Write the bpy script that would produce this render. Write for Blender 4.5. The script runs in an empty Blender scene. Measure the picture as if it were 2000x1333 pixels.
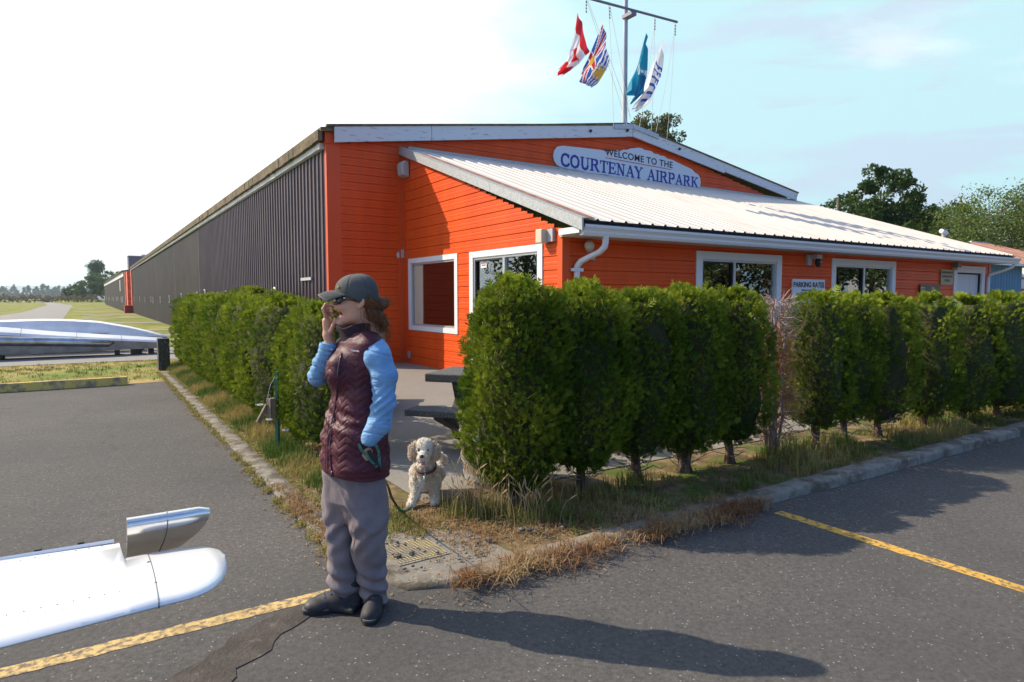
import bpy, math, random
import numpy as np
from mathutils import Vector, Matrix
R = math.radians
sc = bpy.context.scene
COL = sc.collection
rng = np.random.default_rng(7)
random.seed(7)

# ---------------------------------------------------------------- camera
# The world is laid out on the building's own axes: +X along its porch front,
# +Y along the long hangar wall, origin where the porch side wall meets the gable wall.
CAM = np.array([-6.458, -14.709, 1.6])
HEAD = 56.96
cd = bpy.data.cameras.new("camera"); cam = bpy.data.objects.new("camera", cd); COL.objects.link(cam)
cd.sensor_width = 36.0; cd.lens = 1271.0 * 36 / 2000; cd.clip_start = 0.05; cd.clip_end = 30000
cam.location = CAM; cam.rotation_euler = (R(90 - 3.80), 0, R(HEAD - 90))
sc.camera = cam

# ---------------------------------------------------------------- light
SUN_EL = 38.5
sun_h = np.array([-0.666, 0.746])
S = np.array([sun_h[0] * math.cos(R(SUN_EL)), sun_h[1] * math.cos(R(SUN_EL)), math.sin(R(SUN_EL))])
sl = bpy.data.lights.new("sun", "SUN"); sl.energy = 5.0; sl.angle = R(0.5); sl.color = (1.0, 0.86, 0.68)
so = bpy.data.objects.new("sun", sl); COL.objects.link(so)
so.rotation_euler = Vector(S).to_track_quat('Z', 'Y').to_euler()

w = bpy.data.worlds.new("World"); sc.world = w; w.use_nodes = True
nt = w.node_tree; N = nt.nodes; L = nt.links
for n in list(N): N.remove(n)
out = N.new("ShaderNodeOutputWorld"); bg = N.new("ShaderNodeBackground")
sky = N.new("ShaderNodeTexSky"); sky.sky_type = 'NISHITA'; sky.sun_disc = False
sky.sun_elevation = R(SUN_EL); sky.sun_rotation = math.atan2(sun_h[0], sun_h[1])
sky.air_density = 1.2; sky.dust_density = 1.4; sky.ozone_density = 2.0
bg.inputs[1].default_value = 0.122
# thin bright cloud veil, thickest round the sun and above the sea horizon on that side
tc = N.new("ShaderNodeTexCoord")
dot = N.new("ShaderNodeVectorMath"); dot.operation = 'DOT_PRODUCT'; L.new(tc.outputs['Generated'], dot.inputs[0])
dot.inputs[1].default_value = Vector((-0.52, 0.84, 0.12)).normalized()
mp = N.new("ShaderNodeMapping"); mp.inputs['Scale'].default_value = (1.0, 1.0, 3.2); L.new(tc.outputs['Generated'], mp.inputs[0])
nz = N.new("ShaderNodeTexNoise"); nz.inputs['Scale'].default_value = 2.6; nz.inputs['Detail'].default_value = 7; nz.inputs['Roughness'].default_value = 0.58; nz.inputs['Distortion'].default_value = 0.4
L.new(mp.outputs[0], nz.inputs[0])
ad = N.new("ShaderNodeMath"); ad.operation = 'MULTIPLY_ADD'; L.new(nz.outputs[0], ad.inputs[0]); ad.inputs[1].default_value = 0.62; L.new(dot.outputs['Value'], ad.inputs[2])
mr = N.new("ShaderNodeMapRange"); mr.interpolation_type = 'SMOOTHSTEP'; L.new(ad.outputs[0], mr.inputs[0])
mr.inputs[1].default_value = 0.56; mr.inputs[2].default_value = 1.08; mr.inputs[3].default_value = 0.0; mr.inputs[4].default_value = 1.0
def wmix(f, a, b, blend='MIX'):
    x = N.new("ShaderNodeMix"); x.data_type = 'RGBA'; x.blend_type = blend
    for s_, v in ((0, f), (6, a), (7, b)):
        if isinstance(v, tuple): x.inputs[s_].default_value = (*v, 1)
        elif isinstance(v, float): x.inputs[s_].default_value = v
        else: L.new(v, x.inputs[s_])
    return x.outputs[2]
def wramp(v, a, b, c, d):
    r_ = N.new("ShaderNodeMapRange"); r_.interpolation_type = 'SMOOTHSTEP'; L.new(v, r_.inputs[0])
    for i_, q in enumerate((a, b, c, d)): r_.inputs[i_ + 1].default_value = q
    return r_.outputs[0]
base = wmix(1.0, sky.outputs[0], (.60, .92, 1.42), 'MULTIPLY')
dot2 = N.new("ShaderNodeVectorMath"); dot2.operation = 'DOT_PRODUCT'; L.new(tc.outputs['Generated'], dot2.inputs[0]); dot2.inputs[1].default_value = Vector((0.62, 0.78, 0.0)).normalized()
hz = wramp(dot2.outputs['Value'], .30, .80, 0.0, .92)                 # pale cyan summer haze low in the north-east sky
c1 = wmix(hz, base, (3.8, 5.7, 5.8))
nz2 = N.new("ShaderNodeTexNoise"); nz2.inputs['Scale'].default_value = 3.1; nz2.inputs['Detail'].default_value = 6; nz2.inputs['Distortion'].default_value = .8
mp2 = N.new("ShaderNodeMapping"); mp2.inputs['Scale'].default_value = (1, 1, 5.5); mp2.inputs['Location'].default_value = (.3, .1, .4); L.new(tc.outputs['Generated'], mp2.inputs[0]); L.new(mp2.outputs[0], nz2.inputs[0])
c2_ = wmix(wramp(nz2.outputs[0], .50, .63, 0.0, .75), c1, (3.8, 4.5, 5.5))    # thin lavender cloud streaks
mxo = wmix(mr.outputs[0], wmix(wramp(nz.outputs[0], .54, .70, 0.0, .45), c2_, (6.6, 6.8, 6.9)), (8.6, 8.8, 8.8))
mx = None
L.new(mxo, bg.inputs[0]); L.new(bg.outputs[0], out.inputs[0])

sc.view_settings.view_transform = 'Standard'; sc.view_settings.look = 'None'
sc.view_settings.gamma = 1.0; sc.view_settings.exposure = 0.5
sc.view_settings.use_curve_mapping = False
sc.cycles.max_bounces = 8; sc.cycles.transparent_max_bounces = 12; sc.cycles.volume_bounces = 0

# ---------------------------------------------------------------- materials
MATS = {}
def mat(name, c, rough=0.6, metal=0.0, c2=None, scale=4.0, lo=0.4, hi=0.6, detail=6, bump=0.0, bscale=60.0, spec=0.5,
        c3=None, scale3=1.0, lo3=0.55, hi3=0.7, stretch=(1, 1, 1), attr=None, coord='Object', trans=0.0, coat=0.0, sheen=0.0, bstretch=(1,1,1), bdist=0.01):
    if name in MATS: return MATS[name]
    m = bpy.data.materials.new(name); m.use_nodes = True; MATS[name] = m
    nt = m.node_tree; N = nt.nodes; L = nt.links; b = N['Principled BSDF']
    b.inputs['Roughness'].default_value = rough; b.inputs['Metallic'].default_value = metal
    b.inputs['Specular IOR Level'].default_value = spec
    if coat: b.inputs['Coat Weight'].default_value = coat
    if sheen: b.inputs['Sheen Weight'].default_value = sheen; b.inputs['Sheen Roughness'].default_value = .5
    col = None
    tc = N.new("ShaderNodeTexCoord")
    def noise(sc_, st, det=detail):
        mp = N.new("ShaderNodeMapping"); mp.inputs['Scale'].default_value = st; L.new(tc.outputs[coord], mp.inputs[0])
        n = N.new("ShaderNodeTexNoise"); n.inputs['Scale'].default_value = sc_; n.inputs['Detail'].default_value = det; n.inputs['Roughness'].default_value = .6
        L.new(mp.outputs[0], n.inputs[0]); return n
    def mixc(fac, a, bcol):
        x = N.new("ShaderNodeMix"); x.data_type = 'RGBA'; L.new(fac, x.inputs[0])
        if isinstance(a, tuple): x.inputs[6].default_value = (*a, 1)
        else: L.new(a, x.inputs[6])
        if isinstance(bcol, tuple): x.inputs[7].default_value = (*bcol, 1)
        else: L.new(bcol, x.inputs[7])
        return x.outputs[2]
    def ramp(v, l, h):
        r = N.new("ShaderNodeMapRange"); L.new(v, r.inputs[0]); r.inputs[1].default_value = l; r.inputs[2].default_value = h; return r.outputs[0]
    if c2:
        if attr:
            a = N.new("ShaderNodeAttribute"); a.attribute_name = attr; f = ramp(a.outputs['Fac'], lo, hi)
        else: f = ramp(noise(scale, stretch).outputs[0], lo, hi)
        col = mixc(f, tuple(c), tuple(c2))
    if c3:
        f = ramp(noise(scale3, stretch).outputs[0], lo3, hi3); col = mixc(f, col if col is not None else tuple(c), tuple(c3))
    if col is None: b.inputs['Base Color'].default_value = (*c, 1)
    else: L.new(col, b.inputs['Base Color'])
    if bump:
        bn = N.new("ShaderNodeBump"); bn.inputs['Strength'].default_value = bump; bn.inputs['Distance'].default_value = bdist
        L.new(noise(bscale, bstretch, 4).outputs[0], bn.inputs['Height']); L.new(bn.outputs[0], b.inputs['Normal'])
    if trans:
        t = N.new("ShaderNodeBsdfTranslucent")
        if col is None: t.inputs[0].default_value = (*c, 1)
        else: L.new(col, t.inputs[0])
        ms = N.new("ShaderNodeMixShader"); ms.inputs[0].default_value = trans
        L.new(b.outputs[0], ms.inputs[1]); L.new(t.outputs[0], ms.inputs[2]); L.new(ms.outputs[0], N['Material Output'].inputs[0])
    return m

def asphalt(name, base, fleck, warm, patch=0.35, fl=0.62):
    m = bpy.data.materials.new(name); m.use_nodes = True; nt = m.node_tree; N = nt.nodes; L = nt.links; b = N['Principled BSDF']
    tc = N.new("ShaderNodeTexCoord")
    def nz(s, d=5, r=.6):
        n = N.new("ShaderNodeTexNoise"); n.inputs['Scale'].default_value = s; n.inputs['Detail'].default_value = d; n.inputs['Roughness'].default_value = r; L.new(tc.outputs['Object'], n.inputs[0]); return n.outputs[0]
    def mr(v, a, c, x=0., y=1.):
        r = N.new("ShaderNodeMapRange"); L.new(v, r.inputs[0]); r.inputs[1].default_value = a; r.inputs[2].default_value = c; r.inputs[3].default_value = x; r.inputs[4].default_value = y; return r.outputs[0]
    def mix(f, a, c2):
        x = N.new("ShaderNodeMix"); x.data_type = 'RGBA'; L.new(f, x.inputs[0])
        for s, v in ((6, a), (7, c2)):
            if isinstance(v, tuple): x.inputs[s].default_value = (*v, 1)
            else: L.new(v, x.inputs[s])
        return x.outputs[2]
    c = mix(mr(nz(0.55, 8, .68), .40, .62), base, warm)
    c = mix(mr(nz(34, 8, .85), .34, .62), tuple(x * (1 - patch) for x in base), c)
    gr = nz(150, 3, .8)
    c = mix(mr(gr, .60, .80, 0, .55), c, tuple(x * 2.1 for x in base))
    v = N.new("ShaderNodeTexVoronoi"); v.inputs['Scale'].default_value = 75; v.inputs['Randomness'].default_value = 1; L.new(tc.outputs['Object'], v.inputs[0])
    sp = N.new("ShaderNodeSeparateColor"); L.new(v.outputs['Color'], sp.inputs[0])
    gate = N.new("ShaderNodeMath"); gate.operation = 'GREATER_THAN'; L.new(sp.outputs[0], gate.inputs[0]); gate.inputs[1].default_value = .955
    sz = N.new("ShaderNodeMath"); sz.operation = 'LESS_THAN'; L.new(v.outputs['Distance'], sz.inputs[0]); sz.inputs[1].default_value = .34
    mu = N.new("ShaderNodeMath"); mu.operation = 'MULTIPLY'; L.new(gate.outputs[0], mu.inputs[0]); L.new(sz.outputs[0], mu.inputs[1])
    mu2 = N.new("ShaderNodeMath"); mu2.operation = 'MULTIPLY'; L.new(mu.outputs[0], mu2.inputs[0]); mu2.inputs[1].default_value = fl
    c = mix(mu2.outputs[0], c, fleck)
    # hairline cracks and oil stains
    vc = N.new("ShaderNodeTexVoronoi"); vc.feature = 'DISTANCE_TO_EDGE'; vc.inputs['Scale'].default_value = .55
    dn = N.new("ShaderNodeTexNoise"); dn.inputs['Scale'].default_value = 2.5; dn.inputs['Detail'].default_value = 5; L.new(tc.outputs['Object'], dn.inputs[0])
    vm = N.new("ShaderNodeVectorMath"); vm.operation = 'MULTIPLY_ADD'; L.new(dn.outputs['Color'], vm.inputs[0]); vm.inputs[1].default_value = (.5, .5, 0); L.new(tc.outputs['Object'], vm.inputs[2]); L.new(vm.outputs[0], vc.inputs[0])
    c = mix(mr(vc.outputs['Distance'], .002, .007, .16, 0.), c, tuple(x * .35 for x in base))
    c = mix(mr(nz(1.9, 5, .6), .62, .74, 0, .40), c, tuple(x * .45 for x in base))
    L.new(c, b.inputs['Base Color']); b.inputs['Roughness'].default_value = .92; b.inputs['Specular IOR Level'].default_value = .25
    bn = N.new("ShaderNodeBump"); bn.inputs['Strength'].default_value = .9; bn.inputs['Distance'].default_value = .006
    L.new(nz(110, 5, .75), bn.inputs['Height']); L.new(bn.outputs[0], b.inputs['Normal'])
    MATS[name] = m; return m

def glass(name, tint=(0.75, 0.8, 0.82), extra=0.0):
    m = bpy.data.materials.new(name); m.use_nodes = True; nt = m.node_tree; N = nt.nodes; L = nt.links
    N.remove(N['Principled BSDF'])
    g = N.new("ShaderNodeBsdfGlossy"); g.inputs['Roughness'].default_value = .01; g.inputs[0].default_value = (.95, .97, 1, 1)
    t = N.new("ShaderNodeBsdfTransparent"); t.inputs[0].default_value = (*tint, 1)
    f = N.new("ShaderNodeFresnel"); f.inputs[0].default_value = 1.65
    a = N.new("ShaderNodeMath"); a.operation = 'ADD'; a.use_clamp = True; a.inputs[1].default_value = extra; L.new(f.outputs[0], a.inputs[0])
    x = N.new("ShaderNodeMixShader"); L.new(a.outputs[0], x.inputs[0]); L.new(t.outputs[0], x.inputs[1]); L.new(g.outputs[0], x.inputs[2])
    L.new(x.outputs[0], N['Material Output'].inputs[0]); MATS[name] = m; return m

# ---------------------------------------------------------------- mesh helpers
def link_mesh(name, me, m=None, parent=None, mats=None):
    o = bpy.data.objects.new(name, me); COL.objects.link(o)
    if mats:
        for x in mats: me.materials.append(x)
    elif m is not None: me.materials.append(m)
    if parent is not None: o.parent = parent
    return o
def npmesh(name, V, F, smooth=False, mi=None, attr=None):
    """V (n,3), F (m,k) array of equal-sized faces -> mesh, fast"""
    V = np.asarray(V, dtype=np.float32); F = np.asarray(F, dtype=np.int32); k = F.shape[1]
    me = bpy.data.meshes.new(name); me.vertices.add(len(V)); me.vertices.foreach_set("co", V.ravel())
    me.loops.add(F.size); me.loops.foreach_set("vertex_index", F.ravel())
    me.polygons.add(len(F)); me.polygons.foreach_set("loop_start", np.arange(0, F.size, k, dtype=np.int32))
    if mi is not None: me.polygons.foreach_set("material_index", np.asarray(mi, dtype=np.int32))
    me.update(calc_edges=True); me.validate()
    me.polygons.foreach_set("use_smooth", np.full(len(me.polygons), smooth))
    if attr is not None and len(me.vertices) == len(V):
        a = me.attributes.new("rnd", 'FLOAT', 'POINT'); a.data.foreach_set("value", np.asarray(attr, dtype=np.float32))
    return me
class MB:
    """collects vertices and faces of one mesh"""
    def __init__(s): s.v = []; s.f = []; s.mi = []; s.cur = 0; s.log = []
    def add(s, vs, fs):
        s.log.append((vs, fs)); n = len(s.v); s.v += [tuple(map(float, p)) for p in vs]; s.f += [tuple(n + i for i in f) for f in fs]; s.mi += [s.cur] * len(fs); return s
    def box(s, c, size, rz=0.0, M=None):
        hx, hy, hz = (x / 2 for x in size); P = [(x, y, z) for z in (-hz, hz) for x, y in ((-hx, -hy), (hx, -hy), (hx, hy), (-hx, hy))]
        Mx = Matrix.Translation(c) @ (M if M is not None else Matrix.Rotation(rz, 4, 'Z'))
        return s.add([Mx @ Vector(p) for p in P], [(3, 2, 1, 0), (4, 5, 6, 7), (0, 1, 5, 4), (1, 2, 6, 5), (2, 3, 7, 6), (3, 0, 4, 7)])
    def b2(s, a, b): return s.box(tuple((x + y) / 2 for x, y in zip(a, b)), tuple(abs(y - x) for x, y in zip(a, b)))
    def prism(s, poly, d, vec=False):
        """poly: list of 3D points (planar), d: extrusion vector"""
        n = len(poly); d = Vector(d); P = [Vector(p) for p in poly]
        nrm = Vector((0, 0, 0))
        for i in range(n): nrm += P[i].cross(P[(i + 1) % n])
        if nrm.dot(d) > 0: P.reverse()
        return s.add(P + [p + d for p in P], [tuple(range(n)), tuple(range(2 * n - 1, n - 1, -1))] + [(i, i + n, (i + 1) % n + n, (i + 1) % n) for i in range(n)])
    def tube(s, pts, rad, n=8, cap=True):
        pts = [Vector(p) for p in pts]; m = len(pts)
        if not hasattr(rad, '__len__'): rad = [rad] * m
        up = Vector((0, 0, 1)); vs = []; prev = None
        for i in range(m):
            t = (pts[min(i + 1, m - 1)] - pts[max(i - 1, 0)]).normalized()
            if prev is None: a = t.cross(up); a = a if a.length > .05 else t.cross(Vector((1, 0, 0)))
            else: a = prev - t * prev.dot(t)
            a.normalize(); prev = a; b = t.cross(a)
            for k in range(n):
                q = 2 * math.pi * k / n; vs.append(pts[i] + (a * math.cos(q) + b * math.sin(q)) * rad[i])
        fs = [(i * n + k, i * n + (k + 1) % n, (i + 1) * n + (k + 1) % n, (i + 1) * n + k) for i in range(m - 1) for k in range(n)]
        if cap: fs += [tuple(range(n - 1, -1, -1)), tuple((m - 1) * n + k for k in range(n))]
        return s.add(vs, fs)
    def lathe(s, prof, n=24, c=(0, 0, 0), M=None):
        vs = []; fs = []; m = len(prof)
        for r, z in prof:
            for k in range(n):
                q = 2 * math.pi * k / n; p = Vector((r * math.cos(q), r * math.sin(q), z))
                vs.append((M @ p if M is not None else p) + Vector(c))
        fs = [(i * n + k, i * n + (k + 1) % n, (i + 1) * n + (k + 1) % n, (i + 1) * n + k) for i in range(m - 1) for k in range(n)]
        fs += [tuple(range(n - 1, -1, -1)), tuple((m - 1) * n + k for k in range(n))]
        return s.add(vs, fs)
    def loft(s, rings, closed=True, cap=True):
        n = len(rings[0]); m = len(rings); vs = [p for r in rings for p in r]
        kk = range(n) if closed else range(n - 1)
        fs = [(i * n + k, i * n + (k + 1) % n, (i + 1) * n + (k + 1) % n, (i + 1) * n + k) for i in range(m - 1) for k in kk]
        if cap and closed: fs += [tuple(range(n - 1, -1, -1)), tuple((m - 1) * n + k for k in range(n))]
        return s.add(vs, fs)
    def sphere(s, c, r, n=12, M=None):
        if not hasattr(r, '__len__'): r = (r, r, r)
        m = n // 2; prof = [(math.sin(math.pi * i / m), -math.cos(math.pi * i / m)) for i in range(m + 1)]; vs = []
        for a, z in prof:
            for k in range(n):
                q = 2 * math.pi * k / n; p = Vector((max(a, .02) * math.cos(q) * r[0], max(a, .02) * math.sin(q) * r[1], z * r[2])); vs.append((M @ p if M is not None else p) + Vector(c))
        fs = [(i * n + k, i * n + (k + 1) % n, (i + 1) * n + (k + 1) % n, (i + 1) * n + k) for i in range(m) for k in range(n)]
        return s.add(vs, fs)
    def build_each(s, name, m=None, parent=None, k=1, **kw):
        """one object per k collected pieces"""
        for i in range(0, len(s.log), k):
            q = MB(); [q.add(*a) for a in s.log[i:i + k]]; q.build(name, m, parent, **kw)
    def build(s, name, m=None, parent=None, smooth=False, mats=None, bevel=0.0, loc=None, angle=None):
        me = bpy.data.meshes.new(name); me.from_pydata(s.v, [], s.f); me.update(); me.validate()
        if mats and len(s.mi) == len(me.polygons): me.polygons.foreach_set("material_index", s.mi)
        if smooth:
            me.polygons.foreach_set("use_smooth", [True] * len(me.polygons))
            if angle: me.set_sharp_from_angle(angle=R(angle))
        o = link_mesh(name, me, m, parent, mats)
        if bevel:
            b = o.modifiers.new("bevel", 'BEVEL'); b.width = bevel; b.segments = 2; b.limit_method = 'ANGLE'
        if loc is not None: o.location = loc
        return o
def thing(name, label, cat, loc=(0, 0, 0), rz=0.0, group=None):
    o = bpy.data.objects.new(name, None); COL.objects.link(o); o.empty_display_size = .2
    o.location = loc; o.rotation_euler = (0, 0, rz); o['label'] = label; o['category'] = cat
    if group: o['group'] = group
    return o
def tag(o, label, cat, group=None):
    o['label'] = label; o['category'] = cat
    if group: o['group'] = group
    return o
def struct(o, kind='structure', label=None, cat=None):
    o['kind'] = kind
    if label: o['label'] = label
    if cat: o['category'] = cat
    return o
def reloc(root):
    """shift children so that world-space built parts stay put under a placed empty"""
    Mi = (Matrix.Translation(root.location) @ root.rotation_euler.to_matrix().to_4x4()).inverted()
    for c in root.children: c.matrix_parent_inverse = Mi
    return root
def vnoise(P, f, seed=0):
    """cheap smooth 3D noise, about -1..1"""
    r = np.random.default_rng(seed); a = np.zeros(len(P))
    for i in range(7):
        k = r.normal(size=3); k /= np.linalg.norm(k); ff = f * r.uniform(.6, 1.7)
        a += np.sin(P @ k * ff * 6.283 + r.uniform(0, 6.28))
    return a / 3.2

# ---------------------------------------------------------------- SDF modelling (surface nets)
class Field:
    def __init__(s, lo, hi, h):
        s.lo = np.array(lo, float); s.h = h; s.n = np.ceil((np.array(hi, float) - s.lo) / h).astype(int) + 1
        s.g = np.full(tuple(s.n), .5, np.float32)
    def sub(s, a, b, m):
        i0 = np.clip(np.floor((np.minimum(a, b) - m - s.lo) / s.h).astype(int), 0, s.n); i1 = np.clip(np.ceil((np.maximum(a, b) + m - s.lo) / s.h).astype(int) + 1, 0, s.n)
        ax = [s.lo[i] + s.h * np.arange(i0[i], i1[i]) for i in range(3)]
        return tuple(slice(i0[i], i1[i]) for i in range(3)), np.meshgrid(*ax, indexing='ij', sparse=True)
    def put(s, sl, d, k, mode='u'):
        g = s.g[sl]
        if g.size == 0: return
        if mode == 'u': h = np.maximum(k - np.abs(g - d), 0) / k if k > 0 else 0; s.g[sl] = np.minimum(g, d) - h * h * k * .25
        elif mode == 'd': d = -d; h = np.maximum(k - np.abs(g - d), 0) / k if k > 0 else 0; s.g[sl] = np.maximum(g, d) + h * h * k * .25
    def cap(s, a, b, ra, rb=None, k=.01, mode='u', sq=None):
        rb = ra if rb is None else rb; a = np.array(a, float); b = np.array(b, float); m = max(ra, rb) + k + s.h * 2
        sl, (X, Y, Z) = s.sub(a, b, m); ab = b - a; L2 = max(float(ab @ ab), 1e-12)
        t = np.clip(((X - a[0]) * ab[0] + (Y - a[1]) * ab[1] + (Z - a[2]) * ab[2]) / L2, 0, 1)
        dx, dy, dz = X - a[0] - t * ab[0], Y - a[1] - t * ab[1], Z - a[2] - t * ab[2]
        s.put(sl, np.sqrt(dx * dx + dy * dy + dz * dz) - (ra + (rb - ra) * t), k, mode); return s
    def chain(s, pts, rs, k=.01):
        for i in range(len(pts) - 1): s.cap(pts[i], pts[i + 1], rs[i], rs[i + 1], k)
        return s
    def ell(s, c, r, k=.01, M=None, mode='u'):
        c = np.array(c, float); r = np.array(r, float); m = r.max() + k + s.h * 2; sl, (X, Y, Z) = s.sub(c, c, m)
        X, Y, Z = X - c[0], Y - c[1], Z - c[2]
        if M is not None: X, Y, Z = (M[0][i] * X + M[1][i] * Y + M[2][i] * Z for i in range(3))
        q = np.sqrt((X / r[0]) ** 2 + (Y / r[1]) ** 2 + (Z / r[2]) ** 2); q2 = np.sqrt((X / r[0] ** 2) ** 2 + (Y / r[1] ** 2) ** 2 + (Z / r[2] ** 2) ** 2) + 1e-9
        s.put(sl, q * (q - 1) / q2, k, mode); return s
    def box(s, c, r, rd=.01, k=.01, M=None, mode='u'):
        c = np.array(c, float); m = float(np.linalg.norm(r)) + k + s.h * 2; sl, (X, Y, Z) = s.sub(c, c, m); X, Y, Z = X - c[0], Y - c[1], Z - c[2]
        if M is not None: X, Y, Z = (M[0][i] * X + M[1][i] * Y + M[2][i] * Z for i in range(3))
        qx, qy, qz = np.abs(X) - r[0] + rd, np.abs(Y) - r[1] + rd, np.abs(Z) - r[2] + rd
        d = np.sqrt(np.maximum(qx, 0) ** 2 + np.maximum(qy, 0) ** 2 + np.maximum(qz, 0) ** 2) + np.minimum(np.maximum(np.maximum(qx, qy), qz), 0) - rd
        s.put(sl, d, k, mode); return s
    def col(s, zs, cx, cy, ra, rb, ax, k=.01, mode='u', pw=2.0):
        """vertical column: centre (cx,cy), radii ra along ax and rb across it, all given at heights zs"""
        zs = np.array(zs, float); o = np.argsort(zs); zs = zs[o]; cx, cy, ra, rb = (np.array(q, float)[o] if hasattr(q, '__len__') else np.full(len(zs), q) for q in (cx, cy, ra, rb))
        m = max(ra.max(), rb.max()) + k + 2 * s.h
        sl, (X, Y, Z) = s.sub(np.array([cx.min(), cy.min(), zs[0]]), np.array([cx.max(), cy.max(), zs[-1]]), m)
        f = lambda q: np.interp(Z, zs, q)
        x, y = X - f(cx), Y - f(cy); a = x * ax[0] + y * ax[1]; b = -x * ax[1] + y * ax[0]; A, B = f(ra), f(rb)
        q = (np.abs(a / A) ** pw + np.abs(b / B) ** pw) ** (1 / pw); d = (q - 1) * np.minimum(A, B)
        dz = np.maximum(zs[0] - Z, Z - zs[-1]); d = np.maximum(d, dz) if True else d
        s.put(sl, d, k, mode); return s
    def cut(s, p, n):
        """remove everything on the side the normal n points to"""
        p = np.array(p, float); n = np.array(n, float); n /= np.linalg.norm(n)
        ax = [s.lo[i] + s.h * np.arange(s.n[i]) for i in range(3)]; X, Y, Z = np.meshgrid(*ax, indexing='ij', sparse=True)
        s.g = np.maximum(s.g, ((X - p[0]) * n[0] + (Y - p[1]) * n[1] + (Z - p[2]) * n[2]).astype(np.float32)); return s
    def mesh(s):
        g = s.g; ins = g < 0; c = np.zeros(tuple(np.array(g.shape) - 1), np.int8)
        O = [(i, j, k) for i in (0, 1) for j in (0, 1) for k in (0, 1)]; sh = g.shape
        for (i, j, k) in O: c += ins[i:sh[0] - 1 + i, j:sh[1] - 1 + j, k:sh[2] - 1 + k]
        I = np.argwhere((c > 0) & (c < 8)); idx = np.full(c.shape, -1, np.int64); idx[tuple(I.T)] = np.arange(len(I))
        val = {o: g[I[:, 0] + o[0], I[:, 1] + o[1], I[:, 2] + o[2]] for o in O}
        P = np.zeros((len(I), 3)); cnt = np.zeros(len(I))
        for a in O:
            for ax in range(3):
                if a[ax] == 0:
                    b = list(a); b[ax] = 1; b = tuple(b); va, vb = val[a], val[b]; m = (va < 0) != (vb < 0)
                    t = va[m] / (va[m] - vb[m]); q = np.tile(np.array(a, float), (m.sum(), 1)); q[:, ax] = t; P[m] += q; cnt[m] += 1
        V = s.lo + (I + P / cnt[:, None]) * s.h
        Fs = []
        for ax in range(3):
            sl0 = [slice(None)] * 3; sl1 = [slice(None)] * 3; sl0[ax] = slice(0, -1); sl1[ax] = slice(1, None)
            a = ins[tuple(sl0)]; b = ins[tuple(sl1)]; u, v = (ax + 1) % 3, (ax + 2) % 3
            for flip, mask in ((False, a & ~b), (True, ~a & b)):
                E = np.argwhere(mask); E = E[(E[:, u] > 0) & (E[:, v] > 0) & (E[:, u] < sh[u] - 1) & (E[:, v] < sh[v] - 1)]
                def id_(du, dv):
                    Q = E.copy(); Q[:, u] += du; Q[:, v] += dv; return idx[tuple(Q.T)]
                q = [id_(-1, -1), id_(0, -1), id_(0, 0), id_(-1, 0)]
                if flip: q = q[::-1]
                Fs.append(np.stack(q, 1))
        F = np.concatenate(Fs); F = F[(F >= 0).all(1)]
        return V, F
def vnormals(V, F):
    n = np.cross(V[F[:, 2]] - V[F[:, 0]], V[F[:, 3]] - V[F[:, 1]]); vn = np.zeros_like(V)
    for i in range(4): np.add.at(vn, F[:, i], n)
    return vn / (np.linalg.norm(vn, axis=1, keepdims=True) + 1e-12)
def relax(V, F, it=1, lam=.5):
    for _ in range(it):
        acc = np.zeros_like(V); cnt = np.zeros(len(V))
        for i in range(4):
            j = (i + 1) % 4
            np.add.at(acc, F[:, i], V[F[:, j]]); np.add.at(cnt, F[:, i], 1); np.add.at(acc, F[:, j], V[F[:, i]]); np.add.at(cnt, F[:, j], 1)
        V = V + lam * (acc / np.maximum(cnt, 1)[:, None] - V)
    return V

# ---------------------------------------------------------------- foliage helpers
def rand_rot(n, r, dirs=None, spread=1.0):
    """n rotation matrices; columns: x (side), y (along), z (normal); y follows dirs when given"""
    y = r.normal(size=(n, 3)) if dirs is None else dirs + spread * r.normal(size=(n, 3))
    y /= np.linalg.norm(y, axis=1, keepdims=True) + 1e-9
    t = r.normal(size=(n, 3)); x = np.cross(y, t); x /= np.linalg.norm(x, axis=1, keepdims=True) + 1e-9
    z = np.cross(x, y); return np.stack([x, y, z], 2)
def scatter(TV, TF, C, Rm, sz, rnd, tv_attr=None):
    n = len(C); m = len(TV); V = np.einsum('nij,mj->nmi', Rm, TV) * sz[:, None, None] + C[:, None, :]
    F = (TF[None] + (np.arange(n) * m)[:, None, None]).reshape(-1, TF.shape[1]); A = np.repeat(rnd, m)
    return V.reshape(-1, 3), F, A
def thuja_spray():
    V = []; F = []
    def kite(o, d, l, w_):
        o = np.array(o, float); d = np.array(d, float); d /= np.linalg.norm(d); s = np.array([d[1], -d[0], 0]); n = len(V)
        V.extend([o, o + d * l * .5 + s * w_ + [0, 0, .03], o + d * l, o + d * l * .5 - s * w_ + [0, 0, -.03]]); F.append((n, n + 1, n + 2, n + 3))
    kite((0, 0, 0), (0, 1, 0), 1.0, .07)
    for y, l in ((.18, .5), (.42, .46), (.66, .33)):
        for sx in (-1, 1): kite((0, y, 0), (sx * .8, .75, .12 * sx), l, .065)
    return np.array(V), np.array(F)
TSV, TSF = thuja_spray()
LEAFV = np.array([(0, -.5, 0), (.32, -.05, .08), (0, .55, 0), (-.32, -.05, .08)], float); LEAFF = np.array([(0, 1, 2, 3)])

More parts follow.
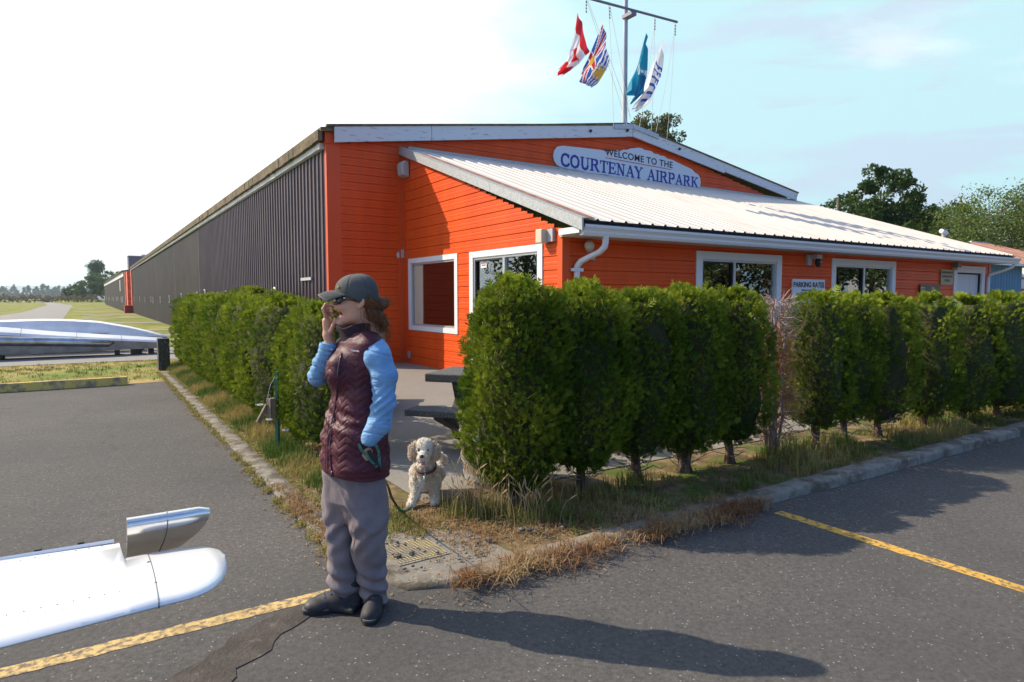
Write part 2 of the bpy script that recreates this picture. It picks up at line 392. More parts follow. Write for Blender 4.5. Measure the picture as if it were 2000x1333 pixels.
# ================================================================ SETTING
def gz(y):                       # the airfield lies a quarter metre below the car park
    return float(np.interp(y, [2.2, 9.0], [0.0, -0.25]))
M_grassfar = mat('airfield grass', (.20, .20, .05), .95, c2=(.34, .28, .11), scale=.22, lo=.42, hi=.66, c3=(.12, .18, .03), scale3=.5, lo3=.45, hi3=.62, bump=.6, bscale=30, spec=.1)
M_dry = mat('dry lawn', (.40, .29, .12), .95, c2=(.17, .18, .05), scale=1.3, lo=.5, hi=.72, c3=(.30, .20, .10), scale3=6, lo3=.5, hi3=.7, bump=.8, bscale=70, spec=.1)
M_soil = mat('bed soil', (.10, .07, .04), .95, c2=(.26, .19, .10), scale=5, lo=.4, hi=.65, c3=(.09, .12, .03), scale3=2.2, lo3=.5, hi3=.6, bump=.9, bscale=50, spec=.1)
M_asph = asphalt('parking asphalt', (.104, .100, .095), (.46, .45, .42), (.142, .130, .118), .50, .50)
M_patio = asphalt('patio concrete', (.235, .218, .19), (.6, .56, .48), (.28, .25, .205), .22, .5)
M_apron = asphalt('apron concrete', (.26, .25, .235), (.5, .5, .45), (.30, .285, .26), .15, .3)
M_kerb = mat('kerb concrete', (.24, .22, .185), .92, c2=(.11, .095, .07), scale=5, lo=.42, hi=.60, c3=(.32, .30, .25), scale3=19, lo3=.55, hi3=.7, bump=.9, bscale=75, spec=.2)

def sheet(name, rects, m, dz, followz=True):
    mb = MB()
    for (x0, y0, x1, y1) in rects:
        ys = sorted({y0, y1} | {k for k in (2.2, 9.0) if y0 < k < y1})
        for a, b in zip(ys[:-1], ys[1:]):
            mb.add([(x0, a, gz(a) + dz), (x1, a, gz(a) + dz), (x1, b, gz(b) + dz), (x0, b, gz(b) + dz)], [(0, 1, 2, 3)])
    return struct(mb.build(name, m))
def polysheet(name, pts, m, z, kind='structure', dz=0.0):
    mb = MB(); mb.add([(x, y, (gz(y) if z is None else z) + dz) for x, y in pts], [tuple(range(len(pts)))]); o = mb.build(name, m)
    if kind: struct(o, kind)
    return o
sheet('ground', [(-9000, -60, 9000, 9500)], M_grassfar, -.012)
# car park: an L round the planting beds
def ragged(pts, amp, step, seed):
    r = np.random.default_rng(seed); out = []
    for (a, b) in zip(pts[:-1], pts[1:]):
        n = max(2, int(math.dist(a, b) / step)); d = (b[0] - a[0], b[1] - a[1]); l = math.hypot(*d); nn = (-d[1] / l, d[0] / l)
        for i in range(n):
            t = i / n; e = r.normal() * amp; out.append((a[0] + d[0] * t + nn[0] * e, a[1] + d[1] * t + nn[1] * e))
    return out + [pts[-1]]
e1 = ragged([(60, -11.72), (-4.68, -11.60), (-4.98, -11.45), (-5.16, -11.1), (-5.20, -.75), (-40, -.75)], .012, .25, 3)
polysheet('car_park', [(-40, -60), (60, -60)] + e1, M_asph, .004)
polysheet('dry_verge', [(-40, -.7), (-4.7, -.7), (-4.7, 5.2)] + ragged([(-5.0, 5.3), (-40, 6.6)], .06, .5, 5), M_dry, None, dz=.002)
# crossing strip where the floats lie, and further apron strips in front of the hangar doors
sheet('apron', [(-60, 6.3, -1.86, 12.6)], M_apron, -.004)
for i, (y0, y1, x0) in enumerate(((14.2, 15.3, -5.6), (21.2, 23.0, -5.2), (27.6, 29.0, -6), (40.5, 42.5, -7.0), (55, 57, -7), (69, 71.5, -7), (88, 91, -8), (108, 111, -8), (132, 136, -9))):
    sheet('apron', [(x0, y0, -1.86, y1)], M_apron, -.004)
polysheet('taxiway', [(-16.5, 12.6), (-8.9, 12.6), (-8.3, 50), (-9.6, 175), (-21, 345), (-34, 420), (-60, 520), (-66, 500), (-40, 400), (-28.5, 350), (-21, 300), (-15.2, 190), (-13.5, 90)], M_apron, -.25, dz=-.003)
polysheet('taxiway', [(-60, 52), (-16, 47), (-13.8, 62), (-60, 78)], M_apron, -.25, dz=-.005)
polysheet('runway', [(-1500, 640), (400, 640), (400, 720), (-1500, 720)], M_apron, -.25, dz=0.0)
# patio, planting beds and kerbs
sheet('patio', [(-4.35, -10.25, 0.0, 1.7), (0.0, -10.2, 20, -6.28)], M_patio, .030)
polysheet('planting_bed', [(-5.02, 2.3), (-5.02, -11.0), (-4.6, -11.42), (60, -11.42), (60, -10.2), (-4.34, -10.2), (-4.34, 2.3)], M_soil, .022)
def kerb(name, pts, w_, hs, top_in=0.02, seed=1):
    r = np.random.default_rng(seed); mb = MB(); rings = []
    P = []
    for (a, b), (ha, hb) in zip(zip(pts[:-1], pts[1:]), zip(hs[:-1], hs[1:])):
        n = max(2, int(math.dist(a, b) / .12))
        for i in range(n):
            t = i / n; P.append((a[0] + (b[0] - a[0]) * t, a[1] + (b[1] - a[1]) * t, ha + (hb - ha) * t))
    P.append((*pts[-1], hs[-1])); m = len(P)
    for i, (x, y, h) in enumerate(P):
        a, b = P[max(i - 1, 0)], P[min(i + 1, m - 1)]; d = Vector((b[0] - a[0], b[1] - a[1], 0)).normalized(); nn = Vector((-d.y, d.x, 0)); c = Vector((x, y, 0)); j = lambda s: r.normal() * s
        rings.append([c + Vector((0, 0, -.1)), c + nn * j(.004) + Vector((0, 0, h - .02)), c + nn * (.02 + j(.005)) + Vector((0, 0, h + j(.003))), c + nn * (w_ - .02) + Vector((0, 0, h + j(.003))), c + nn * w_ + Vector((0, 0, h - .02)), c + nn * w_ + Vector((0, 0, -.1))])
    mb.loft(rings); return struct(mb.build(name, M_kerb, smooth=True, angle=50))
kerb('kerb', [(-5.24, 0.9), (-5.24, -11.1), (-5.05, -11.5), (-4.75, -11.64), (-3.0, -11.62), (-1.0, -11.68), (60, -11.74)], .19, [.02, .03, .03, .04, .05, .09, .13])

polysheet('kerb_ramp', [(-5.06, -10.75), (-5.05, -11.45), (-4.75, -11.56), (-4.3, -11.56), (-4.35, -11.0), (-4.6, -10.7)], M_patio, .028)
# painted lines and the tar patch (thin sheets on the asphalt)
def paint(name, c, worn, lo=.5, hi=.62):
    return mat(name, c, .8, c2=worn, scale=28, lo=lo, hi=hi, detail=8, c3=tuple(x * .55 for x in c), scale3=5, lo3=.55, hi3=.75, bump=.7, bscale=90, spec=.2)
M_yel = paint('yellow paint', (.62, .36, .07), (.14, .12, .09)); M_yel2 = paint('worn yellow paint', (.60, .42, .17), (.16, .13, .10), .44, .6)
def strip(name, a, b, w_, m, z, seed):
    r = np.random.default_rng(seed); d = np.array(b) - np.array(a); l = np.linalg.norm(d); d /= l; n_ = np.array([-d[1], d[0]]); k = int(l / .07); mb = MB(); vs = []
    for i in range(k + 1):
        p = np.array(a) + d * l * i / k
        for s in (-1, 1): q = p + n_ * s * (w_ / 2 + r.normal() * .003); vs.append((q[0], q[1], z))
    mb.add(vs, [(2 * i, 2 * i + 2, 2 * i + 3, 2 * i + 1) for i in range(k)]); return mb.build(name, m)
struct(strip('parking_line', (-5.36, -11.30), (-8.6, -11.27), .10, M_yel2, .0062, 1))
struct(strip('parking_line', (-2.20, -11.80), (-2.26, -17), .10, M_yel, .0062, 2))
M_tar = mat('tar patch', (.050, .042, .036), .85, c2=(.085, .070, .060), scale=9, lo=.4, hi=.7, c3=(.13, .12, .105), scale3=14, lo3=.58, hi3=.72, bump=.9, bscale=60, spec=.3)
tp = ragged([(-5.42, -11.42), (-5.62, -11.36), (-5.80, -11.42), (-5.95, -11.53), (-6.16, -11.66), (-6.6, -12.1), (-6.5, -12.4), (-6.1, -12.0), (-5.93, -11.76), (-5.82, -11.72), (-5.75, -11.60), (-5.58, -11.50), (-5.42, -11.46)], .012, .05, 9)
polysheet('tar_patch', tp[:-1], M_tar, .0082)

# tactile warning plate in the kerb ramp
mb = MB(); c0 = np.array([-4.82, -11.06]); ax = np.array([1.0, 0.03]); ax /= np.linalg.norm(ax); ay = np.array([-ax[1], ax[0]])
mb.box((c0[0], c0[1], .0185), (.34, .34, .03), rz=math.atan2(ax[1], ax[0])); mb.cur = 1
for i in range(15):
    for j in range(13):
        p = c0 + ax * (i - 7) * .0215 + ay * (j - 6) * .024
        mb.box((p[0], p[1], .0355), (.013, .013, .006), rz=.8)
o = mb.build('tactile_plate', mats=[mat('tactile concrete', (.27, .25, .2), .9, c2=(.18, .165, .13), scale=20, bump=.6, bscale=80), mat('tactile dome', (.50, .39, .18), .85, c2=(.30, .27, .21), scale=7, lo=.42, hi=.58)])
tag(o, 'worn yellow studded warning plate set in the kerb ramp by the dog', 'tactile paving')

# ================================================================ BUILDING
ORG = (.76, .092, .009)
M_or = mat('orange siding', ORG, .42, c2=(.62, .070, .010), scale=1.2, lo=.35, hi=.68, c3=(.50, .10, .04), scale3=9, lo3=.60, hi3=.80, stretch=(1.6, 1.6, .35), bump=.12, bscale=30, spec=.22)
M_tr = mat('orange trim', (.66, .080, .010), .5, c2=(.54, .06, .012), scale=6, lo=.55, hi=.8, spec=.4)
M_white = mat('white trim paint', (.70, .71, .72), .55, c2=(.56, .55, .52), scale=9, lo=.6, hi=.8, spec=.4)
M_fascia = mat('peeling white fascia', (.64, .65, .66), .6, c2=(.33, .29, .25), scale=7, lo=.60, hi=.66, stretch=(.5, .5, 5), detail=9, bump=.3, bscale=20, spec=.3)
M_galv = mat('galvanised flashing', (.48, .50, .50), .45, .35, c2=(.36, .38, .39), scale=25, lo=.4, hi=.6, c3=(.40, .25, .16), scale3=2.5, lo3=.68, hi3=.8)
M_roofw = mat('white roof sheet', (.62, .57, .51), .5, c2=(.52, .46, .39), scale=1.1, lo=.45, hi=.75, c3=(.50, .40, .31), scale3=9, lo3=.72, hi3=.85, stretch=(6, .6, 1), spec=.35)
M_rust = mat('rusty strip', (.28, .10, .045), .75, c2=(.42, .22, .13), scale=6, lo=.45, hi=.7)
M_dark = mat('dark brown steel', (.056, .034, .040), .42, c2=(.085, .056, .062), scale=.8, lo=.4, hi=.7, spec=.35)
M_moss = mat('mossy roof edge', (.10, .075, .045), .95, c2=(.19, .15, .085), scale=5, lo=.4, hi=.65, c3=(.06, .07, .02), scale3=3, lo3=.55, hi3=.7, bump=1, bscale=14, bdist=.04)
M_black = mat('black', (.012, .012, .013), .6); M_alu = mat('window aluminium', (.52, .54, .55), .35, .5)
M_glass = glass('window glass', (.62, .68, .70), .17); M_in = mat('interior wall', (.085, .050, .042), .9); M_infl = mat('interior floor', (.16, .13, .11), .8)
M_tan = mat('blind', (.52, .44, .33), .8); M_lampw = mat('lamp plastic', (.60, .53, .40), .4); M_greyp = mat('grey box paint', (.42, .43, .42), .5)

BLD = thing('airpark_building', 'long dark brown hangar with orange gable and white roofed orange porch wing', 'building')
def siding(name, org, d, nrm, z0, z1, course, span, holes=(), parent=BLD, m=M_or):
    """horizontal ribbed siding; span(z) -> (a, b) along d; holes: (a0, a1, z0, z1)"""
    org, d, nrm = (np.array(q, float) for q in (org, d, nrm)); mb = MB(); prof = [(0, .0), (.025, .022), (.30, .019), (.33, .014), (.37, .019), (.56, .017), (.60, .012), (.64, .017), (.93, .014), (1.0, .0)]
    n = int(math.ceil((z1 - z0) / course))
    for i in range(n):
        zb = z0 + i * course
        for (t0, o0), (t1, o1) in zip(prof[:-1], prof[1:]):
            za, zc = zb + t0 * course, min(zb + t1 * course, z1)
            if zc <= za: continue
            zm = (za + zc) / 2; a, b = span(zm)
            if b <= a: continue
            segs = [(a, b)]
            for (h0, h1, hz0, hz1) in holes:
                if hz0 < zm < hz1:
                    ns = []
                    for (p, q) in segs:
                        if h1 <= p or h0 >= q: ns.append((p, q)); continue
                        if h0 > p: ns.append((p, h0))
                        if h1 < q: ns.append((h1, q))
                    segs = ns
            for p, q in segs:
                P = lambda s, z, o: org + d * s + nrm * o + np.array([0, 0, z])
                mb.add([P(p, za, o0), P(q, za, o0), P(q, zc, o1), P(p, zc, o1)], [(0, 1, 2, 3)])
    return mb.build(name, m, parent)
# screws in the siding
def screws(parent, org, d, nrm, z0, z1, course, span, step, holes=()):
    org, d, nrm = (np.array(q, float) for q in (org, d, nrm)); mb = MB(); r = np.random.default_rng(2); z = z0 + .05
    while z < z1:
        a, b = span(z); s = a + .1 + (step * .5 if int(z / course) % 2 else 0) * 0
        while s < b - .05:
            if not any(h0 - .15 < s < h1 + .15 and hz0 - .12 < z < hz1 + .12 for h0, h1, hz0, hz1 in holes):
                p = org + d * (s + r.normal() * .015) + nrm * .019 + np.array([0, 0, z]); mb.sphere(p, (.0085, .0085, .0085), 6)
            s += step
        z += course
    o = mb.build('screw_heads', M_black, parent); o['kind'] = 'stuff'; return o
SL = (6.72 - 5.39) / 8.95                                         # hangar gable slope
gable = lambda z: (-1.85, 15.42) if z < 5.0 else (-1.85 + max(0, (z - 5.06) / SL), 15.42 - max(0, (z - 4.94) / ((6.5 - 4.94) / 8.25)))
siding('gable_wall', (0, 0, 0), (1, 0, 0), (0, -1, 0), 0, 6.42, .185, lambda z: (-1.85, -.02) if z < 4.95 else gable(z))
siding('gable_wall', (0, 0, 0), (1, 0, 0), (0, -1, 0), 0, 4.95, .185, lambda z: (15.7, 15.72))
rake = lambda z: -6.28 if z < 2.70 else -6.28 * (5.10 - z) / (5.10 - 2.70)
W1 = (.33, 2.71, .86, 2.50); DR = (3.32, 5.70, .04, 2.49)
sp_side = lambda z: (0.02, max(.03, -rake(z)))
siding('porch_side_wall', (0, 0, 0), (0, -1, 0), (-1, 0, 0), 0, 5.10, .2286, sp_side, [W1, DR])
screws(BLD, (0, 0, 0), (0, -1, 0), (-1, 0, 0), 0, 5.0, .2286, sp_side, .61, [W1, DR])
W2 = (3.17, 5.70, 1.10, 2.46); W3 = (7.62, 10.30, 1.10, 2.46); D2 = (13.45, 15.31, .04, 2.47)
siding('porch_front_wall', (0, -6.28, 0), (1, 0, 0), (0, -1, 0), 0, 2.74, .2286, lambda z: (0, 15.66), [W2, W3, D2])
screws(BLD, (0, -6.28, 0), (1, 0, 0), (0, -1, 0), 0, 2.6, .2286, lambda z: (0.1, 15.5), .68, [W2, W3, D2])
MB().prism([(15.66, -6.28, 0), (15.66, 0, 0), (15.66, 0, 5.05), (15.66, -6.28, 2.7)], (-.1, 0, 0)).build('porch_end_wall', M_or, BLD)
# corner trims
mb = MB(); mb.b2((-1.87, -.03, 0), (-1.55, .1, 5.38)); mb.b2((-1.90, -.05, 5.05), (-1.66, .12, 5.40)); mb.b2((-.15, -.035, 0), (-.022, .05, 5.12)); mb.b2((-.035, -.12, 0), (.05, -.036, 5.05))
mb.b2((-.03, -6.31, 0), (.12, -6.18, 2.62)); mb.b2((15.58, -6.31, 0), (15.69, -6.2, 2.6)); mb.build_each('corner_trim', M_tr, BLD)
# hangar long wall of vertical ribbed steel
def ribwall(name, x, y0, y1, z0, z1f, pitch, m, parent, depth=.035, flat=None):
    mb = MB(); ys = []; y = y0
    while y < y1:
        for t, dd in ((0, 0), (.52, 0), (.62, 1), (.88, 1)):
            ys.append((y + t * pitch, -depth * dd))
        y += pitch
    vs = []; 
    for (yy, dd) in ys: vs += [(x + dd, yy, z0), (x + dd, yy, z1f(yy))]
    mb.add(vs, [(2 * i, 2 * i + 1, 2 * i + 3, 2 * i + 2) for i in range(len(ys) - 1)]); return mb.build(name, m, parent)
HZ = lambda y: np.interp(y, [0, 77], [4.93, 4.80])
ribwall('hangar_wall', -1.85, .10, 20.0, -.05, HZ, .30, M_dark, BLD)
ys = [20.0, 30.9, 44.0, 57.7, 66.5, 76.7]
for a, b in zip(ys[:-1], ys[1:]):
    d = ribwall('hangar_door', -1.85, a + .12, b - .12, -.24, HZ, .30, mat('dark door steel', (.036, .026, .024), .5, c2=(.05, .038, .035), scale=.5), BLD, .02)
mb = MB()
for y in ys: mb.b2((-1.84, y - .15, -.24), (-1.80, y + .15, HZ(y)))
mb.b2((-1.80, .1, -.3), (-1.0, 76.9, -.0)); mb.build_each('door_gap', M_black, BLD)
mb = MB()
for (y, z) in ((73.26, 1.62), (63.85, 1.67), (56.25, 1.62), (49.37, 1.66), (47.16, 1.59), (40.7, 1.65), (34.21, 1.7), (27.5, 1.81), (20.93, 1.84), (18.37, 1.94), (12.85, 1.83), (4.86, 1.86)):
    s = .30 if y > 15 else .24
    for q in (((-1.93, y - s / 2, z - .42), (-1.90, y - s / 2 + .05, z + .05)), ((-1.93, y - s / 2 + .05, z), (-1.90, y + s / 2, z + .05)), ((-1.93, y - s / 2 + .05, z - .42), (-1.90, y + s / 2, z - .38))): mb.b2(*q)
mb.build_each('door_handle', M_white, BLD, 3)
mb = MB(); mb.b2((-1.92, 1.2, 2.03), (-1.89, 2.1, 2.10)); mb.build('latch_rail', M_greyp, BLD)
mb = MB(); mb.cur = 0
mb.prism([(-1.97, .14, 4.95), (-1.86, .14, 4.95), (-1.86, .14, 5.08), (-1.97, .14, 5.08)], (0, 76.8, 0)); mb.build('eave_strip', M_white, BLD)
# hangar roof
mb = MB(); zr = 6.76
mb.prism([(-2.02, -.16, 5.36), (7.1, -.16, zr), (15.5, -.16, 5.40), (15.5, -.16, 5.31), (7.1, -.16, zr - .10), (-2.02, -.16, 5.27)], (0, 77.2, 0)); mb.build('roof', M_moss, BLD)
mb = MB(); r = np.random.default_rng(4); y = -.1
while y < 76.5:                                                # lifting, mossy shingle ends along the eave
    l = r.uniform(.15, .5); mb.box((-2.02 + r.normal() * .006, y + l / 2, 5.185 + r.normal() * .006), (.10, l * .998, .23 + r.uniform(-.012, .012))); y += l
mb.build('roof_edge', M_moss, BLD)
# gable fascia boards, two lengths a side
def board(name, x0, x1, z0, z1, h, m, y=-.19, t=.05):
    return MB().prism([(x0, y, z0 - h), (x1, y, z1 - h), (x1, y, z1), (x0, y, z0)], (0, t, 0)).build(name, m, BLD)
zf = lambda x: np.interp(x, [-1.72, 7.26, 15.42], [5.40, 6.71, 5.43])
board('fascia', -1.72, .66, zf(-1.72), zf(.66), .34, M_fascia); board('fascia', .675, 7.25, zf(.675), zf(7.25), .34, M_fascia)
board('fascia', 7.27, 11.4, zf(7.27), zf(11.4), .33, M_fascia); board('fascia', 11.41, 15.42, zf(11.41), zf(15.42), .28, M_fascia)
board('roof_trim', -1.9, 7.25, zf(-1.9) + .03, zf(7.25) + .03, .05, M_moss, -.21, .1); board('roof_trim', 7.26, 15.5, zf(7.26) + .03, zf(15.5) + .03, .05, M_moss, -.21, .1)
board('ridge_flashing', 6.5, 7.25, zf(6.5) + .02, zf(7.25) + .02, .14, M_galv, -.225, .03); board('ridge_flashing', 7.26, 8.3, zf(7.26) + .02, zf(8.3) + .02, .14, M_galv, -.225, .03)
# bulbs/hooks along the fascia
mb = MB()
for x in (5.6, 7.0, 9.2): mb.sphere((x, -.24, zf(x) - .17), .045, 8)
mb.build_each('fascia_hook', M_black, BLD)
# porch roof with ribs running down the slope
ZT, ZB, YB = 5.17, 2.80, -6.86
mb = MB(); xs = [(-.02, 0)]; x = .20
while x < 15.7:
    for t, dz in ((0, 0), (.025, .026), (.055, .026), (.08, 0), (.165, 0), (.175, .006), (.185, 0)): xs.append((x + t, dz))
    x += .2965
xs.append((15.84, 0)); vs = []
for X, dz in xs: vs += [(X, YB, ZB + dz), (X, -.02, ZT + dz)]
mb.add(vs, [(2 * i, 2 * i + 2, 2 * i + 3, 2 * i + 1) for i in range(len(xs) - 1)])
vs = []
for X, dz in xs: vs += [(X, YB, ZB + dz - .001), (X, YB + .01, ZB - .03)]
mb.cur = 1; mb.add(vs, [(2 * i + 1, 2 * i + 3, 2 * i + 2, 2 * i) for i in range(len(xs) - 1)])
mb.build('porch_roof', parent=BLD, mats=[M_roofw, M_black])
mb = MB(); mb.prism([(-.1, YB + .02, ZB - .04), (-.1, -.03, ZT - .035), (-.1, -.03, ZT - .10), (-.1, YB + .02, ZB - .10)], (15.9, 0, 0)); mb.build('roof_deck', M_black, BLD)
mb = MB(); dd = (ZT - ZB) / (-YB)
for a, b in ((-.03, -4.2), (-4.21, -6.93)):
    mb.prism([(-.13, a, ZT + dd * a + .03), (-.13, b, ZT + dd * b + .03), (-.13, b, ZT + dd * b - .15), (-.13, a, ZT + dd * a - .15)], (.03, 0, 0))
    mb.prism([(-.13, a, ZT + dd * a + .034), (-.13, b, ZT + dd * b + .034), (-.13, b, ZT + dd * b + .04), (-.13, a, ZT + dd * a + .04)], (.10, 0, 0))
mb.build('rake_flashing', M_galv, BLD)
mb = MB(); mb.prism([(-.02, -.9, ZT - dd * .9 + .036), (-.02, YB - .02, ZB + .032), (-.02, YB - .02, ZB + .024), (-.02, -.9, ZT - dd * .9 + .028)], (.20, 0, 0)); mb.build('rust_strip', M_rust, BLD)
mb = MB(); mb.b2((.12, -.05, ZT - .04), (15.5, -.02, ZT + .05)); mb.build('top_flashing', M_greyp, BLD)
# soffit, gutter, downspouts
mb = MB(); mb.b2((-.05, -6.78, 2.575), (15.8, -6.26, 2.60)); mb.build('soffit', M_tan, BLD)
g = [(-6.79, 2.56), (-6.86, 2.56), (-6.885, 2.60), (-6.885, 2.635), (-6.905, 2.66), (-6.93, 2.685), (-6.93, 2.725), (-6.915, 2.725), (-6.915, 2.69), (-6.80, 2.69), (-6.79, 2.72)]
MB().prism([(-.06, y, z) for y, z in g], (16.10, 0, 0)).build('gutter', M_white, BLD)
mb = MB(); mb.b2((-.10, -6.82, 2.60), (-.075, -6.3, 2.70)); mb.build('gutter_end', M_white, BLD)
def rtube(mb, pts, w_, d_):
    rings = []; P = [Vector(p) for p in pts]
    for i, p in enumerate(P):
        t = (P[min(i + 1, len(P) - 1)] - P[max(i - 1, 0)]).normalized(); a = Vector((1, 0, 0)) if abs(t.x) < .9 else Vector((0, 0, 1)); a = (a - t * a.dot(t)).normalized(); b = t.cross(a)
        rings.append([p + a * w_ / 2 * math.copysign(abs(math.cos(q)) ** .5, math.cos(q)) + b * d_ / 2 * math.copysign(abs(math.sin(q)) ** .5, math.sin(q)) for q in (k * math.pi / 6 for k in range(12))])
    mb.loft(rings)
mb = MB(); rtube(mb, [(.42, -6.84, 2.57), (.42, -6.84, 2.47), (.415, -6.82, 2.40), (.39, -6.74, 2.33), (.31, -6.56, 2.25), (.26, -6.43, 2.19), (.24, -6.36, 2.12), (.24, -6.35, 2.02), (.24, -6.35, .15)], .095, .075)
d1 = mb.build('downspout', M_white, BLD, smooth=True, angle=60)
MB().b2((.14, -6.40, 2.03), (.34, -6.31, 2.08)).build('bracket', M_white, d1)
mb = MB(); rtube(mb, [(15.85, -6.84, 2.57), (15.83, -6.8, 2.48), (15.76, -6.6, 2.38), (15.5, -6.37, 2.27), (15.47, -6.35, 2.15), (15.47, -6.35, .15)], .09, .07); mb.build('downspout', M_white, BLD, smooth=True, angle=60)

# windows and doors
def window(name, plane, a0, a1, z0, z1, fw=.10, split=None, label=None, sill=True, slider=True):
    """plane: 'side' (x=0 facing -x) or 'front' (y=-6.28 facing -y); a along the wall, frame outside the opening"""
    if plane == 'side': P = lambda a, o, z: (-o, -a, z)
    else: P = lambda a, o, z: (a, -6.28 - o, z)
    def bx(mb, A0, A1, o0, o1, Z0, Z1): mb.b2(P(A0, o0, Z0), P(A1, o1, Z1))
    f = MB(); bx(f, a0 - .02, a0 + fw, -.02, .035, z0, z1); bx(f, a1 - fw, a1 + .02, -.02, .035, z0, z1); bx(f, a0 + fw, a1 - fw, -.02, .032, z1 - fw, z1 + .0); bx(f, a0 + fw, a1 - fw, -.02, .032, z0, z0 + fw)
    fo = f.build(name, M_white, BLD)
    i0, i1, j0, j1 = a0 + fw, a1 - fw, z0 + fw, z1 - fw; s = MB(); t = .045
    if sill: bx(s, i0, i1, -.10, -.02, j0, j0 + .012)
    bx(s, i0, i0 + t, -.06, .012, j0, j1); bx(s, i1 - t, i1, -.06, .012, j0, j1); bx(s, i0 + t, i1 - t, -.06, .010, j1 - t, j1); bx(s, i0 + t, i1 - t, -.06, .010, j0, j0 + t)
    if split: bx(s, split - .035, split + .035, -.05, .016, j0 + t, j1 - t)
    s.build('sash', M_alu, fo)
    if split:
        g = MB(); bx(g, i0 + t, split - .035, -.045, -.04, j0 + t, j1 - t); g.build('pane', M_glass, fo)
        g = MB(); bx(g, split + .035, i1 - t, -.035, -.03, j0 + t, j1 - t); g.build('pane', M_glass, fo)
        g = MB(); bx(g, i0 + t, i0 + t + .03, -.03, .006, j0 + t, j1 - t); bx(g, split - .06, split - .036, -.03, .004, j0 + t, j1 - t); bx(g, i0 + t + .03, split - .06, -.03, .004, j1 - t - .03, j1 - t); g.build('gasket', M_black, fo)
    else:
        g = MB(); bx(g, i0 + t, i1 - t, -.045, -.04, j0 + t, j1 - t); g.build('pane', M_glass, fo)
    return fo
window('window', 'side', .31, 2.73, .84, 2.52, fw=.11)
sd = window('sliding_door', 'side', 3.28, 5.74,   .02, 2.51, fw=.12, split=4.52)
window('window', 'front', 3.15, 5.72, 1.08, 2.48, fw=.14, split=4.25)
window('window', 'front', 7.60, 10.33, 1.08, 2.49, fw=.14, split=8.95)
f = MB(); f.b2((13.43, -6.32, 0), (13.62, -6.25, 2.49)); f.b2((15.14, -6.32, 0), (15.33, -6.25, 2.49)); f.b2((13.62, -6.318, 2.30), (15.14, -6.25, 2.49)); fo = f.build('front_door', M_white, BLD)
f = MB(); f.b2((13.66, -6.24, .02), (14.55, -6.19, 2.26)); f.b2((14.57, -6.23, .02), (15.10, -6.18, 2.26)); f.build('door_panel', mat('pale door', (.55, .58, .62), .5), fo)
f = MB(); f.b2((13.62, -6.27, .02), (13.655, -6.17, 2.30)); f.b2((15.105, -6.27, .02), (15.14, -6.17, 2.30)); f.b2((13.655, -6.268, 2.27), (15.105, -6.17, 2.30)); f.b2((14.55, -6.235, .02), (14.57, -6.2, 2.26)); f.build('door_jamb', M_black, fo)
# interior: floor, walls, ceiling, a few furnishings seen through the glass
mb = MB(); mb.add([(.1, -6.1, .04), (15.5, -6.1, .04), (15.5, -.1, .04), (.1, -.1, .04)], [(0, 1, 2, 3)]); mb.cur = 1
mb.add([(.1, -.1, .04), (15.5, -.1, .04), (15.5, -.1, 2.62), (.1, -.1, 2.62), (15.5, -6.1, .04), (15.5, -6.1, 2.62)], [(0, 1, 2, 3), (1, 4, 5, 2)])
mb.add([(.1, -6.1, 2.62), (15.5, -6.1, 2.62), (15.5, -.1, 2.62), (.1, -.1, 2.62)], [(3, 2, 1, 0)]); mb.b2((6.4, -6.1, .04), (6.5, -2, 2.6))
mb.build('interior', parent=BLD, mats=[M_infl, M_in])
mb = MB(); mb.b2((.03, -.50, .95), (.06, -.95, 2.40)); mb.build('blind', M_tan, BLD)
mb = MB(); mb.b2((3.4, -6.13, 1.2), (3.9, -6.10, 2.3)); mb.build('blind', M_tan, BLD)
# picture-less sticker on the sliding door
mb = MB(); mb.b2((.0255, -3.62, 2.18), (.028, -3.84, 2.26)); mb.cur = 1; mb.b2((.022, -3.66, 2.225), (.025, -3.80, 2.245)); mb.build('door_sticker', parent=BLD, mats=[mat('sticker', (.7, .7, .7), .5), mat('sticker red', (.5, .03, .03), .5)])
T = thing('side_table', 'low table with pale trays seen inside the window nearest the gable corner', 'table')
mb = MB(); mb.b2((.25, -2.6, .92), (.95, -.6, .97)); mb.build('table_top', mat('desk', (.20, .07, .06), .5), T)
mb = MB()
for x in (.3, .9):
    for y in (-2.5, -.7): mb.b2((x - .03, y - .03, .04), (x + .03, y + .03, .92)); 
mb.build_each('leg', M_black, T)
mb = MB(); r = np.random.default_rng(1)
for i in range(7): mb.box((.5 + r.normal() * .08, -.9 - i * .22, .99 + .012 * (i % 2)), (.22, .18, .02), rz=r.normal())
mb.build('tray', mat('paper', (.7, .7, .68), .7), T)

# things screwed to the walls
def wallthing(name, label, cat, boxes, mats, group=None):
    mb = MB()
    for mi, a, b in boxes: mb.cur = mi; mb.b2(a, b)
    o = mb.build(name, mats=mats, bevel=.008); tag(o, label, cat, group); return o
mb = MB(); mb.prism([(-.03, -.10, 4.42), (-.20, -.10, 4.48), (-.22, -.10, 4.72), (-.16, -.10, 4.80), (-.03, -.10, 4.80)], (0, -.32, 0)); o = mb.build('siren_box', M_greyp, bevel=.03); tag(o, 'rounded grey metal siren box high on the orange wall under the porch rake', 'box')
t = thing('wall_lamp', 'small bare bulb lamp in the corner beside the square window', 'lamp'); MB().b2((-.02, -.06, 2.56), (-.10, .02, 2.76)).build('lamp_base', M_greyp, t); MB().sphere((-.16, .0, 2.62), (.055, .055, .08), 12).tube([(-.1, .0, 2.72), (-.16, 0, 2.70)], .03).build('bulb', mat('bulb glass', (.5, .45, .4), .15), t, True)
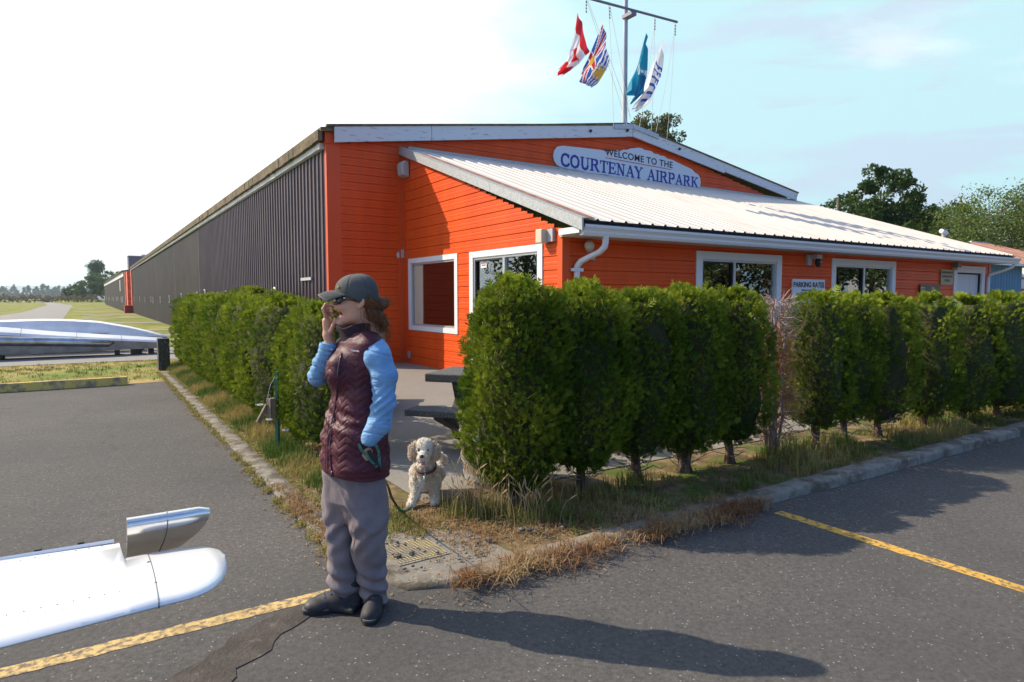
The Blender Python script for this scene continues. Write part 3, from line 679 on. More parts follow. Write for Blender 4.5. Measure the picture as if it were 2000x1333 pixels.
t = thing('wall_lamp', 'boxy cream and grey floodlight above the sliding door', 'lamp'); MB().b2((-.02, -5.97, 2.52), (-.08, -6.11, 2.73)).build('lamp_base', M_greyp, t); MB().b2((-.04, -5.78, 2.50), (-.19, -5.955, 2.73)).build('lamp_shade', M_lampw, t, bevel=.015)
t = thing('wall_lamp', 'round cream globe light behind the elbow of the porch downspout', 'lamp'); MB().sphere((.44, -6.42, 2.45), .085, 16).build('globe', M_lampw, t, True); MB().tube([(.52, -6.29, 2.42), (.50, -6.36, 2.42)], .07, 14).tube([(.58, -6.33, 2.34), (.58, -6.36, 2.22)], .035, 10).build('lamp_base', M_greyp, t, True)
t = thing('wall_lamp', 'grey box light above the pale front door', 'lamp'); MB().b2((13.30, -6.29, 2.42), (13.52, -6.46, 2.60)).build('lamp_base', mat('lamp bronze', (.2, .18, .15), .5), t, bevel=.02); MB().b2((13.33, -6.31, 2.36), (13.49, -6.44, 2.42)).build('lamp_shade', M_lampw, t)
t = thing('security_camera', 'white box bracket with a black ball camera between the two front windows', 'camera')
MB().b2((6.60, -6.29, 2.30), (6.74, -6.36, 2.53)).build('bracket', M_greyp, t, bevel=.01); MB().b2((6.70, -6.34, 2.44), (6.90, -6.50, 2.53)).build('arm', M_greyp, t, bevel=.01)
MB().sphere((6.83, -6.44, 2.36), (.065, .065, .10), 14).build('camera_body', M_black, t, True); MB().sphere((6.83, -6.505, 2.37), .018, 8).build('lens', M_white, t, True)
wallthing('conduit_box', 'small grey pipe stub low on the orange porch side wall', 'conduit', [(0, (-.02, -.28, .16), (-.07, -.36, .32))], [M_galv])

# ---------------------------------------------------------------- lettering
def sans(mb_parent, name, text, size, o, ux, uy, m, bold=0.0, spacing=1.0, sx=1.0, align='CENTER', depth=.004):
    """block letters: o origin, ux/uy unit vectors of the writing plane"""
    cu = bpy.data.curves.new(name, 'FONT'); cu.body = text; cu.size = size; cu.offset = bold; cu.space_character = spacing; cu.align_x = align; cu.extrude = depth / 2
    ob = bpy.data.objects.new(name, cu); COL.objects.link(ob); dg = bpy.context.evaluated_depsgraph_get(); me = bpy.data.meshes.new_from_object(ob.evaluated_get(dg)); bpy.data.objects.remove(ob)
    ux, uy = Vector(ux).normalized(), Vector(uy).normalized(); n = ux.cross(uy); Mx = Matrix((( ux.x * sx, uy.x, n.x, o[0]), (ux.y * sx, uy.y, n.y, o[1]), (ux.z * sx, uy.z, n.z, o[2]), (0, 0, 0, 1))); me.transform(Mx)
    me.materials.clear(); return link_mesh(name, me, m, mb_parent)
GL = {  # slab-serif capitals: strokes (thick flag, points), serifs (x, y, width)
 'C': (.84, [(1, [(.70, .80), (.58, .95), (.40, .98), (.20, .86), (.12, .62), (.12, .38), (.20, .14), (.42, .02), (.62, .06), (.76, .22)]), (0, [(.74, .98), (.74, .70)])], []),
 'O': (.92, [(1, [(.44, .98), (.22, .88), (.12, .66), (.12, .34), (.22, .12), (.44, .02), (.66, .12), (.78, .34), (.78, .66), (.66, .88), (.44, .98)])], []),
 'U': (.92, [(1, [(.20, .97), (.20, .32), (.28, .10), (.46, .02), (.64, .10), (.72, .32)]), (0, [(.72, .32), (.72, .97)])], [(.20, .97, .32), (.72, .97, .28)]),
 'R': (.92, [(1, [(.20, .03), (.20, .97)]), (0, [(.20, .95), (.52, .95)]), (1, [(.52, .95), (.66, .86), (.66, .64), (.52, .52)]), (0, [(.2, .52), (.52, .52)]), (1, [(.46, .52), (.76, .03)])], [(.18, .03, .34), (.18, .97, .3), (.80, .03, .2)]),
 'T': (.80, [(1, [(.40, .03), (.40, .97)]), (0, [(.06, .95), (.74, .95)]), (0, [(.06, .97), (.06, .74)]), (0, [(.74, .97), (.74, .74)])], [(.40, .03, .36)]),
 'E': (.80, [(1, [(.20, .03), (.20, .97)]), (0, [(.2, .95), (.68, .95)]), (0, [(.2, .51), (.54, .51)]), (0, [(.2, .05), (.70, .05)]), (0, [(.68, .95), (.68, .74)]), (0, [(.71, .05), (.71, .28)]), (0, [(.54, .62), (.54, .40)])], [(.16, .03, .22), (.16, .97, .22)]),
 'N': (.96, [(0, [(.20, .03), (.20, .97)]), (1, [(.22, .95), (.72, .05)]), (0, [(.74, .03), (.74, .97)])], [(.20, .03, .3), (.14, .97, .26), (.74, .97, .3)]),
 'A': (.90, [(0, [(.14, .03), (.44, .97)]), (1, [(.44, .95), (.74, .03)]), (0, [(.24, .34), (.62, .34)])], [(.14, .03, .28), (.74, .03, .32)]),
 'Y': (.88, [(1, [(.12, .97), (.43, .50)]), (0, [(.74, .97), (.43, .50)]), (1, [(.43, .52), (.43, .03)])], [(.12, .97, .32), (.74, .97, .28), (.43, .03, .34)]),
 'I': (.44, [(1, [(.22, .03), (.22, .97)])], [(.22, .03, .36), (.22, .97, .36)]),
 'P': (.82, [(1, [(.20, .03), (.20, .97)]), (0, [(.20, .95), (.52, .95)]), (1, [(.52, .95), (.68, .84), (.68, .60), (.52, .47)]), (0, [(.2, .47), (.52, .47)])], [(.20, .03, .36), (.18, .97, .3)]),
 'K': (.94, [(1, [(.20, .03), (.20, .97)]), (0, [(.24, .42), (.70, .97)]), (1, [(.40, .58), (.76, .03)])], [(.20, .03, .34), (.20, .97, .34), (.70, .97, .28), (.78, .03, .28)]), ' ': (.45, [], [])}
def serif_text(name, text, o, ux, uy, h, width, m, parent):
    tot = sum(GL[c][0] for c in text); k = width / tot; ux, uy = Vector(ux).normalized(), Vector(uy).normalized(); n = ux.cross(uy); mb = MB(); x = 0; zz = [0.0]
    def bar(p, q, w_):
        zz[0] += .00002
        p, q = Vector((p[0] * k, p[1] * h)), Vector((q[0] * k, q[1] * h)); d = (q - p); l = d.length; d = d / l; s = Vector((-d.y, d.x)) * w_ / 2; e = d * w_ * .28
        P = [o_ + ux * (x * k + v.x) + uy * v.y + n * zz[0] for v in (p - e - s, q + e - s, q + e + s, p - e + s) for o_ in (Vector(o),)]
        mb.prism(P, n * .006)
    for c in text:
        adv, st, sf = GL[c]
        for th, pts in st:
            for a, b in zip(pts[:-1], pts[1:]): bar(a, b, h * (.20 if th else .10))
        for (sx_, sy, sw) in sf: bar((sx_ - sw / 2, sy), (sx_ + sw / 2, sy), h * .09)
        x += adv
    return mb.build(name, m, parent)
M_blueL = mat('sign blue', (.025, .03, .28), .5); M_blackL = mat('sign black', (.015, .015, .03), .5); M_redL = mat('sign red', (.45, .02, .05), .5)
M_signw = mat('weathered sign white', (.62, .66, .70), .55, c2=(.30, .27, .22), scale=12, lo=.70, hi=.78, detail=8)
t = thing('welcome_sign', 'long weathered pale board with blue serif lettering mounted on the gable', 'sign')
ol = []; r = np.random.default_rng(8)
xl, xr = 4.42, 10.38; zt = lambda x: np.interp(x, [4.4, 6.3, 7.7, 9.0, 10.4], [5.80, 5.87, 6.10, 5.92, 5.62]); zbm = lambda x: np.interp(x, [4.4, 10.4], [5.22, 5.06])
for q in range(0, 7): a = R(270 - 30 * q); ol.append((xl + .27 + .27 * math.cos(a), 5.51 + .29 * math.sin(a)))
x = xl + .35
while x < xr - .3:
    ol.append((x, zt(x) + (r.normal() * .02 if 6.2 < x < 9.2 else 0))); x += .14
for q in range(0, 7): a = R(90 - 30 * q); ol.append((xr - .27 + .27 * math.cos(a), 5.34 + .28 * math.sin(a)))
x = xr - .4
while x > xl + .35: ol.append((x, zbm(x) + r.normal() * .008)); x -= .25
MB().prism([(a, -.075, b) for a, b in ol], (0, .035, 0)).build('board', M_signw, t)
sl_ = -.022; ux = Vector((1, 0, sl_)); uy = Vector((0, 0, 1))
tw = sum(GL[c][0] for c in 'COURTENAY AIRPARK'); w1 = 5.62 * sum(GL[c][0] for c in 'COURTENAY') / tw; w2 = 5.62 * sum(GL[c][0] for c in 'AIRPARK') / tw; x2 = 4.66 + 5.62 - w2
serif_text('place_lettering', 'COURTENAY', (4.66, -.076, 5.265), ux, uy, .335, w1, M_blueL, t); serif_text('place_lettering', 'AIRPARK', (x2, -.076, 5.265 + sl_ * (x2 - 4.66)), ux, uy, .335, w2, M_blueL, t)
sans(t, 'welcome_lettering', 'WELCOME TO THE', .27, (7.68, -.079, 5.70), (1, 0, -.03), uy, M_blackL, .0045, 1.08, 1.12)
MB().prism([(6.30, -.0765, 5.655), (9.0, -.0765, 5.595), (9.0, -.0765, 5.615), (6.30, -.0765, 5.675)], (0, -.004, 0)).build('underline', M_redL, t)

t = thing('parking_rates_sign', 'pale blue white parking rates board just above the hedge', 'sign')
MB().b2((6.09, -6.335, 1.12), (7.28, -6.31, 2.0)).build('board', mat('sign board white', (.66, .70, .74), .5), t)
fr = dict(ux=(1, 0, 0), uy=(0, 0, 1), m=M_blackL)
sans(t, 'lettering', 'PARKING RATES', .155, (6.685, -6.338, 1.83), bold=.004, **fr); sans(t, 'lettering', '(Prices Include GST)', .062, (6.685, -6.338, 1.745), **fr); sans(t, 'lettering', '$10.00 per Day', .135, (6.685, -6.338, 1.60), bold=.003, **fr)
t = thing('surveillance_sign', 'tan surveillance notice beside the pale front door', 'sign'); MB().b2((12.66, -6.33, 1.95), (13.34, -6.31, 2.36)).build('board', mat('tan board', (.42, .36, .22), .6), t)
for i, s in enumerate(('MONITORED BY', 'SURVEILLANCE', 'SYSTEM')): sans(t, 'lettering', s, .085, (13.0, -6.333, 2.25 - i * .105), bold=.001, ux=(1, 0, 0), uy=(0, 0, 1), m=mat('grey ink', (.12, .1, .08), .6))
t = thing('history_plaque', 'dark bronze plaque with two columns of pale text above the hedge', 'plaque'); MB().b2((11.54, -6.34, 1.35), (12.60, -6.31, 1.94)).build('board', mat('bronze', (.06, .05, .045), .4, .4), t)
mb = MB(); r = np.random.default_rng(3)
for c_ in (0, 1):
    for i in range(9):
        if i == 1: continue
        x = 11.66 + c_ * .48; z = 1.85 - i * .052; mb.b2((x, -6.342, z), (x + (.14 if i == 0 else r.uniform(.3, .38)), -6.3405, z + .016))
mb.b2((11.58, -6.342, 1.83), (11.60, -6.3405, 1.89)); mb.b2((11.63, -6.342, 1.83), (11.65, -6.3405, 1.89)); mb.b2((11.60, -6.342, 1.85), (11.63, -6.3405, 1.865)); mb.build('text_lines', M_white, t)

# ---------------------------------------------------------------- flagpole and flags
M_pole = mat('weathered pole paint', (.30, .34, .40), .5, .2, c2=(.42, .46, .50), scale=3, lo=.45, hi=.6, stretch=(1, 1, .3)); M_rope = mat('halyard', (.62, .62, .62), .8); M_arm = mat('arm paint', (.16, .15, .22), .5)
t = thing('flagpole', 'grey blue yard-arm flagpole rising from the gable peak', 'flagpole', (7.0, -.10, 6.62))
mb = MB(); mb.tube([(7.0, -.1, 6.62), (7.0, -.1, 8.0), (7.0, -.1, 13.2)], [.085, .075, .055], 14); [mb.tube([(7, -.1, z), (7, -.1, z + .04)], .088 - (z - 6) * .006, 14) for z in (7.3, 8.4, 9.2)]; mb.build('pole', M_pole, t, True, angle=40)
mb = MB(); mb.tube([(5.20, -.42, 9.78), (8.80, -.42, 9.93)], .035, 10); mb.b2((6.9, -.45, 9.72), (7.1, -.05, 9.82)); mb.build('crossarm', M_arm, t)
mb = MB()
for x0, x1, z1 in ((5.24, 6.95, 6.6), (5.28, 7.05, 6.9), (6.10, 7.05, 6.8), (6.06, 6.4, 6.5), (7.85, 7.9, 6.6), (7.88, 7.4, 6.6), (8.7, 8.55, 6.3), (8.74, 8.1, 6.6)):
    mb.tube([(x0, -.42, np.interp(x0, [5.2, 8.8], [9.76, 9.9])), ((x0 + x1) / 2, -.40, (9.8 + z1) / 2 - .05), (x1, -.30, z1)], .006, 5)
mb.build_each('halyard', M_rope, t)
mb = MB()
for x0 in (5.25, 6.1, 7.86, 8.72):
    z = np.interp(x0, [5.2, 8.8], [9.74, 9.88]); 
    for q in range(4): mb.tube([(x0, -.42, z - .05 - q * .085), (x0 + .02, -.42, z - .10 - q * .085)], .018, 6)
mb.build_each('snap_hook', M_arm, t, 4); reloc(t)
F_ = {'red': mat('flag red', (.62, .025, .035), .7, trans=.35), 'white': mat('flag white', (.78, .78, .80), .7, trans=.35), 'blue': mat('flag blue', (.035, .10, .42), .7, trans=.35), 'gold': mat('flag gold', (.72, .46, .05), .7, trans=.35), 'teal': mat('flag teal', (.02, .30, .46), .7, trans=.35), 'dteal': mat('flag dark teal', (.012, .13, .27), .7, trans=.35)}
FN = list(F_)
PXC = None
def gablept(px, py, yoff=-.42):                                    # a point of the flag plane, measured on the photograph
    p = R(3.80); a = (px - 1000) / 1271; b = -(py - 666.5) / 1271; r_ = np.array([a, math.cos(p) + b * math.sin(p), -math.sin(p) + b * math.cos(p)])
    h = R(HEAD - 90); d = np.array([r_[0] * math.cos(h) - r_[1] * math.sin(h), r_[0] * math.sin(h) + r_[1] * math.cos(h), r_[2]]); return CAM + d * (yoff - CAM[1]) / d[1]
def flag(name, label, left, right, pattern, folds, seed, nu=70, nv=44, dy=0.0):
    """left/right: pixel polylines (t from top edge) of hoist..fly rows; rows[s] = (start, end)"""
    r = np.random.default_rng(seed); S_ = np.linspace(0, 1, nu + 1); T_ = np.linspace(0, 1, nv + 1); V = []
    ls = np.linspace(0, 1, len(left)); L0 = np.array([gablept(*p) for p in left]); R0 = np.array([gablept(*p) for p in right])
    for s in S_:
        a = np.array([np.interp(s, ls, L0[:, i]) for i in range(3)]); b = np.array([np.interp(s, ls, R0[:, i]) for i in range(3)])
        for q in T_:
            amp = .03 + .09 * s; fold = amp * math.sin(folds * q * 6.28 + 2.2 * s + seed) + .5 * amp * math.sin(folds * 1.7 * q * 6.28 - 3 * s)
            tt = q + .035 * math.sin(folds * q * 6.28 + 1 + s * 2) * (1 if 0 < q < 1 else 0); P = a + (b - a) * tt; P = P + np.array([.015 * math.sin(9 * q + 4 * s), fold + dy, .02 * math.sin(7 * s + q * 5)]); V.append(P)
    F = []; mi = []
    for i in range(nu):
        for j in range(nv):
            F.append((i * (nv + 1) + j, (i + 1) * (nv + 1) + j, (i + 1) * (nv + 1) + j + 1, i * (nv + 1) + j + 1)); mi.append(FN.index(pattern((i + .5) / nu, (j + .5) / nv)))
    me = npmesh(name, V, F, True, mi); o = link_mesh(name, me, mats=[F_[k] for k in FN]); tag(o, label, 'flag', 'flags hanging from the yard arm'); return o
def canada(s, t):
    if s < .25 or s > .75: return 'red'
    x, y = (s - .5) / .16, (t - .5) / .36
    return 'red' if abs(x) + abs(y) < .85 and (abs(x) < .55 or abs(y) < .25) or (abs(x) < .08 and 0 < y < 1.2) else 'white'
def bc(s, t):
    if t < .52:
        x, y = s * 2 - 1, (t / .52) * 2 - 1
        if (x * 1.9) ** 2 + y * y * .9 < .14: return 'gold'
        if abs(x) < .10 or abs(y) < .17: return 'red'
        if abs(x) < .17 or abs(y) < .29: return 'white'
        d = min(abs(x - y), abs(x + y)); return 'red' if d < .09 else 'white' if d < .26 else 'blue'
    y = (t - .52) / .48; c = (s - .5) / .27
    if c * c + (1 - y) ** 2 * .9 < .42: return 'gold'
    if c * c + (1 - y) ** 2 * .9 < .95 and math.sin(math.atan2(1 - y + .001, c) * 22) > .1: return 'gold'
    return 'blue' if math.sin((y * 4.2 + .10 * math.sin(s * 25)) * 6.28) > 0 else 'white'
def teal(s, t):
    if .40 < s < .50 + .05 * math.sin(t * 20): return 'white' if abs(math.sin(t * 26)) > .35 else 'teal'
    if s > .52 and t > .45: return 'dteal'
    return 'teal'
def island(s, t):
    if .30 < s < .90 and .35 < t < .72:
        q = (s - .30) * 9; f = q % 1; k = (t - .35) / .37
        return 'blue' if f < .34 or (k > .8 and f < .7) or (.42 < k < .58 and f < .7) else 'white'
    if .8 < t < .86 and math.sin(s * 60) > .2: return 'blue'
    return 'white'
flag('flag', 'red and white maple leaf flag hanging leftmost on the yard arm', [(1127, 26), (1122, 60), (1114, 92), (1103, 120), (1087, 140)], [(1148, 102), (1140, 112), (1128, 128), (1114, 137), (1091, 151)], canada, 1.5, 1, dy=-.05)
flag('flag', 'flag with union crosses and blue waves around a gold sun, left of the pole', [(1173, 50), (1158, 82), (1143, 112), (1130, 135), (1125, 152)], [(1185, 124), (1178, 140), (1168, 155), (1158, 166), (1145, 175)], bc, 1.3, 2, dy=-.12)
flag('flag', 'teal flag hanging limp just right of the pole', [(1258, 66), (1247, 98), (1236, 130), (1222, 160), (1224, 180)], [(1260, 110), (1259, 140), (1259, 160), (1259, 180), (1233, 203)], teal, 1.6, 3, dy=-.1)
flag('flag', 'white flag with blue lettering hanging rightmost on the yard arm', [(1296, 74), (1283, 100), (1271, 130), (1262, 170), (1240, 212)], [(1294, 120), (1293, 140), (1290, 165), (1275, 198), (1245, 217)], island, 1.5, 4)

# ================================================================ HEDGES
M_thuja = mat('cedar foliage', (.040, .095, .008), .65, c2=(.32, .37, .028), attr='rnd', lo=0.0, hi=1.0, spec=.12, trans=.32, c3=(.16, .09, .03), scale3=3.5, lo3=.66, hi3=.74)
M_thuja_core = mat('inner cedar twigs', (.060, .050, .014), .95, c2=(.030, .045, .008), scale=14, lo=.4, hi=.6, bump=1, bscale=40, bdist=.03)
M_bark = mat('shaggy bark', (.16, .10, .065), .95, c2=(.07, .045, .03), scale=9, lo=.4, hi=.6, stretch=(3, 3, .5), bump=1, bscale=22, bstretch=(3, 3, .4), bdist=.03)
M_dead = mat('dead cedar twigs', (.36, .29, .26), .9, c2=(.36, .13, .06), attr='rnd', lo=0, hi=1, trans=.1); M_deadb = mat('grey dead bark', (.30, .27, .25), .9, c2=(.16, .13, .12), scale=12, lo=.4, hi=.6)
def hedge_shrub(name, label, cat, x, y, hx, hy, z0, z1, n, seed, spray=.075, trunk=.05, legs=6, group=None, lean=0, thin=0.0, density=1.0, flare=.12, twigs=0):
    """a clipped cedar: fans of scale leaves over the surface of a rounded column, with lumps, dimples and bare gaps"""
    r = np.random.default_rng(seed); t = thing(name, label, cat, (x, y, 0), 0, group)
    H = z1 - z0; ph = r.uniform(0, 6.28, 6)
    def lump(a, z): return 1 + .08 * np.sin(3 * a + ph[0] + z * 3) + .06 * np.sin(5 * a + ph[1] - z * 7) + .05 * np.sin(9 * z + ph[2] + 2 * a) + .04 * np.sin(11 * a + ph[3] + z * 13)
    def width(zn): return np.interp(zn, [0, .06, .18, .45, .75, .93, .985, 1.0], [.32, .62, .92 + flare * .4, 1.0 + flare, .96, .82, .62, .30])
    nt_ = int(n * .16); zn = np.concatenate([r.uniform(0, 1, n - nt_) ** .9, np.full(nt_, 1.0)]); a = r.uniform(0, 6.283, n)
    ca, sa = np.cos(a), np.sin(a); ex = 3.4 if x < -4 else 2.7; sq = 1 / (np.abs(ca) ** ex + np.abs(sa) ** ex) ** (1 / ex)
    depth = np.where(r.random(n) < .62, r.normal(0, .018, n), -np.abs(r.normal(0, .055, n)))
    w_ = width(zn) * lump(a, zn * H); topm = np.arange(n) >= n - nt_; rr = np.where(topm, np.sqrt(r.uniform(0, 1, n)) * .93, 1.0)
    px = ca * sq * (hx * w_ + depth) * rr; py = sa * sq * (hy * w_ + depth) * rr; pz = z0 + zn * H
    pz = np.where(topm, z1 - .04 + .05 * np.sin(px * 9 + ph[4]) * np.cos(py * 8 + ph[5]) + depth * .7, pz) - (0.0)
    px += lean * (pz - z0)
    keep = np.ones(n, bool)
    if thin > 0:
        g = vnoise(np.stack([px, py, pz], 1), 2.2, seed + 5); keep = (g > -1 + 1.6 * thin) | topm
    C = np.stack([px, py, pz], 1)[keep]; nn = np.stack([ca * sq, sa * sq, np.zeros(n)], 1)[keep]; tm = topm[keep]; m = len(C)
    out = nn / (np.linalg.norm(nn, axis=1, keepdims=True) + 1e-9) * np.where(tm, .35, .85)[:, None] + np.array([0, 0, .75]) + np.where(tm, .8, 0)[:, None] * np.array([0, 0, 1.0])
    Rm = rand_rot(m, r, out, .55); sz = spray * r.uniform(.55, 1.25, m) * np.where(r.random(m) < np.where(tm, .10, .03), 1.8, 1)
    znk = np.clip((C[:, 2] - z0) / H, 0, 1)
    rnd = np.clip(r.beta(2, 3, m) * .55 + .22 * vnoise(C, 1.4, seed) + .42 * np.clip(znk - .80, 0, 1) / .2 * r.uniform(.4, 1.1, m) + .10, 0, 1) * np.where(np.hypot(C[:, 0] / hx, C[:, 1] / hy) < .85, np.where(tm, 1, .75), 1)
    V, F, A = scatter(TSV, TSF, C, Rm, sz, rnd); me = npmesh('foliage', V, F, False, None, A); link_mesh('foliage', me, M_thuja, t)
    # brown twiggy inside
    mb = MB(); rings = []
    for q in np.linspace(.05, .95, 12):
        ring = []
        for k in range(22):
            aa = 6.283 * k / 22; c_, s_ = math.cos(aa), math.sin(aa); s4 = 1 / (abs(c_) ** ex + abs(s_) ** ex) ** (1 / ex); f = float(width(q) * lump(aa, q * H)) * (.70 - .1 * thin) + .04 * math.sin(k * 5 + q * 20)
            ring.append((c_ * s4 * hx * f + lean * q * H, s_ * s4 * hy * f, z0 + q * H - .015))
        rings.append(ring)
    mb.loft(rings); mb.build('twigs', M_thuja_core, t, True)
    if trunk:
        mb = MB()
        for k in range(legs):
            aa = 6.283 * k / legs + r.uniform(0, 1); d = .4 * trunk if k else 0
            mb.tube([(d * math.cos(aa) * 2.4, d * math.sin(aa) * 2.4, -.03), (d * math.cos(aa), d * math.sin(aa), .10), (r.normal() * .02 + d * math.cos(aa) * 1.3, r.normal() * .02 + d * math.sin(aa) * 1.3, z0 + .05), (r.normal() * .04 + .04 * math.cos(aa), r.normal() * .04 + .04 * math.sin(aa), z0 + H * .6)], [trunk * 1.1, trunk * .72, trunk * .55, trunk * .2] if k == 0 else [trunk * .55, trunk * .42, trunk * .3, trunk * .1], 8)
        mb.build('trunk', M_bark, t, True)
    if twigs:
        mb = MB()
        for k in range(twigs):
            aa = r.uniform(0, 6.283); l = r.uniform(.15, .32); z = r.uniform(.06, z0 + .12); p = Vector((0, 0, z)); pts = [p]
            for q in range(4): p = p + Vector((math.cos(aa) * l / 4, math.sin(aa) * l / 4, r.uniform(-.01, .05))); aa += r.normal() * .35; pts.append(p)
            mb.tube(pts, [.006, .005, .004, .003, .0015], 4)
        mb.build('bare_twigs', M_deadb, t)
    return t
LH = [  # v (y), half width x, half length y, top, label
    (1.55, .42, .52, 1.60, 'narrow dark clipped cedar at the far end of the left row, beside the black post'),
    (.35, .46, .70, 1.60, 'second cedar from the far end of the left hedge row'),
    (-1.0, .47, .72, 1.60, 'third cedar from the far end of the left hedge row'),
    (-2.35, .47, .72, 1.59, 'fourth cedar from the far end, middle of the left hedge row'),
    (-3.65, .47, .70, 1.59, 'fifth cedar from the far end of the left hedge row'),
    (-4.95, .48, .70, 1.57, 'broad shaded cedar two beyond the green post in the left row'),
    (-6.35, .50, .74, 1.57, 'dark clipped cedar just beyond the green post in the left row'),
    (-8.02, .40, .60, 1.50, 'light green cedar right behind the woman, near side of the green post')]
for i, (y, hx, hy, zt_, lb) in enumerate(LH):
    near = y < -4
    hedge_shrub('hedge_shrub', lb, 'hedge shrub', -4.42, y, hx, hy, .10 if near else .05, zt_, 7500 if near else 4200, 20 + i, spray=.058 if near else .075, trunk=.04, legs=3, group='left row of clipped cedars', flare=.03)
hedge_shrub('garden_shrub', 'rounded evergreen bush standing behind the left hedge against the dark hangar wall', 'shrub', -2.75, 3.6, .80, 1.1, .05, 1.82, 4200, 61, spray=.085, trunk=.05, legs=3)
FH = [  # x, y, hx, hy, z0, top, seed, thin, trunk, legs, n, label
    (-3.81, -10.70, .325, .32, .16, 1.68, 1, 0, .095, 3, 12500, 'big leading cedar at the corner by the dog, with a thick flared trunk'),
    (-3.17, -10.68, .32, .34, .22, 1.66, 2, 0, .05, 6, 9500, 'second cedar from the dog end of the front hedge, dark and full'),
    (-2.56, -10.68, .29, .32, .24, 1.65, 3, .12, .06, 3, 8000, 'third cedar of the front hedge, with brown twigs showing near its top'),
    (-1.97, -10.68, .33, .34, .20, 1.66, 4, 0, .07, 5, 8500, 'fourth cedar of the front hedge, below the left front window'),
    (-1.37, -10.70, .28, .33, .22, 1.64, 5, 0, .05, 5, 7500, 'fifth cedar of the front hedge, next to the dead grey one'),
    (-.13, -10.80, .30, .32, .24, 1.63, 6, .12, .05, 7, 5500, 'cedar just right of the dead one, below the parking rates board'),
    (.42, -10.80, .25, .30, .26, 1.61, 16, .05, .04, 5, 4200, 'narrow cedar left of the second front window'),
    (1.02, -10.84, .31, .32, .18, 1.60, 7, .16, .05, 4, 4600, 'thin topped cedar with bare stems showing, below the second front window'),
    (1.95, -10.90, .33, .32, .16, 1.58, 8, .22, .05, 3, 4600, 'sparse cedar with a pale bare stem, right of the gap in the front hedge'),
    (2.85, -10.95, .40, .34, .12, 1.60, 9, .20, .05, 4, 4600, 'patchy yellowish cedar with a bare grey stem near the plaque'),
    (3.72, -11.0, .52, .40, .12, 1.61, 10, .08, .05, 4, 4600, 'full cedar below the surveillance notice and the pale door'),
    (4.65, -11.02, .52, .42, .08, 1.63, 11, 0, .05, 3, 4200, 'full cedar right of the pale door in the front hedge'),
    (5.6, -11.05, .52, .42, .06, 1.65, 12, 0, .05, 3, 3600, 'dark cedar at the right edge of the photo'),
    (6.6, -11.05, .55, .42, .06, 1.66, 13, 0, .05, 3, 2600, 'cedar one beyond the right edge of the photo')]
for (x, y, hx, hy, z0, zt_, sd_, th_, tr_, lg, n, lb) in FH:
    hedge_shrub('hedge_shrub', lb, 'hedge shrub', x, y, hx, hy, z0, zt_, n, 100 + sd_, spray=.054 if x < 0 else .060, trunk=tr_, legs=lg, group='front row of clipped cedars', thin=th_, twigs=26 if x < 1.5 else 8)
# the dead one
def twigset(mb_tw, r, n, x0, zr, lr, spread):
    pass
t = thing('dead_shrub', 'dead cedar of bare grey and rust brown twigs in the front hedge', 'dead shrub', (-.72, -10.70, 0))
r = np.random.default_rng(77); mb = MB(); mb.tube([(0, 0, -.02), (.02, 0, .5), (-.01, .01, 1.0), (.01, 0, 1.58)], [.05, .035, .028, .008], 8)
for k in range(5): a = r.uniform(0, 6.28); mb.tube([(.03 * math.cos(a), .03 * math.sin(a), 0), (.10 * math.cos(a), .10 * math.sin(a), .4), (.09 * math.cos(a), .09 * math.sin(a), 1.0), (.12 * math.cos(a), .12 * math.sin(a), 1.5)], [.022, .016, .012, .004], 5)
mb.build('trunk', M_deadb, t, True)
n = 2300; V = []; F = []; A = []
for k in range(n):
    z = r.uniform(.15, 1.60); a = r.uniform(0, 6.28); l = r.uniform(.05, .15); rad = r.uniform(.02, .17) * np.interp(z, [0, .3, .8, 1.3, 1.6], [1.5, 1.5, .9, 1.0, .75]); p = np.array([rad * math.cos(a), rad * math.sin(a), z]); d = np.array([math.cos(a), math.sin(a), r.normal() * .8 + .35]); d /= np.linalg.norm(d)
    s = np.cross(d, r.normal(size=3)); s /= np.linalg.norm(s); w_ = r.uniform(.002, .0055); i = len(V); q = p + d * l; mid = p + d * l * .55 + r.normal(size=3) * .012
    V += [p - s * w_, p + s * w_, mid + s * w_ * .8, mid - s * w_ * .8, q + s * .001, q - s * .001]; F += [(i, i + 1, i + 2, i + 3), (i + 3, i + 2, i + 4, i + 5)]; c_ = np.clip(np.interp(z, [0, .5, 1.0, 1.25, 1.6], [.5, .8, .95, .3, .02]) + r.normal() * .2, 0, 1); A += [c_] * 6
link_mesh('twigs', npmesh('twigs', V, F, False, None, A), M_dead, t)

# ================================================================ GRASS AND WEEDS
def blades(name, pts, hts, cols, m, r, width=.004, lean=.5, stuff=True, matted=None):
    n = len(pts); pts = np.asarray(pts, float); a = r.uniform(0, 6.28, n); d = np.stack([np.cos(a), np.sin(a), np.zeros(n)], 1); s = np.stack([-np.sin(a), np.cos(a), np.zeros(n)], 1)
    ln = np.abs(r.normal(0, lean, n)); up = np.array([0, 0, 1.0]); w_ = (width * r.uniform(.6, 1.3, n))[:, None]; h = np.asarray(hts)[:, None]; ln = ln[:, None]
    p1 = pts + (up * .55 + d * ln * .25) * h; p2 = pts + (up * (1 - .35 * np.minimum(ln, 1.6)) + d * ln * .85) * h
    V = np.stack([pts - s * w_, pts + s * w_, p1 + s * w_ * .8, p1 - s * w_ * .8, p2 + s * w_ * .15, p2 - s * w_ * .15], 1).reshape(-1, 3)
    b = (np.arange(n) * 6)[:, None]; F = np.concatenate([b + [0, 1, 2, 3], b + [3, 2, 4, 5]]); A = np.repeat(cols, 6)
    o = link_mesh(name, npmesh(name, V, F, False, None, A), m)
    if stuff: o['kind'] = 'stuff'
    return o
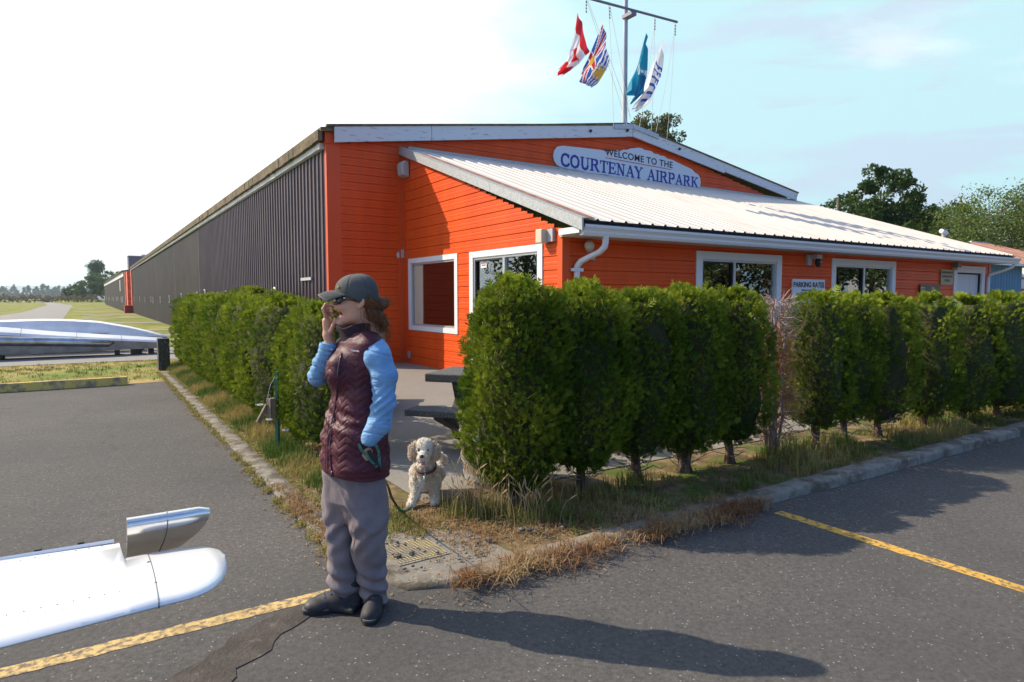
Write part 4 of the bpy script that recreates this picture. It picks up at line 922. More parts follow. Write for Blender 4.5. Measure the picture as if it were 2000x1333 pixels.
M_blade = mat('green grass blades', (.075, .14, .02), .6, c2=(.40, .31, .11), attr='rnd', lo=0, hi=1, trans=.3, spec=.2)
M_straw = mat('straw blades', (.40, .28, .14), .8, c2=(.22, .10, .045), attr='rnd', lo=0, hi=1, trans=.2, spec=.1)
def clumps(r, n, boxf, per, spread):
    c = np.array([boxf() for _ in range(n)]); k = np.repeat(c, per, axis=0); k[:, :2] += r.normal(0, spread, (len(k), 2)); return k
r = np.random.default_rng(31)
# left verge between kerb and hedge
P = clumps(r, 900, lambda: (r.uniform(-5.02, -4.62) + .0, -11.0 + 13.2 * r.random() ** .75, .02), 22, .035); P = P[(P[:, 0] > -5.04) & (P[:, 1] > -10.9)]
hh = r.uniform(.04, .13, len(P)) * (1 + .7 * np.clip((P[:, 0] + 5.0) / .35, 0, 1)) * np.where(P[:, 1] < -9.6, .45, 1.0); cc = np.clip(.42 + .5 * vnoise(P, .7, 3) + r.normal(0, .2, len(P)), 0, 1)
struct(blades('verge_grass', P, hh, cc, M_blade, r, .0035, .55), 'stuff', 'yellow green grass along the foot of the left hedge')
# weeds growing over the kerb edges of the left kerb
P = clumps(r, 520, lambda: ((-5.26 if r.random() < .55 else -5.05) + r.normal() * .022, r.uniform(-11.0, .9), .01), 16, .02); struct(blades('kerb_weeds', P, r.uniform(.015, .05, len(P)), np.clip(r.normal(.75, .25, len(P)), 0, 1), M_blade, r, .004, .9), 'stuff')
# green tufts under the front hedge
P = clumps(r, 520, lambda: (-3.75 + 10.1 * r.random() ** 1.1, -11.36 + .75 * r.random(), .02), 26, .04)
hh = r.uniform(.035, .14, len(P)) * np.clip(1.0 + .8 * vnoise(P, .8, 9), .2, 1.7); cc = np.clip(.45 + .60 * vnoise(P, .5, 11) + r.normal(0, .15, len(P)), 0, 1)
struct(blades('hedge_grass', P, hh, cc, M_blade, r, .0033, .7), 'stuff', 'green and dry grass tufts at the foot of the front hedge')
# dead matted grass hanging over the front kerb
P = clumps(r, 210, lambda: (lambda x: (x, np.interp(x, [-4.9, -4.0, -.3, 1], [-11.68, -11.66, -11.70, -11.72]) + r.normal() * np.interp(x, [-4.9, -3.6, -2, -.4], [.03, .06, .07, .08]),   .02 + r.uniform(0, .05)))(-4.95 + 4.7 * r.random() ** .9), 30, .045)
g = vnoise(P * [1, 0, 0], .9, 4); P = P[(g > -.25)]
struct(blades('matted_grass', P, r.uniform(.025, .08, len(P)), np.clip(.62 + .4 * vnoise(P, 1.2, 5) + r.normal(0, .25, len(P)), 0, 1), M_straw, r, .0026, 1.7), 'stuff', 'dead reddish straw grass matted over the front kerb')
# dry lawn tufts by the tactile plate and in the opening
P = clumps(r, 420, lambda: (r.uniform(-4.75, -3.1), r.uniform(-11.35, -10.15), .02), 18, .05); P = P[~((np.abs(P[:, 0] + 4.80) < .2) & (np.abs(P[:, 1] + 11.03) < .18))]; P = P[~((np.abs(P[:, 0] + 4.45) < .12) & (P[:, 1] > -10.42))]
struct(blades('dry_grass', P, r.uniform(.015, .06, len(P)), np.clip(.35 + .4 * vnoise(P, 1.5, 7) + r.normal(0, .2, len(P)), 0, 1), M_straw, r, .0028, 1.4), 'stuff', 'short dry straw grass round the studded plate')
P = clumps(r, 60, lambda: (-5.19 + r.normal() * .03, -11.15 + r.random() * 1.9, .05), 22, .03)
struct(blades('dry_grass', P, r.uniform(.02, .06, len(P)), np.clip(r.normal(.45, .3, len(P)), 0, 1), M_straw, r, .003, 1.5), 'stuff', 'dry straw grass along the kerb beside the woman')
# tall seeding grass near the barrel
def tall_grass(name, label, cx, cy, n, sx, sy, h, seed):
    r = np.random.default_rng(seed); t = thing(name, label, 'grass clump', (cx, cy, .02)); P = np.stack([r.normal(0, sx, n * 5), r.normal(0, sy, n * 5), np.zeros(n * 5)], 1)
    o = blades('blade', P, r.uniform(.08, .22, len(P)), np.clip(r.normal(.25, .25, len(P)), 0, 1), M_blade, r, .003, .5, False); o.name = 'leaves'; o.parent = t
    mb = MB(); hd = MB()
    for k in range(n):
        x, y = r.normal(0, sx), r.normal(0, sy); a = r.uniform(0, 6.28); hh = h * r.uniform(.5, 1.1); b = r.uniform(.05, .35) * hh; dx, dy = math.cos(a), math.sin(a)
        pts = [(x, y, 0), (x + dx * b * .2, y + dy * b * .2, hh * .5), (x + dx * b * .7, y + dy * b * .7, hh * .9), (x + dx * b * 1.1, y + dy * b * 1.1, hh)]; mb.tube(pts, [.0018, .0016, .0013, .001], 4)
        e = Vector(pts[3]); q = (e - Vector(pts[2])).normalized(); hd.tube([e, e + q * .02, e + q * .05, e + q * .075], [.0015, .005, .0045, .001], 5)
    a_ = mb.build('stem', M_strawm, t); b_ = hd.build('seed_head', M_strawm, t); a_['kind'] = b_['kind'] = 'stuff'; return t
M_strawm = mat('seed heads', (.50, .38, .20), .8, trans=.2)
tall_grass('grass_clump', 'tall seeding grass clump between the dog and the first cedar trunk', -4.10, -10.72, 55, .10, .08, .40, 5)
tall_grass('grass_clump', 'green tufted seeding grass at the foot of the big corner cedar', -3.88, -11.0, 40, .12, .08, .30, 6)
tall_grass('grass_clump', 'thin seeding grass stems just right of the dog', -4.28, -10.62, 10, .06, .05, .28, 7)
# pebbles and litter by the plate
mb = MB(); r = np.random.default_rng(12)
for k in range(170):
    x, y = r.uniform(-5.0, -3.7), r.uniform(-11.4, -10.7); s = r.uniform(.004, .014) * (2.4 if r.random() < .04 else 1); mb.sphere((x, y, .045), (s, s * r.uniform(.6, 1), s * .6), 6)
struct(mb.build('gravel', mat('pebbles', (.20, .18, .15), .9, c2=(.05, .045, .04), scale=25, lo=.4, hi=.6)), 'stuff')
mb = MB()
for k in range(260):
    x = r.uniform(-5.2, 2); y = -11.72 - abs(r.normal()) * .12 if x > -4.9 else r.uniform(-11.9, -11.5); a = r.uniform(0, 6.28); l = r.uniform(.01, .035); mb.box((x, y, .012), (l, .003, .003), rz=a)
for k in range(160):
    y = r.uniform(-11.2, 0); x = -5.30 - abs(r.normal()) * .06; mb.box((x, y, .012), (r.uniform(.01, .04), .004, .003), rz=r.uniform(0, 6.28))
struct(mb.build('leaf_litter', mat('litter', (.22, .12, .06), .9, c2=(.4, .28, .15), scale=9)), 'stuff')

# queen anne's lace by the post
M_flw = mat('white flower', (.75, .74, .68), .7, trans=.2); M_stem = mat('flower stem', (.12, .18, .05), .7)
for i, (x, y, z, dx, dy, lb) in enumerate(((-5.02, -7.75, .47, -.12, -.02, 'white umbel flower leaning left of the green post'), (-4.84, -8.05, .24, .02, -.16, 'white umbel flower in the grass right of the green post'), (-4.80, -7.15, .20, .05, .0, 'small white umbel flower low by the hedge beyond the green post'))):
    t = thing('wild_flower', lb, 'flower', (x - dx, y - dy, .02)); MB().tube([(0, 0, 0), (dx * .4, dy * .4, z * .6), (dx, dy, z)], .0022, 5).build('stem', M_stem, t)
    mb = MB(); r = np.random.default_rng(i)
    for k in range(42): a = r.uniform(0, 6.28); q = .035 * math.sqrt(r.random()); mb.sphere((dx + q * math.cos(a), dy + q * math.sin(a), z + .008 + .25 * q + r.normal() * .002), .0055, 6)
    mb.build('flower_head', M_flw, t)

# green post with hanging wooden block
t = thing('green_post', 'weathered green wooden stake beside the left hedge', 'post', (-4.87, -7.83, 0)); mb = MB(); mb.tube([(0, 0, 0), (.01, .005, .84)], .024, 4); mb.build('stake', mat('green post paint', (.02, .13, .085), .6, c2=(.10, .20, .15), scale=12, lo=.5, hi=.7, stretch=(1, 1, .2)), t)
t = thing('wooden_block', 'weathered wooden block box hung by wire on the green stake', 'wood block', (-4.93, -7.87, .42)); M_wd = mat('old wood', (.20, .13, .085), .9, c2=(.32, .26, .20), scale=10, lo=.4, hi=.6, stretch=(3, 3, .5), bump=.6, bscale=30)
MB().box((0, 0, .06), (.075, .055, .20), rz=.5).build('block', M_wd, t, bevel=.004); MB().box((-.085, .01, .01), (.05, .02, .20), M=Matrix.Rotation(.5, 4, 'Y') @ Matrix.Rotation(.5, 4, 'Z')).build('flap', M_wd, t)
MB().tube([(-.05, 0, .13), (.0, .02, .30), (.055, .04, .38)], .003, 5).tube([(.0, 0, .16), (-.02, 0, .20), (-.04, 0, .14)], .004, 5).build('wire', M_galv, t)
# stone pillar, wheel stop
o = MB().b2((-5.2, 1.55, -.05), (-4.97, 1.83, .70)).build('stone_pillar', mat('dark stone', (.045, .045, .042), .9, c2=(.16, .155, .14), scale=22, lo=.52, hi=.66, bump=1, bscale=30, bdist=.02), bevel=.012); tag(o, 'short dark rough stone pillar at the far end of the left hedge', 'pillar')
M_stop = mat('yellow concrete', (.66, .46, .11), .9, c2=(.26, .20, .11), scale=4.5, lo=.5, hi=.62, c3=(.30, .27, .20), scale3=12, lo3=.52, hi3=.66, bump=.8, bscale=40)
for x0, x1, lb in ((-7.85, -5.9, 'long worn yellow concrete wheel stop in front of the dry grass'), (-11.2, -9.2, 'worn yellow wheel stop further left, outside the photo')):
    mb = MB(); mb.prism([(x0, -.95, .004), (x0, -.76, .004), (x0, -.80, .155), (x0, -.90, .155)], (x1 - x0, 0, 0)); o = mb.build('wheel_stop', M_stop, bevel=.015); tag(o, lb, 'wheel stop', 'yellow wheel stops')
# dry verge tufts beyond the wheel stop
r = np.random.default_rng(41); P = clumps(r, 700, lambda: (r.uniform(-11, -4.9), -.55 + 6.3 * r.random(), 0.0), 9, .05); P[:, 2] = [gz(v) for v in P[:, 1]]
struct(blades('lawn_tufts', P, r.uniform(.02, .08, len(P)), np.clip(.55 + .45 * vnoise(P, .35, 3) + r.normal(0, .15, len(P)), 0, 1), M_blade, r, .006, .8), 'stuff', 'dry yellow grass verge beyond the wheel stop')

# ================================================================ PICNIC TABLES, BARREL
M_conc = mat('dark pebble concrete', (.065, .065, .060), .9, c2=(.15, .145, .13), scale=60, lo=.45, hi=.65, detail=3, bump=.7, bscale=110)
def picnic(name, label, cx, cy, ang, L_=1.7):
    t = thing(name, label, 'picnic table', (cx, cy, .03), R(ang), 'concrete picnic tables')
    mb = MB(); mb.b2((-L_ / 2, -.40, .655), (L_ / 2, .40, .745)); mb.build('table_top', M_conc, t, bevel=.012)
    for s in (-1, 1): MB().b2((-L_ / 2, s * .60 if s > 0 else -.90, .365), (L_ / 2, .90 if s > 0 else -.60, .43)).build('bench', M_conc, t, bevel=.012)
    for sx in (-.52, .52):
        MB().prism([(sx - .06, y, z) for y, z in ((-.20, 0), (.20, 0), (.30, .12), (.78, .32), (.78, .365), (.30, .365), (.20, .45), (.30, .67), (-.30, .67), (-.20, .45), (-.30, .365), (-.78, .365), (-.78, .32), (-.30, .12))], (.12, 0, 0)).build('leg', M_conc, t, bevel=.006)
    return t
E1 = np.array([.64, -.77]); E2 = np.array([.77, .64]); p0 = np.array([-3.41, -8.27]); c_ = p0 + E1 * .85 + E2 * .40
picnic('picnic_table', 'dark concrete picnic table half hidden behind the big corner cedar', c_[0], c_[1], math.degrees(math.atan2(E1[1], E1[0])))
c_ = np.array([-3.36, -6.22]) - E1 * .45 + E2 * .30; picnic('picnic_table', 'dark concrete picnic table behind the woman near the square window', c_[0], c_[1], math.degrees(math.atan2(E1[1], E1[0])) + 20, 1.1)
t = thing('barrel_planter', 'half wooden barrel with metal hoops tucked behind the big corner cedar', 'barrel', (-3.55, -10.02, .03)); M_bar = mat('barrel wood', (.20, .14, .10), .85, c2=(.34, .28, .23), scale=8, lo=.4, hi=.65, stretch=(6, 6, .5), bump=.5, bscale=20)
mb = MB(); n = 22; rad = lambda z: .28 + .05 * math.sin(min(z, .55) / .55 * 1.9)
for k in range(n):
    a0, a1 = 6.283 * k / n + .012, 6.283 * (k + 1) / n - .012; rings = []
    for z in (0, .14, .28, .42, .52): q = rad(z); rings.append([(q * math.cos(a0), q * math.sin(a0), z), (q * math.cos(a1), q * math.sin(a1), z), ((q - .03) * math.cos(a1), (q - .03) * math.sin(a1), z), ((q - .03) * math.cos(a0), (q - .03) * math.sin(a0), z)])
    mb.loft(rings)
mb.build('staves', M_bar, t)
for z in (.05, .20, .40): MB().lathe([(rad(z) - .005, z), (rad(z) + .006, z), (rad(z + .045) + .006, z + .045), (rad(z + .045) - .005, z + .045)], 32).build('hoop', M_galv, t, True, angle=40)
MB().lathe([(.01, .44), (.27, .45), (.27, .40), (.01, .40)], 20).build('soil', M_soil, t)

# ================================================================ ALUMINIUM FLOATS ON BLOCKS
M_al = mat('float aluminium', (.80, .81, .82), .36, .25, c2=(.70, .71, .72), scale=2, lo=.4, hi=.6, bump=.15, bscale=3, bdist=.02); M_ald = mat('reflection-dark aluminium', (.30, .31, .32), .4, .6, c2=(.22, .22, .22), scale=3)  # near sides coloured darker for the ground they reflect; seams share the colour
def hull(name, label, xs, y0, sec, group):
    t = thing(name, label, 'float', (xs[0], y0, -.25), 0, group); Mi = Matrix.Translation((-xs[0], -y0, .25))
    mb = MB(); rings = []
    for x in xs: rings.append([Mi @ Vector((x, y0 + a, b)) for a, b in sec(x)])
    n = len(rings[0]); vs = [p for q in rings for p in q]
    for i in range(len(rings) - 1):
        for k in range(n):
            mb.cur = 1 if k in (n - 1, 0) else 0; mb.add([rings[i][k], rings[i][(k + 1) % n], rings[i + 1][(k + 1) % n], rings[i + 1][k]], [(0, 1, 2, 3)])
    mb.cur = 1; mb.add(rings[0], [tuple(range(n - 1, -1, -1))]); mb.cur = 0; mb.add(rings[-1], [tuple(range(n))])
    mb.build('hull', parent=t, mats=[M_al, M_ald], smooth=True, angle=25); return t, Mi
X = np.linspace(-12.5, -4.40, 40)
def sec1(x):
    q = (x + 8.7) / 4.3; zb = np.interp(q, [-1, 0, .7, 1], [-.12, -.10, -.08, -.06]); zs = np.interp(q, [-1, 0, .5, 1], [.62, .50, .30, .12]); zr = np.interp(q, [-1, 0, .3, .6, 1], [.80, .72, .55, .42, .26]); w_ = np.interp(q, [-1, .4, 1], [.95, .85, .5])
    return [(0, zb), (-.03, zs), (.06 * w_, zs + (zr - zs) * .40), (.42 * w_, zr), (.62 * w_, zr), (w_, zs), (w_ - .05, zb)]
t, Mi = hull('aluminium_float', 'long silver aluminium float with a rub tube, nearest on the apron, resting on blocks', X, 9.70, sec1, 'seaplane floats on blocks')
mb = MB(); mb.tube([Mi @ Vector(p) for p in ((-12.5, 9.62, .40), (-9.0, 9.62, .34), (-7.2, 9.62, .245), (-5.95, 9.63, .165), (-5.80, 9.66, .16))], [.15, .15, .14, .125, .02], 16); mb.build('rub_tube', mat('tube aluminium', (.50, .54, .58), .22, .9, c2=(.35, .33, .30), scale=2.5, bump=.1, bscale=4), t, True)
mb = MB(); mb.b2((-7.46, -.10, .45), (-7.40, -.085, .70)); 
mb = MB()
for x in (-11, -9.6, -8.2, -6.8, -5.6): s = sec1(x); mb.tube([Mi @ Vector((x, 9.70 + a, b + .004)) for a, b in s[1:6]], .008, 5)
mb.build('seam', M_ald, t)
def sec2(x):
    q = (x + 8.7) / 4.6; q = min(q, 1); zr = np.interp(q, [-1, 0, .2, .35, .55, .75, .9, 1], [.80, .88, .90, .88, .80, .60, .40, .24]); zb = np.interp(q, [-1, .5, .8, 1], [-.1, -.05, .02, .18]); zs = zb + (zr - zb) * .45; w_ = np.interp(q, [-1, .5, .85, 1], [.95, .9, .5, .06])
    return [(0, zb), (-.02, zs), (.05 * w_, zs + (zr - zs) * .55), (.16 * w_, zr - .05), (.64 * w_, zr), (w_, zs), (w_, zb)]
X2 = np.linspace(-12.8, -4.12, 44)
t, Mi = hull('aluminium_float', 'second silver float with an upswept curved bow, lying behind the nearer one', X2, 11.5, sec2, 'seaplane floats on blocks')
mb = MB(); pts = []
for x in np.linspace(-12.5, -5.9, 12): s = sec2(x); pts.append(Mi @ Vector((x, 11.43, s[1][1] + .06)))
mb.tube(pts, [.055] * 11 + [.01], 10); mb.build('rub_tube', M_al, t, True)
r = np.random.default_rng(5)
for x, y, wx, lb in ((-5.72, 9.9, .14, 'small wooden block under the rub tube end of the near float'), (-5.18, 9.95, .32, 'wide dark wooden block under the near float'), (-4.75, 10.0, .16, 'dark wooden block under the tip of the near float'), (-8.9, 9.9, .5, 'long timber block under the left part of the near float'), (-5.0, 11.8, .3, 'timber block under the bow of the far float'), (-9.8, 11.8, .4, 'timber block under the middle of the far float'), (-11.9, 10.1, .4, 'timber block under the near float, outside the photo')):
    o = MB().b2((x - wx / 2, y - .05, -.25), (x + wx / 2, y + .6, -.075 if y < 11 else -.04)).build('timber_block', mat('dark timber', (.07, .05, .04), .9, c2=(.14, .11, .08), scale=8), bevel=.01); tag(o, lb, 'timber block', 'timber blocks under the floats')

# ================================================================ AIRFIELD, SECOND HANGAR, FAR THINGS
t = thing('far_hangar', 'second dark brown hangar with a white eave band further along the taxiway', 'hangar'); XB = -2.38
ys = [84, 101, 121, 146, 172, 203]
for a, b in zip(ys[:-1], ys[1:]): ribwall('hangar_door', XB, a + .25, b - .25, -.24, lambda y: np.interp(y, [84, 203], [4.40, 4.9]), .6, MATS['dark door steel'], t, .03)
mb = MB()
for y in ys: mb.b2((XB, y - .3, -.24), (XB + .05, y + .3, 4.4))
mb.b2((XB + .1, 84, -.3), (XB + .6, 203, 4.6)); mb.build('door_gap', M_black, t)
MB().prism([(XB - .12, 84, 4.40), (XB + .02, 84, 4.40), (XB + .02, 84, 5.12), (XB - .12, 84, 5.12)], (0, 119, .45)).build('eave_band', M_fascia, t)
MB().prism([(XB - .35, 83.6, 5.12), (7, 83.6, 6.6), (16, 83.6, 5.1), (16, 83.6, 4.9), (7, 83.6, 6.4), (XB - .35, 83.6, 5.0)], (0, 120, .45)).build('roof', M_moss, t)
M_brick = mat('red brick paint', (.50, .085, .04), .7, c2=(.62, .18, .10), scale=3, lo=.45, hi=.6)
MB().b2((XB + .0, 82.6, -.25), (XB + .9, 83.9, 5.0)).b2((XB + .1, 79.4, -.25), (15, 83.9, 4.9)).build('gable_wall', M_brick, t)
mb = MB(); mb.b2((XB - .06, 96.5, 2.6), (XB - .03, 98.0, 4.2)); mb.build('door_sign', M_white, t)
mb = MB(); r = np.random.default_rng(3)
for y in (90, 95, 107, 114, 128, 137, 155, 165, 185): mb.b2((XB - .06, y, .9 + r.random() * .3), (XB - .03, y + .6, 1.8))
mb.build('door_handle', M_greyp, t)
t = thing('red_shed', 'small red painted box store at the corner between the two hangars', 'box'); MB().b2((-2.75, 77.2, -.25), (-1.9, 79.0, .62)).build('body', mat('red box', (.33, .03, .02), .6), t); MB().b2((-2.78, 77.1, .62), (-1.85, 79.1, .68)).build('lid', mat('red lid', (.42, .05, .04), .6), t)
MB().b2((-1.95, 77.0, 0), (-1.3, 78.6, 5.0)).build('gable_pier', M_brick, BLD)
t = thing('roof_tower', 'blue grey sheet metal tower showing above the far hangar roof', 'tower', (-.6, 84, 4.8)); MB().b2((-1.3, -1, 0), (.9, 2, 2.15)).build('cladding', mat('blue grey sheet', (.13, .15, .18), .5), t); MB().b2((-1.35, -1.05, 2.15), (.95, 2.05, 2.25)).b2((.4, 2.0, 0), (2.2, 4, 2.6)).build('cap', M_greyp, t)

# trees ----------------------------------------------------------------
M_leafs = {}
def leafmat(name, a, b, tr=.3): return mat(name, a, .6, c2=b, attr='rnd', lo=0, hi=1, trans=tr, spec=.2)
M_tk = mat('tree bark', (.11, .09, .07), .95, c2=(.20, .17, .14), scale=3, stretch=(1, 1, .3), bump=.5, bscale=8)
def tree(name, label, loc, h, crown, nclump, nleaf, leaf, m, seed, group=None, trunkr=.25, spread=1.0, base=.35, droop=0.0, clump_r=.16, cat='tree', limbs=True):
    """crown: list of (dx, dy, dz, rx, ry, rz) ellipsoids in fractions of h; leaves sit in clumps on limb ends"""
    r = np.random.default_rng(seed); t = thing(name, label, cat, loc, 0, group); cl = []
    vol = np.array([c[3] * c[4] * c[5] for c in crown]); pick = r.choice(len(crown), nclump, p=vol / vol.sum())
    for k in pick:
        c = crown[k]; d = r.normal(size=3); d /= np.linalg.norm(d); q = r.uniform(.45, 1.0) ** .6; cl.append([(c[0] + d[0] * c[3] * q) * h, (c[1] + d[1] * c[4] * q) * h, (c[2] + d[2] * c[5] * q) * h])
    cl = np.array(cl); cs = clump_r * h * r.uniform(.45, 1.15, nclump); per = nleaf // nclump
    C = np.repeat(cl, per, axis=0); n = len(C); d = r.normal(size=(n, 3)); d /= np.linalg.norm(d, axis=1, keepdims=True); C = C + d * (np.repeat(cs, per) * r.uniform(.25, 1, n) ** .5)[:, None] * np.array([1, 1, .7])
    C[:, 2] -= droop * np.abs(r.normal(size=n)) * h * .1
    rnd = np.clip(.4 + np.repeat(r.normal(0, .16, nclump), per) + r.normal(0, .15, n), 0, 1); Rm = rand_rot(n, r, d * .6 + np.array([0, 0, .3 - droop]), .7); V, F, A = scatter(LEAFV, LEAFF, C, Rm, leaf * r.uniform(.6, 1.4, n), rnd)
    link_mesh('crown', npmesh('crown', V, F, False, None, A), m, t)
    mb = MB(); th = h * base; top = Vector((crown[0][0] * h * .5, crown[0][1] * h * .5, h * .8)); mb.tube([(0, 0, -.3), (.02 * h, 0, th * .6), (.01 * h, .01 * h, th * 1.3), top], [trunkr * 1.2, trunkr * .85, trunkr * .6, trunkr * .1], 8)
    if limbs:
        for k in range(0, nclump, max(1, nclump // 22)):
            e = Vector(cl[k]); s = Vector((.01 * h, 0, max(th * .7, min(e.z * .7, h * .6)))); mid = (s + e) / 2 + Vector((0, 0, .03 * h)); mb.tube([s, mid, e], [trunkr * .35, trunkr * .2, trunkr * .05], 5)
    mb.build('trunk', M_tk, t, True); return t
def at(px, dist, z=0.0):          # a ground point in the direction of photo column px, at a horizontal distance
    a = R(HEAD) - math.atan((px - 1000) / 1274.0); return (CAM[0] + dist * math.cos(a), CAM[1] + dist * math.sin(a), z)
Lm = leafmat('maple leaves', (.028, .065, .012), (.09, .135, .028)); Ly = leafmat('light leaves', (.08, .13, .018), (.22, .25, .04)); Lw = leafmat('willow leaves', (.075, .12, .03), (.20, .25, .07)); Lc = leafmat('cottonwood leaves', (.06, .075, .02), (.17, .16, .05)); Lf = leafmat('far leaves', (.06, .10, .03), (.14, .19, .05)); Ld = leafmat('dark conifer', (.015, .04, .018), (.04, .075, .03))
tree('maple_tree', 'big dark green maple standing tall beyond the white porch roof', at(1712, 55), 11.9, [(.02, 0, .72, .22, .22, .21), (-.14, .1, .60, .20, .20, .14), (.16, -.12, .62, .18, .18, .16), (-.18, .12, .46, .2, .2, .10), (.26, -.2, .40, .24, .24, .15), (.0, 0, .45, .28, .28, .18)], 230, 42000, .22, Lm, 1, trunkr=.35, clump_r=.075)
tree('maple_tree', 'lower dark rounded maple filling in right of the tall one', at(1792, 58), 9.2, [(0, 0, .62, .24, .24, .28), (-.2, 0, .5, .2, .2, .25), (.2, 0, .48, .2, .2, .22)], 150, 26000, .22, Lm, 2, trunkr=.3, clump_r=.10)
tree('maple_tree', 'yellow green maple between the dark maples and the feathery trees', at(1852, 54), 8.9, [(0, 0, .66, .24, .24, .27), (.2, 0, .5, .22, .22, .25), (-.2, .1, .5, .2, .2, .2)], 100, 16000, .18, Ly, 3, trunkr=.25, clump_r=.10)
tree('willow_tree', 'feathery grey green tree with wispy tops above the rusty shed roof', at(1925, 50), 9.2, [(0, 0, .66, .30, .30, .26), (.25, 0, .55, .25, .25, .25), (-.2, 0, .45, .22, .22, .22)], 190, 20000, .12, Lw, 4, trunkr=.2, clump_r=.11, droop=.35)
tree('willow_tree', 'feathery grey green tree at the right edge of the photo', at(2000, 50), 9.2, [(0, 0, .64, .30, .30, .28), (.25, 0, .55, .25, .25, .25)], 170, 18000, .12, Lw, 5, trunkr=.2, clump_r=.11, droop=.35)
tree('poplar_tree', 'leafy treetop showing just above the gable peak behind the flagpole', at(1246, 66), 20.6, [(0, 0, .80, .085, .085, .19), (.05, 0, .7, .1, .1, .2)], 80, 14000, .24, Lc, 6, trunkr=.25, clump_r=.045, base=.5)
tree('poplar_tree', 'second leafy treetop right of the gable peak', at(1298, 66), 19.9, [(0, 0, .80, .06, .06, .19), (-.06, 0, .7, .09, .09, .2)], 80, 14000, .24, Lc, 7, trunkr=.25, clump_r=.045, base=.5)
tree('poplar_tree', 'lower treetop between the two leafy tops behind the gable', at(1278, 68), 18.6, [(0, 0, .80, .06, .06, .17), (0, 0, .7, .09, .09, .2)], 70, 11000, .24, Lc, 17, trunkr=.25, clump_r=.045, base=.5)
G_ = 'trees at the end of the airfield'
for i, (px, dist, h, m, rx, lb) in enumerate(((178, 330, 13, Lf, .42, 'big rounded pale green tree at the end of the airfield left of the hangars'), (213, 345, 15, Lf, .40, 'tall rounded tree partly hidden by the far hangar eave'), (190, 380, 20.5, Lm, .12, 'thin treetop rising above the rounded airfield trees'), (150, 340, 7.5, Lf, .5, 'low bushy tree left of the big rounded airfield trees'), (232, 360, 16, Lf, .4, 'rounded tree right behind the far hangar end'))):
    tree('airfield_tree', lb, at(px, dist, -.25), h, [(0, 0, .52, rx, rx, .42), (rx * .5, 0, .42, rx * .7, rx * .7, .3), (-rx * .5, 0, .42, rx * .7, rx * .7, .3)] if rx > .2 else [(0, 0, .82, .13, .13, .14), (0, 0, .6, .1, .1, .3)], 60, 7000, .55, m, 30 + i, G_, .3, clump_r=.12, base=.3, limbs=False)
tree('airfield_tree', 'small dark conifer left of the rounded airfield trees', at(127, 350, -.25), 6.2, [(0, 0, .35, .26, .26, .28), (0, 0, .7, .13, .13, .25)], 30, 3500, .4, Ld, 50, G_, .2, clump_r=.12, limbs=False)
def mass(name, label, x0, x1, yf, zb, zt_, n, leaf, m, seed, depth=12, spiky=False):
    r = np.random.default_rng(seed); x = r.uniform(x0, x1, n); y = yf + r.uniform(0, depth, n); k = (x - x0) / (x1 - x0); top = zb + (zt_ - zb) * np.clip(.72 + .2 * np.sin(k * 37 + seed) * np.sin(k * 91) + .16 * np.sin(k * 211 + 2), .3, 1.1)
    if spiky: c = r.uniform(x0, x1, int(n / 60)); j = r.integers(0, len(c), n); q = r.random(n); ht = (zt_ - zb) * r.uniform(.6, 1.0, len(c))[j]; z = zb + ht * q; w_ = (1 - q) * (zt_ - zb) * .22 + .3; a = r.uniform(0, 6.28, n); x = c[j] + w_ * np.cos(a); y = yf + r.uniform(0, depth, len(c))[j] + w_ * np.sin(a)
    else: z = zb + (top - zb) * np.sqrt(r.random(n))
    C = np.stack([x, y, z], 1); V, F, A = scatter(LEAFV, LEAFF, C, rand_rot(n, r), leaf * r.uniform(.6, 1.3, n), np.clip(r.normal(.45, .25, n), 0, 1)); o = link_mesh(name, npmesh(name, V, F, False, None, A), m); struct(o, 'stuff', label, None); return o
mass('shrub_belt', 'low green brush along the far edge of the runway', -420, -62, 470, -.3, 3.6, 9000, 1.3, Lf, 1)
mass('shrub_belt', 'brush and reeds below the rounded airfield trees', -60, 30, 300, -.3, 3.2, 7000, .7, leafmat('reddish brush', (.08, .09, .03), (.22, .15, .09)), 2)
mass('far_forest', 'far dark forest across the water', -1900, 500, 1350, -8, 25, 60000, 7.0, Ld, 3, 60, True)
mass('far_forest', 'lower edge of the far dark forest across the water', -1900, 500, 1330, -8, 15, 30000, 7.0, Ld, 13, 60)
def hills(name, y0, pts, m):
    mb = MB(); rings = []; r = np.random.default_rng(5)
    for j, f in enumerate((0, .55, .85, 1.0, .7)):
        rings.append([(x, y0 + j * y0 * .05, -20 + (z + 20 + r.normal() * 2) * f) for x, z in pts])
    mb.loft(rings, closed=False, cap=False); struct(mb.build(name, m, smooth=True), 'structure')
M_hill = mat('hill forest', (.045, .075, .05), .9, c2=(.07, .09, .05), scale=.002)
xs = np.linspace(-9000, 4000, 90); hills('hills', 7600, [(x, 120 + 55 * math.sin(x / 900 + 1.3) + 30 * math.sin(x / 370) + 14 * math.sin(x / 150)) for x in xs], M_hill)
# sea strip before the forest
mb = MB(); mb.add([(-3000, 900, -.2), (2000, 900, -.2), (2000, 9400, -.2), (-3000, 9400, -.2)], [(0, 1, 2, 3)]); struct(mb.build('water', mat('sea', (.05, .08, .10), .15)))
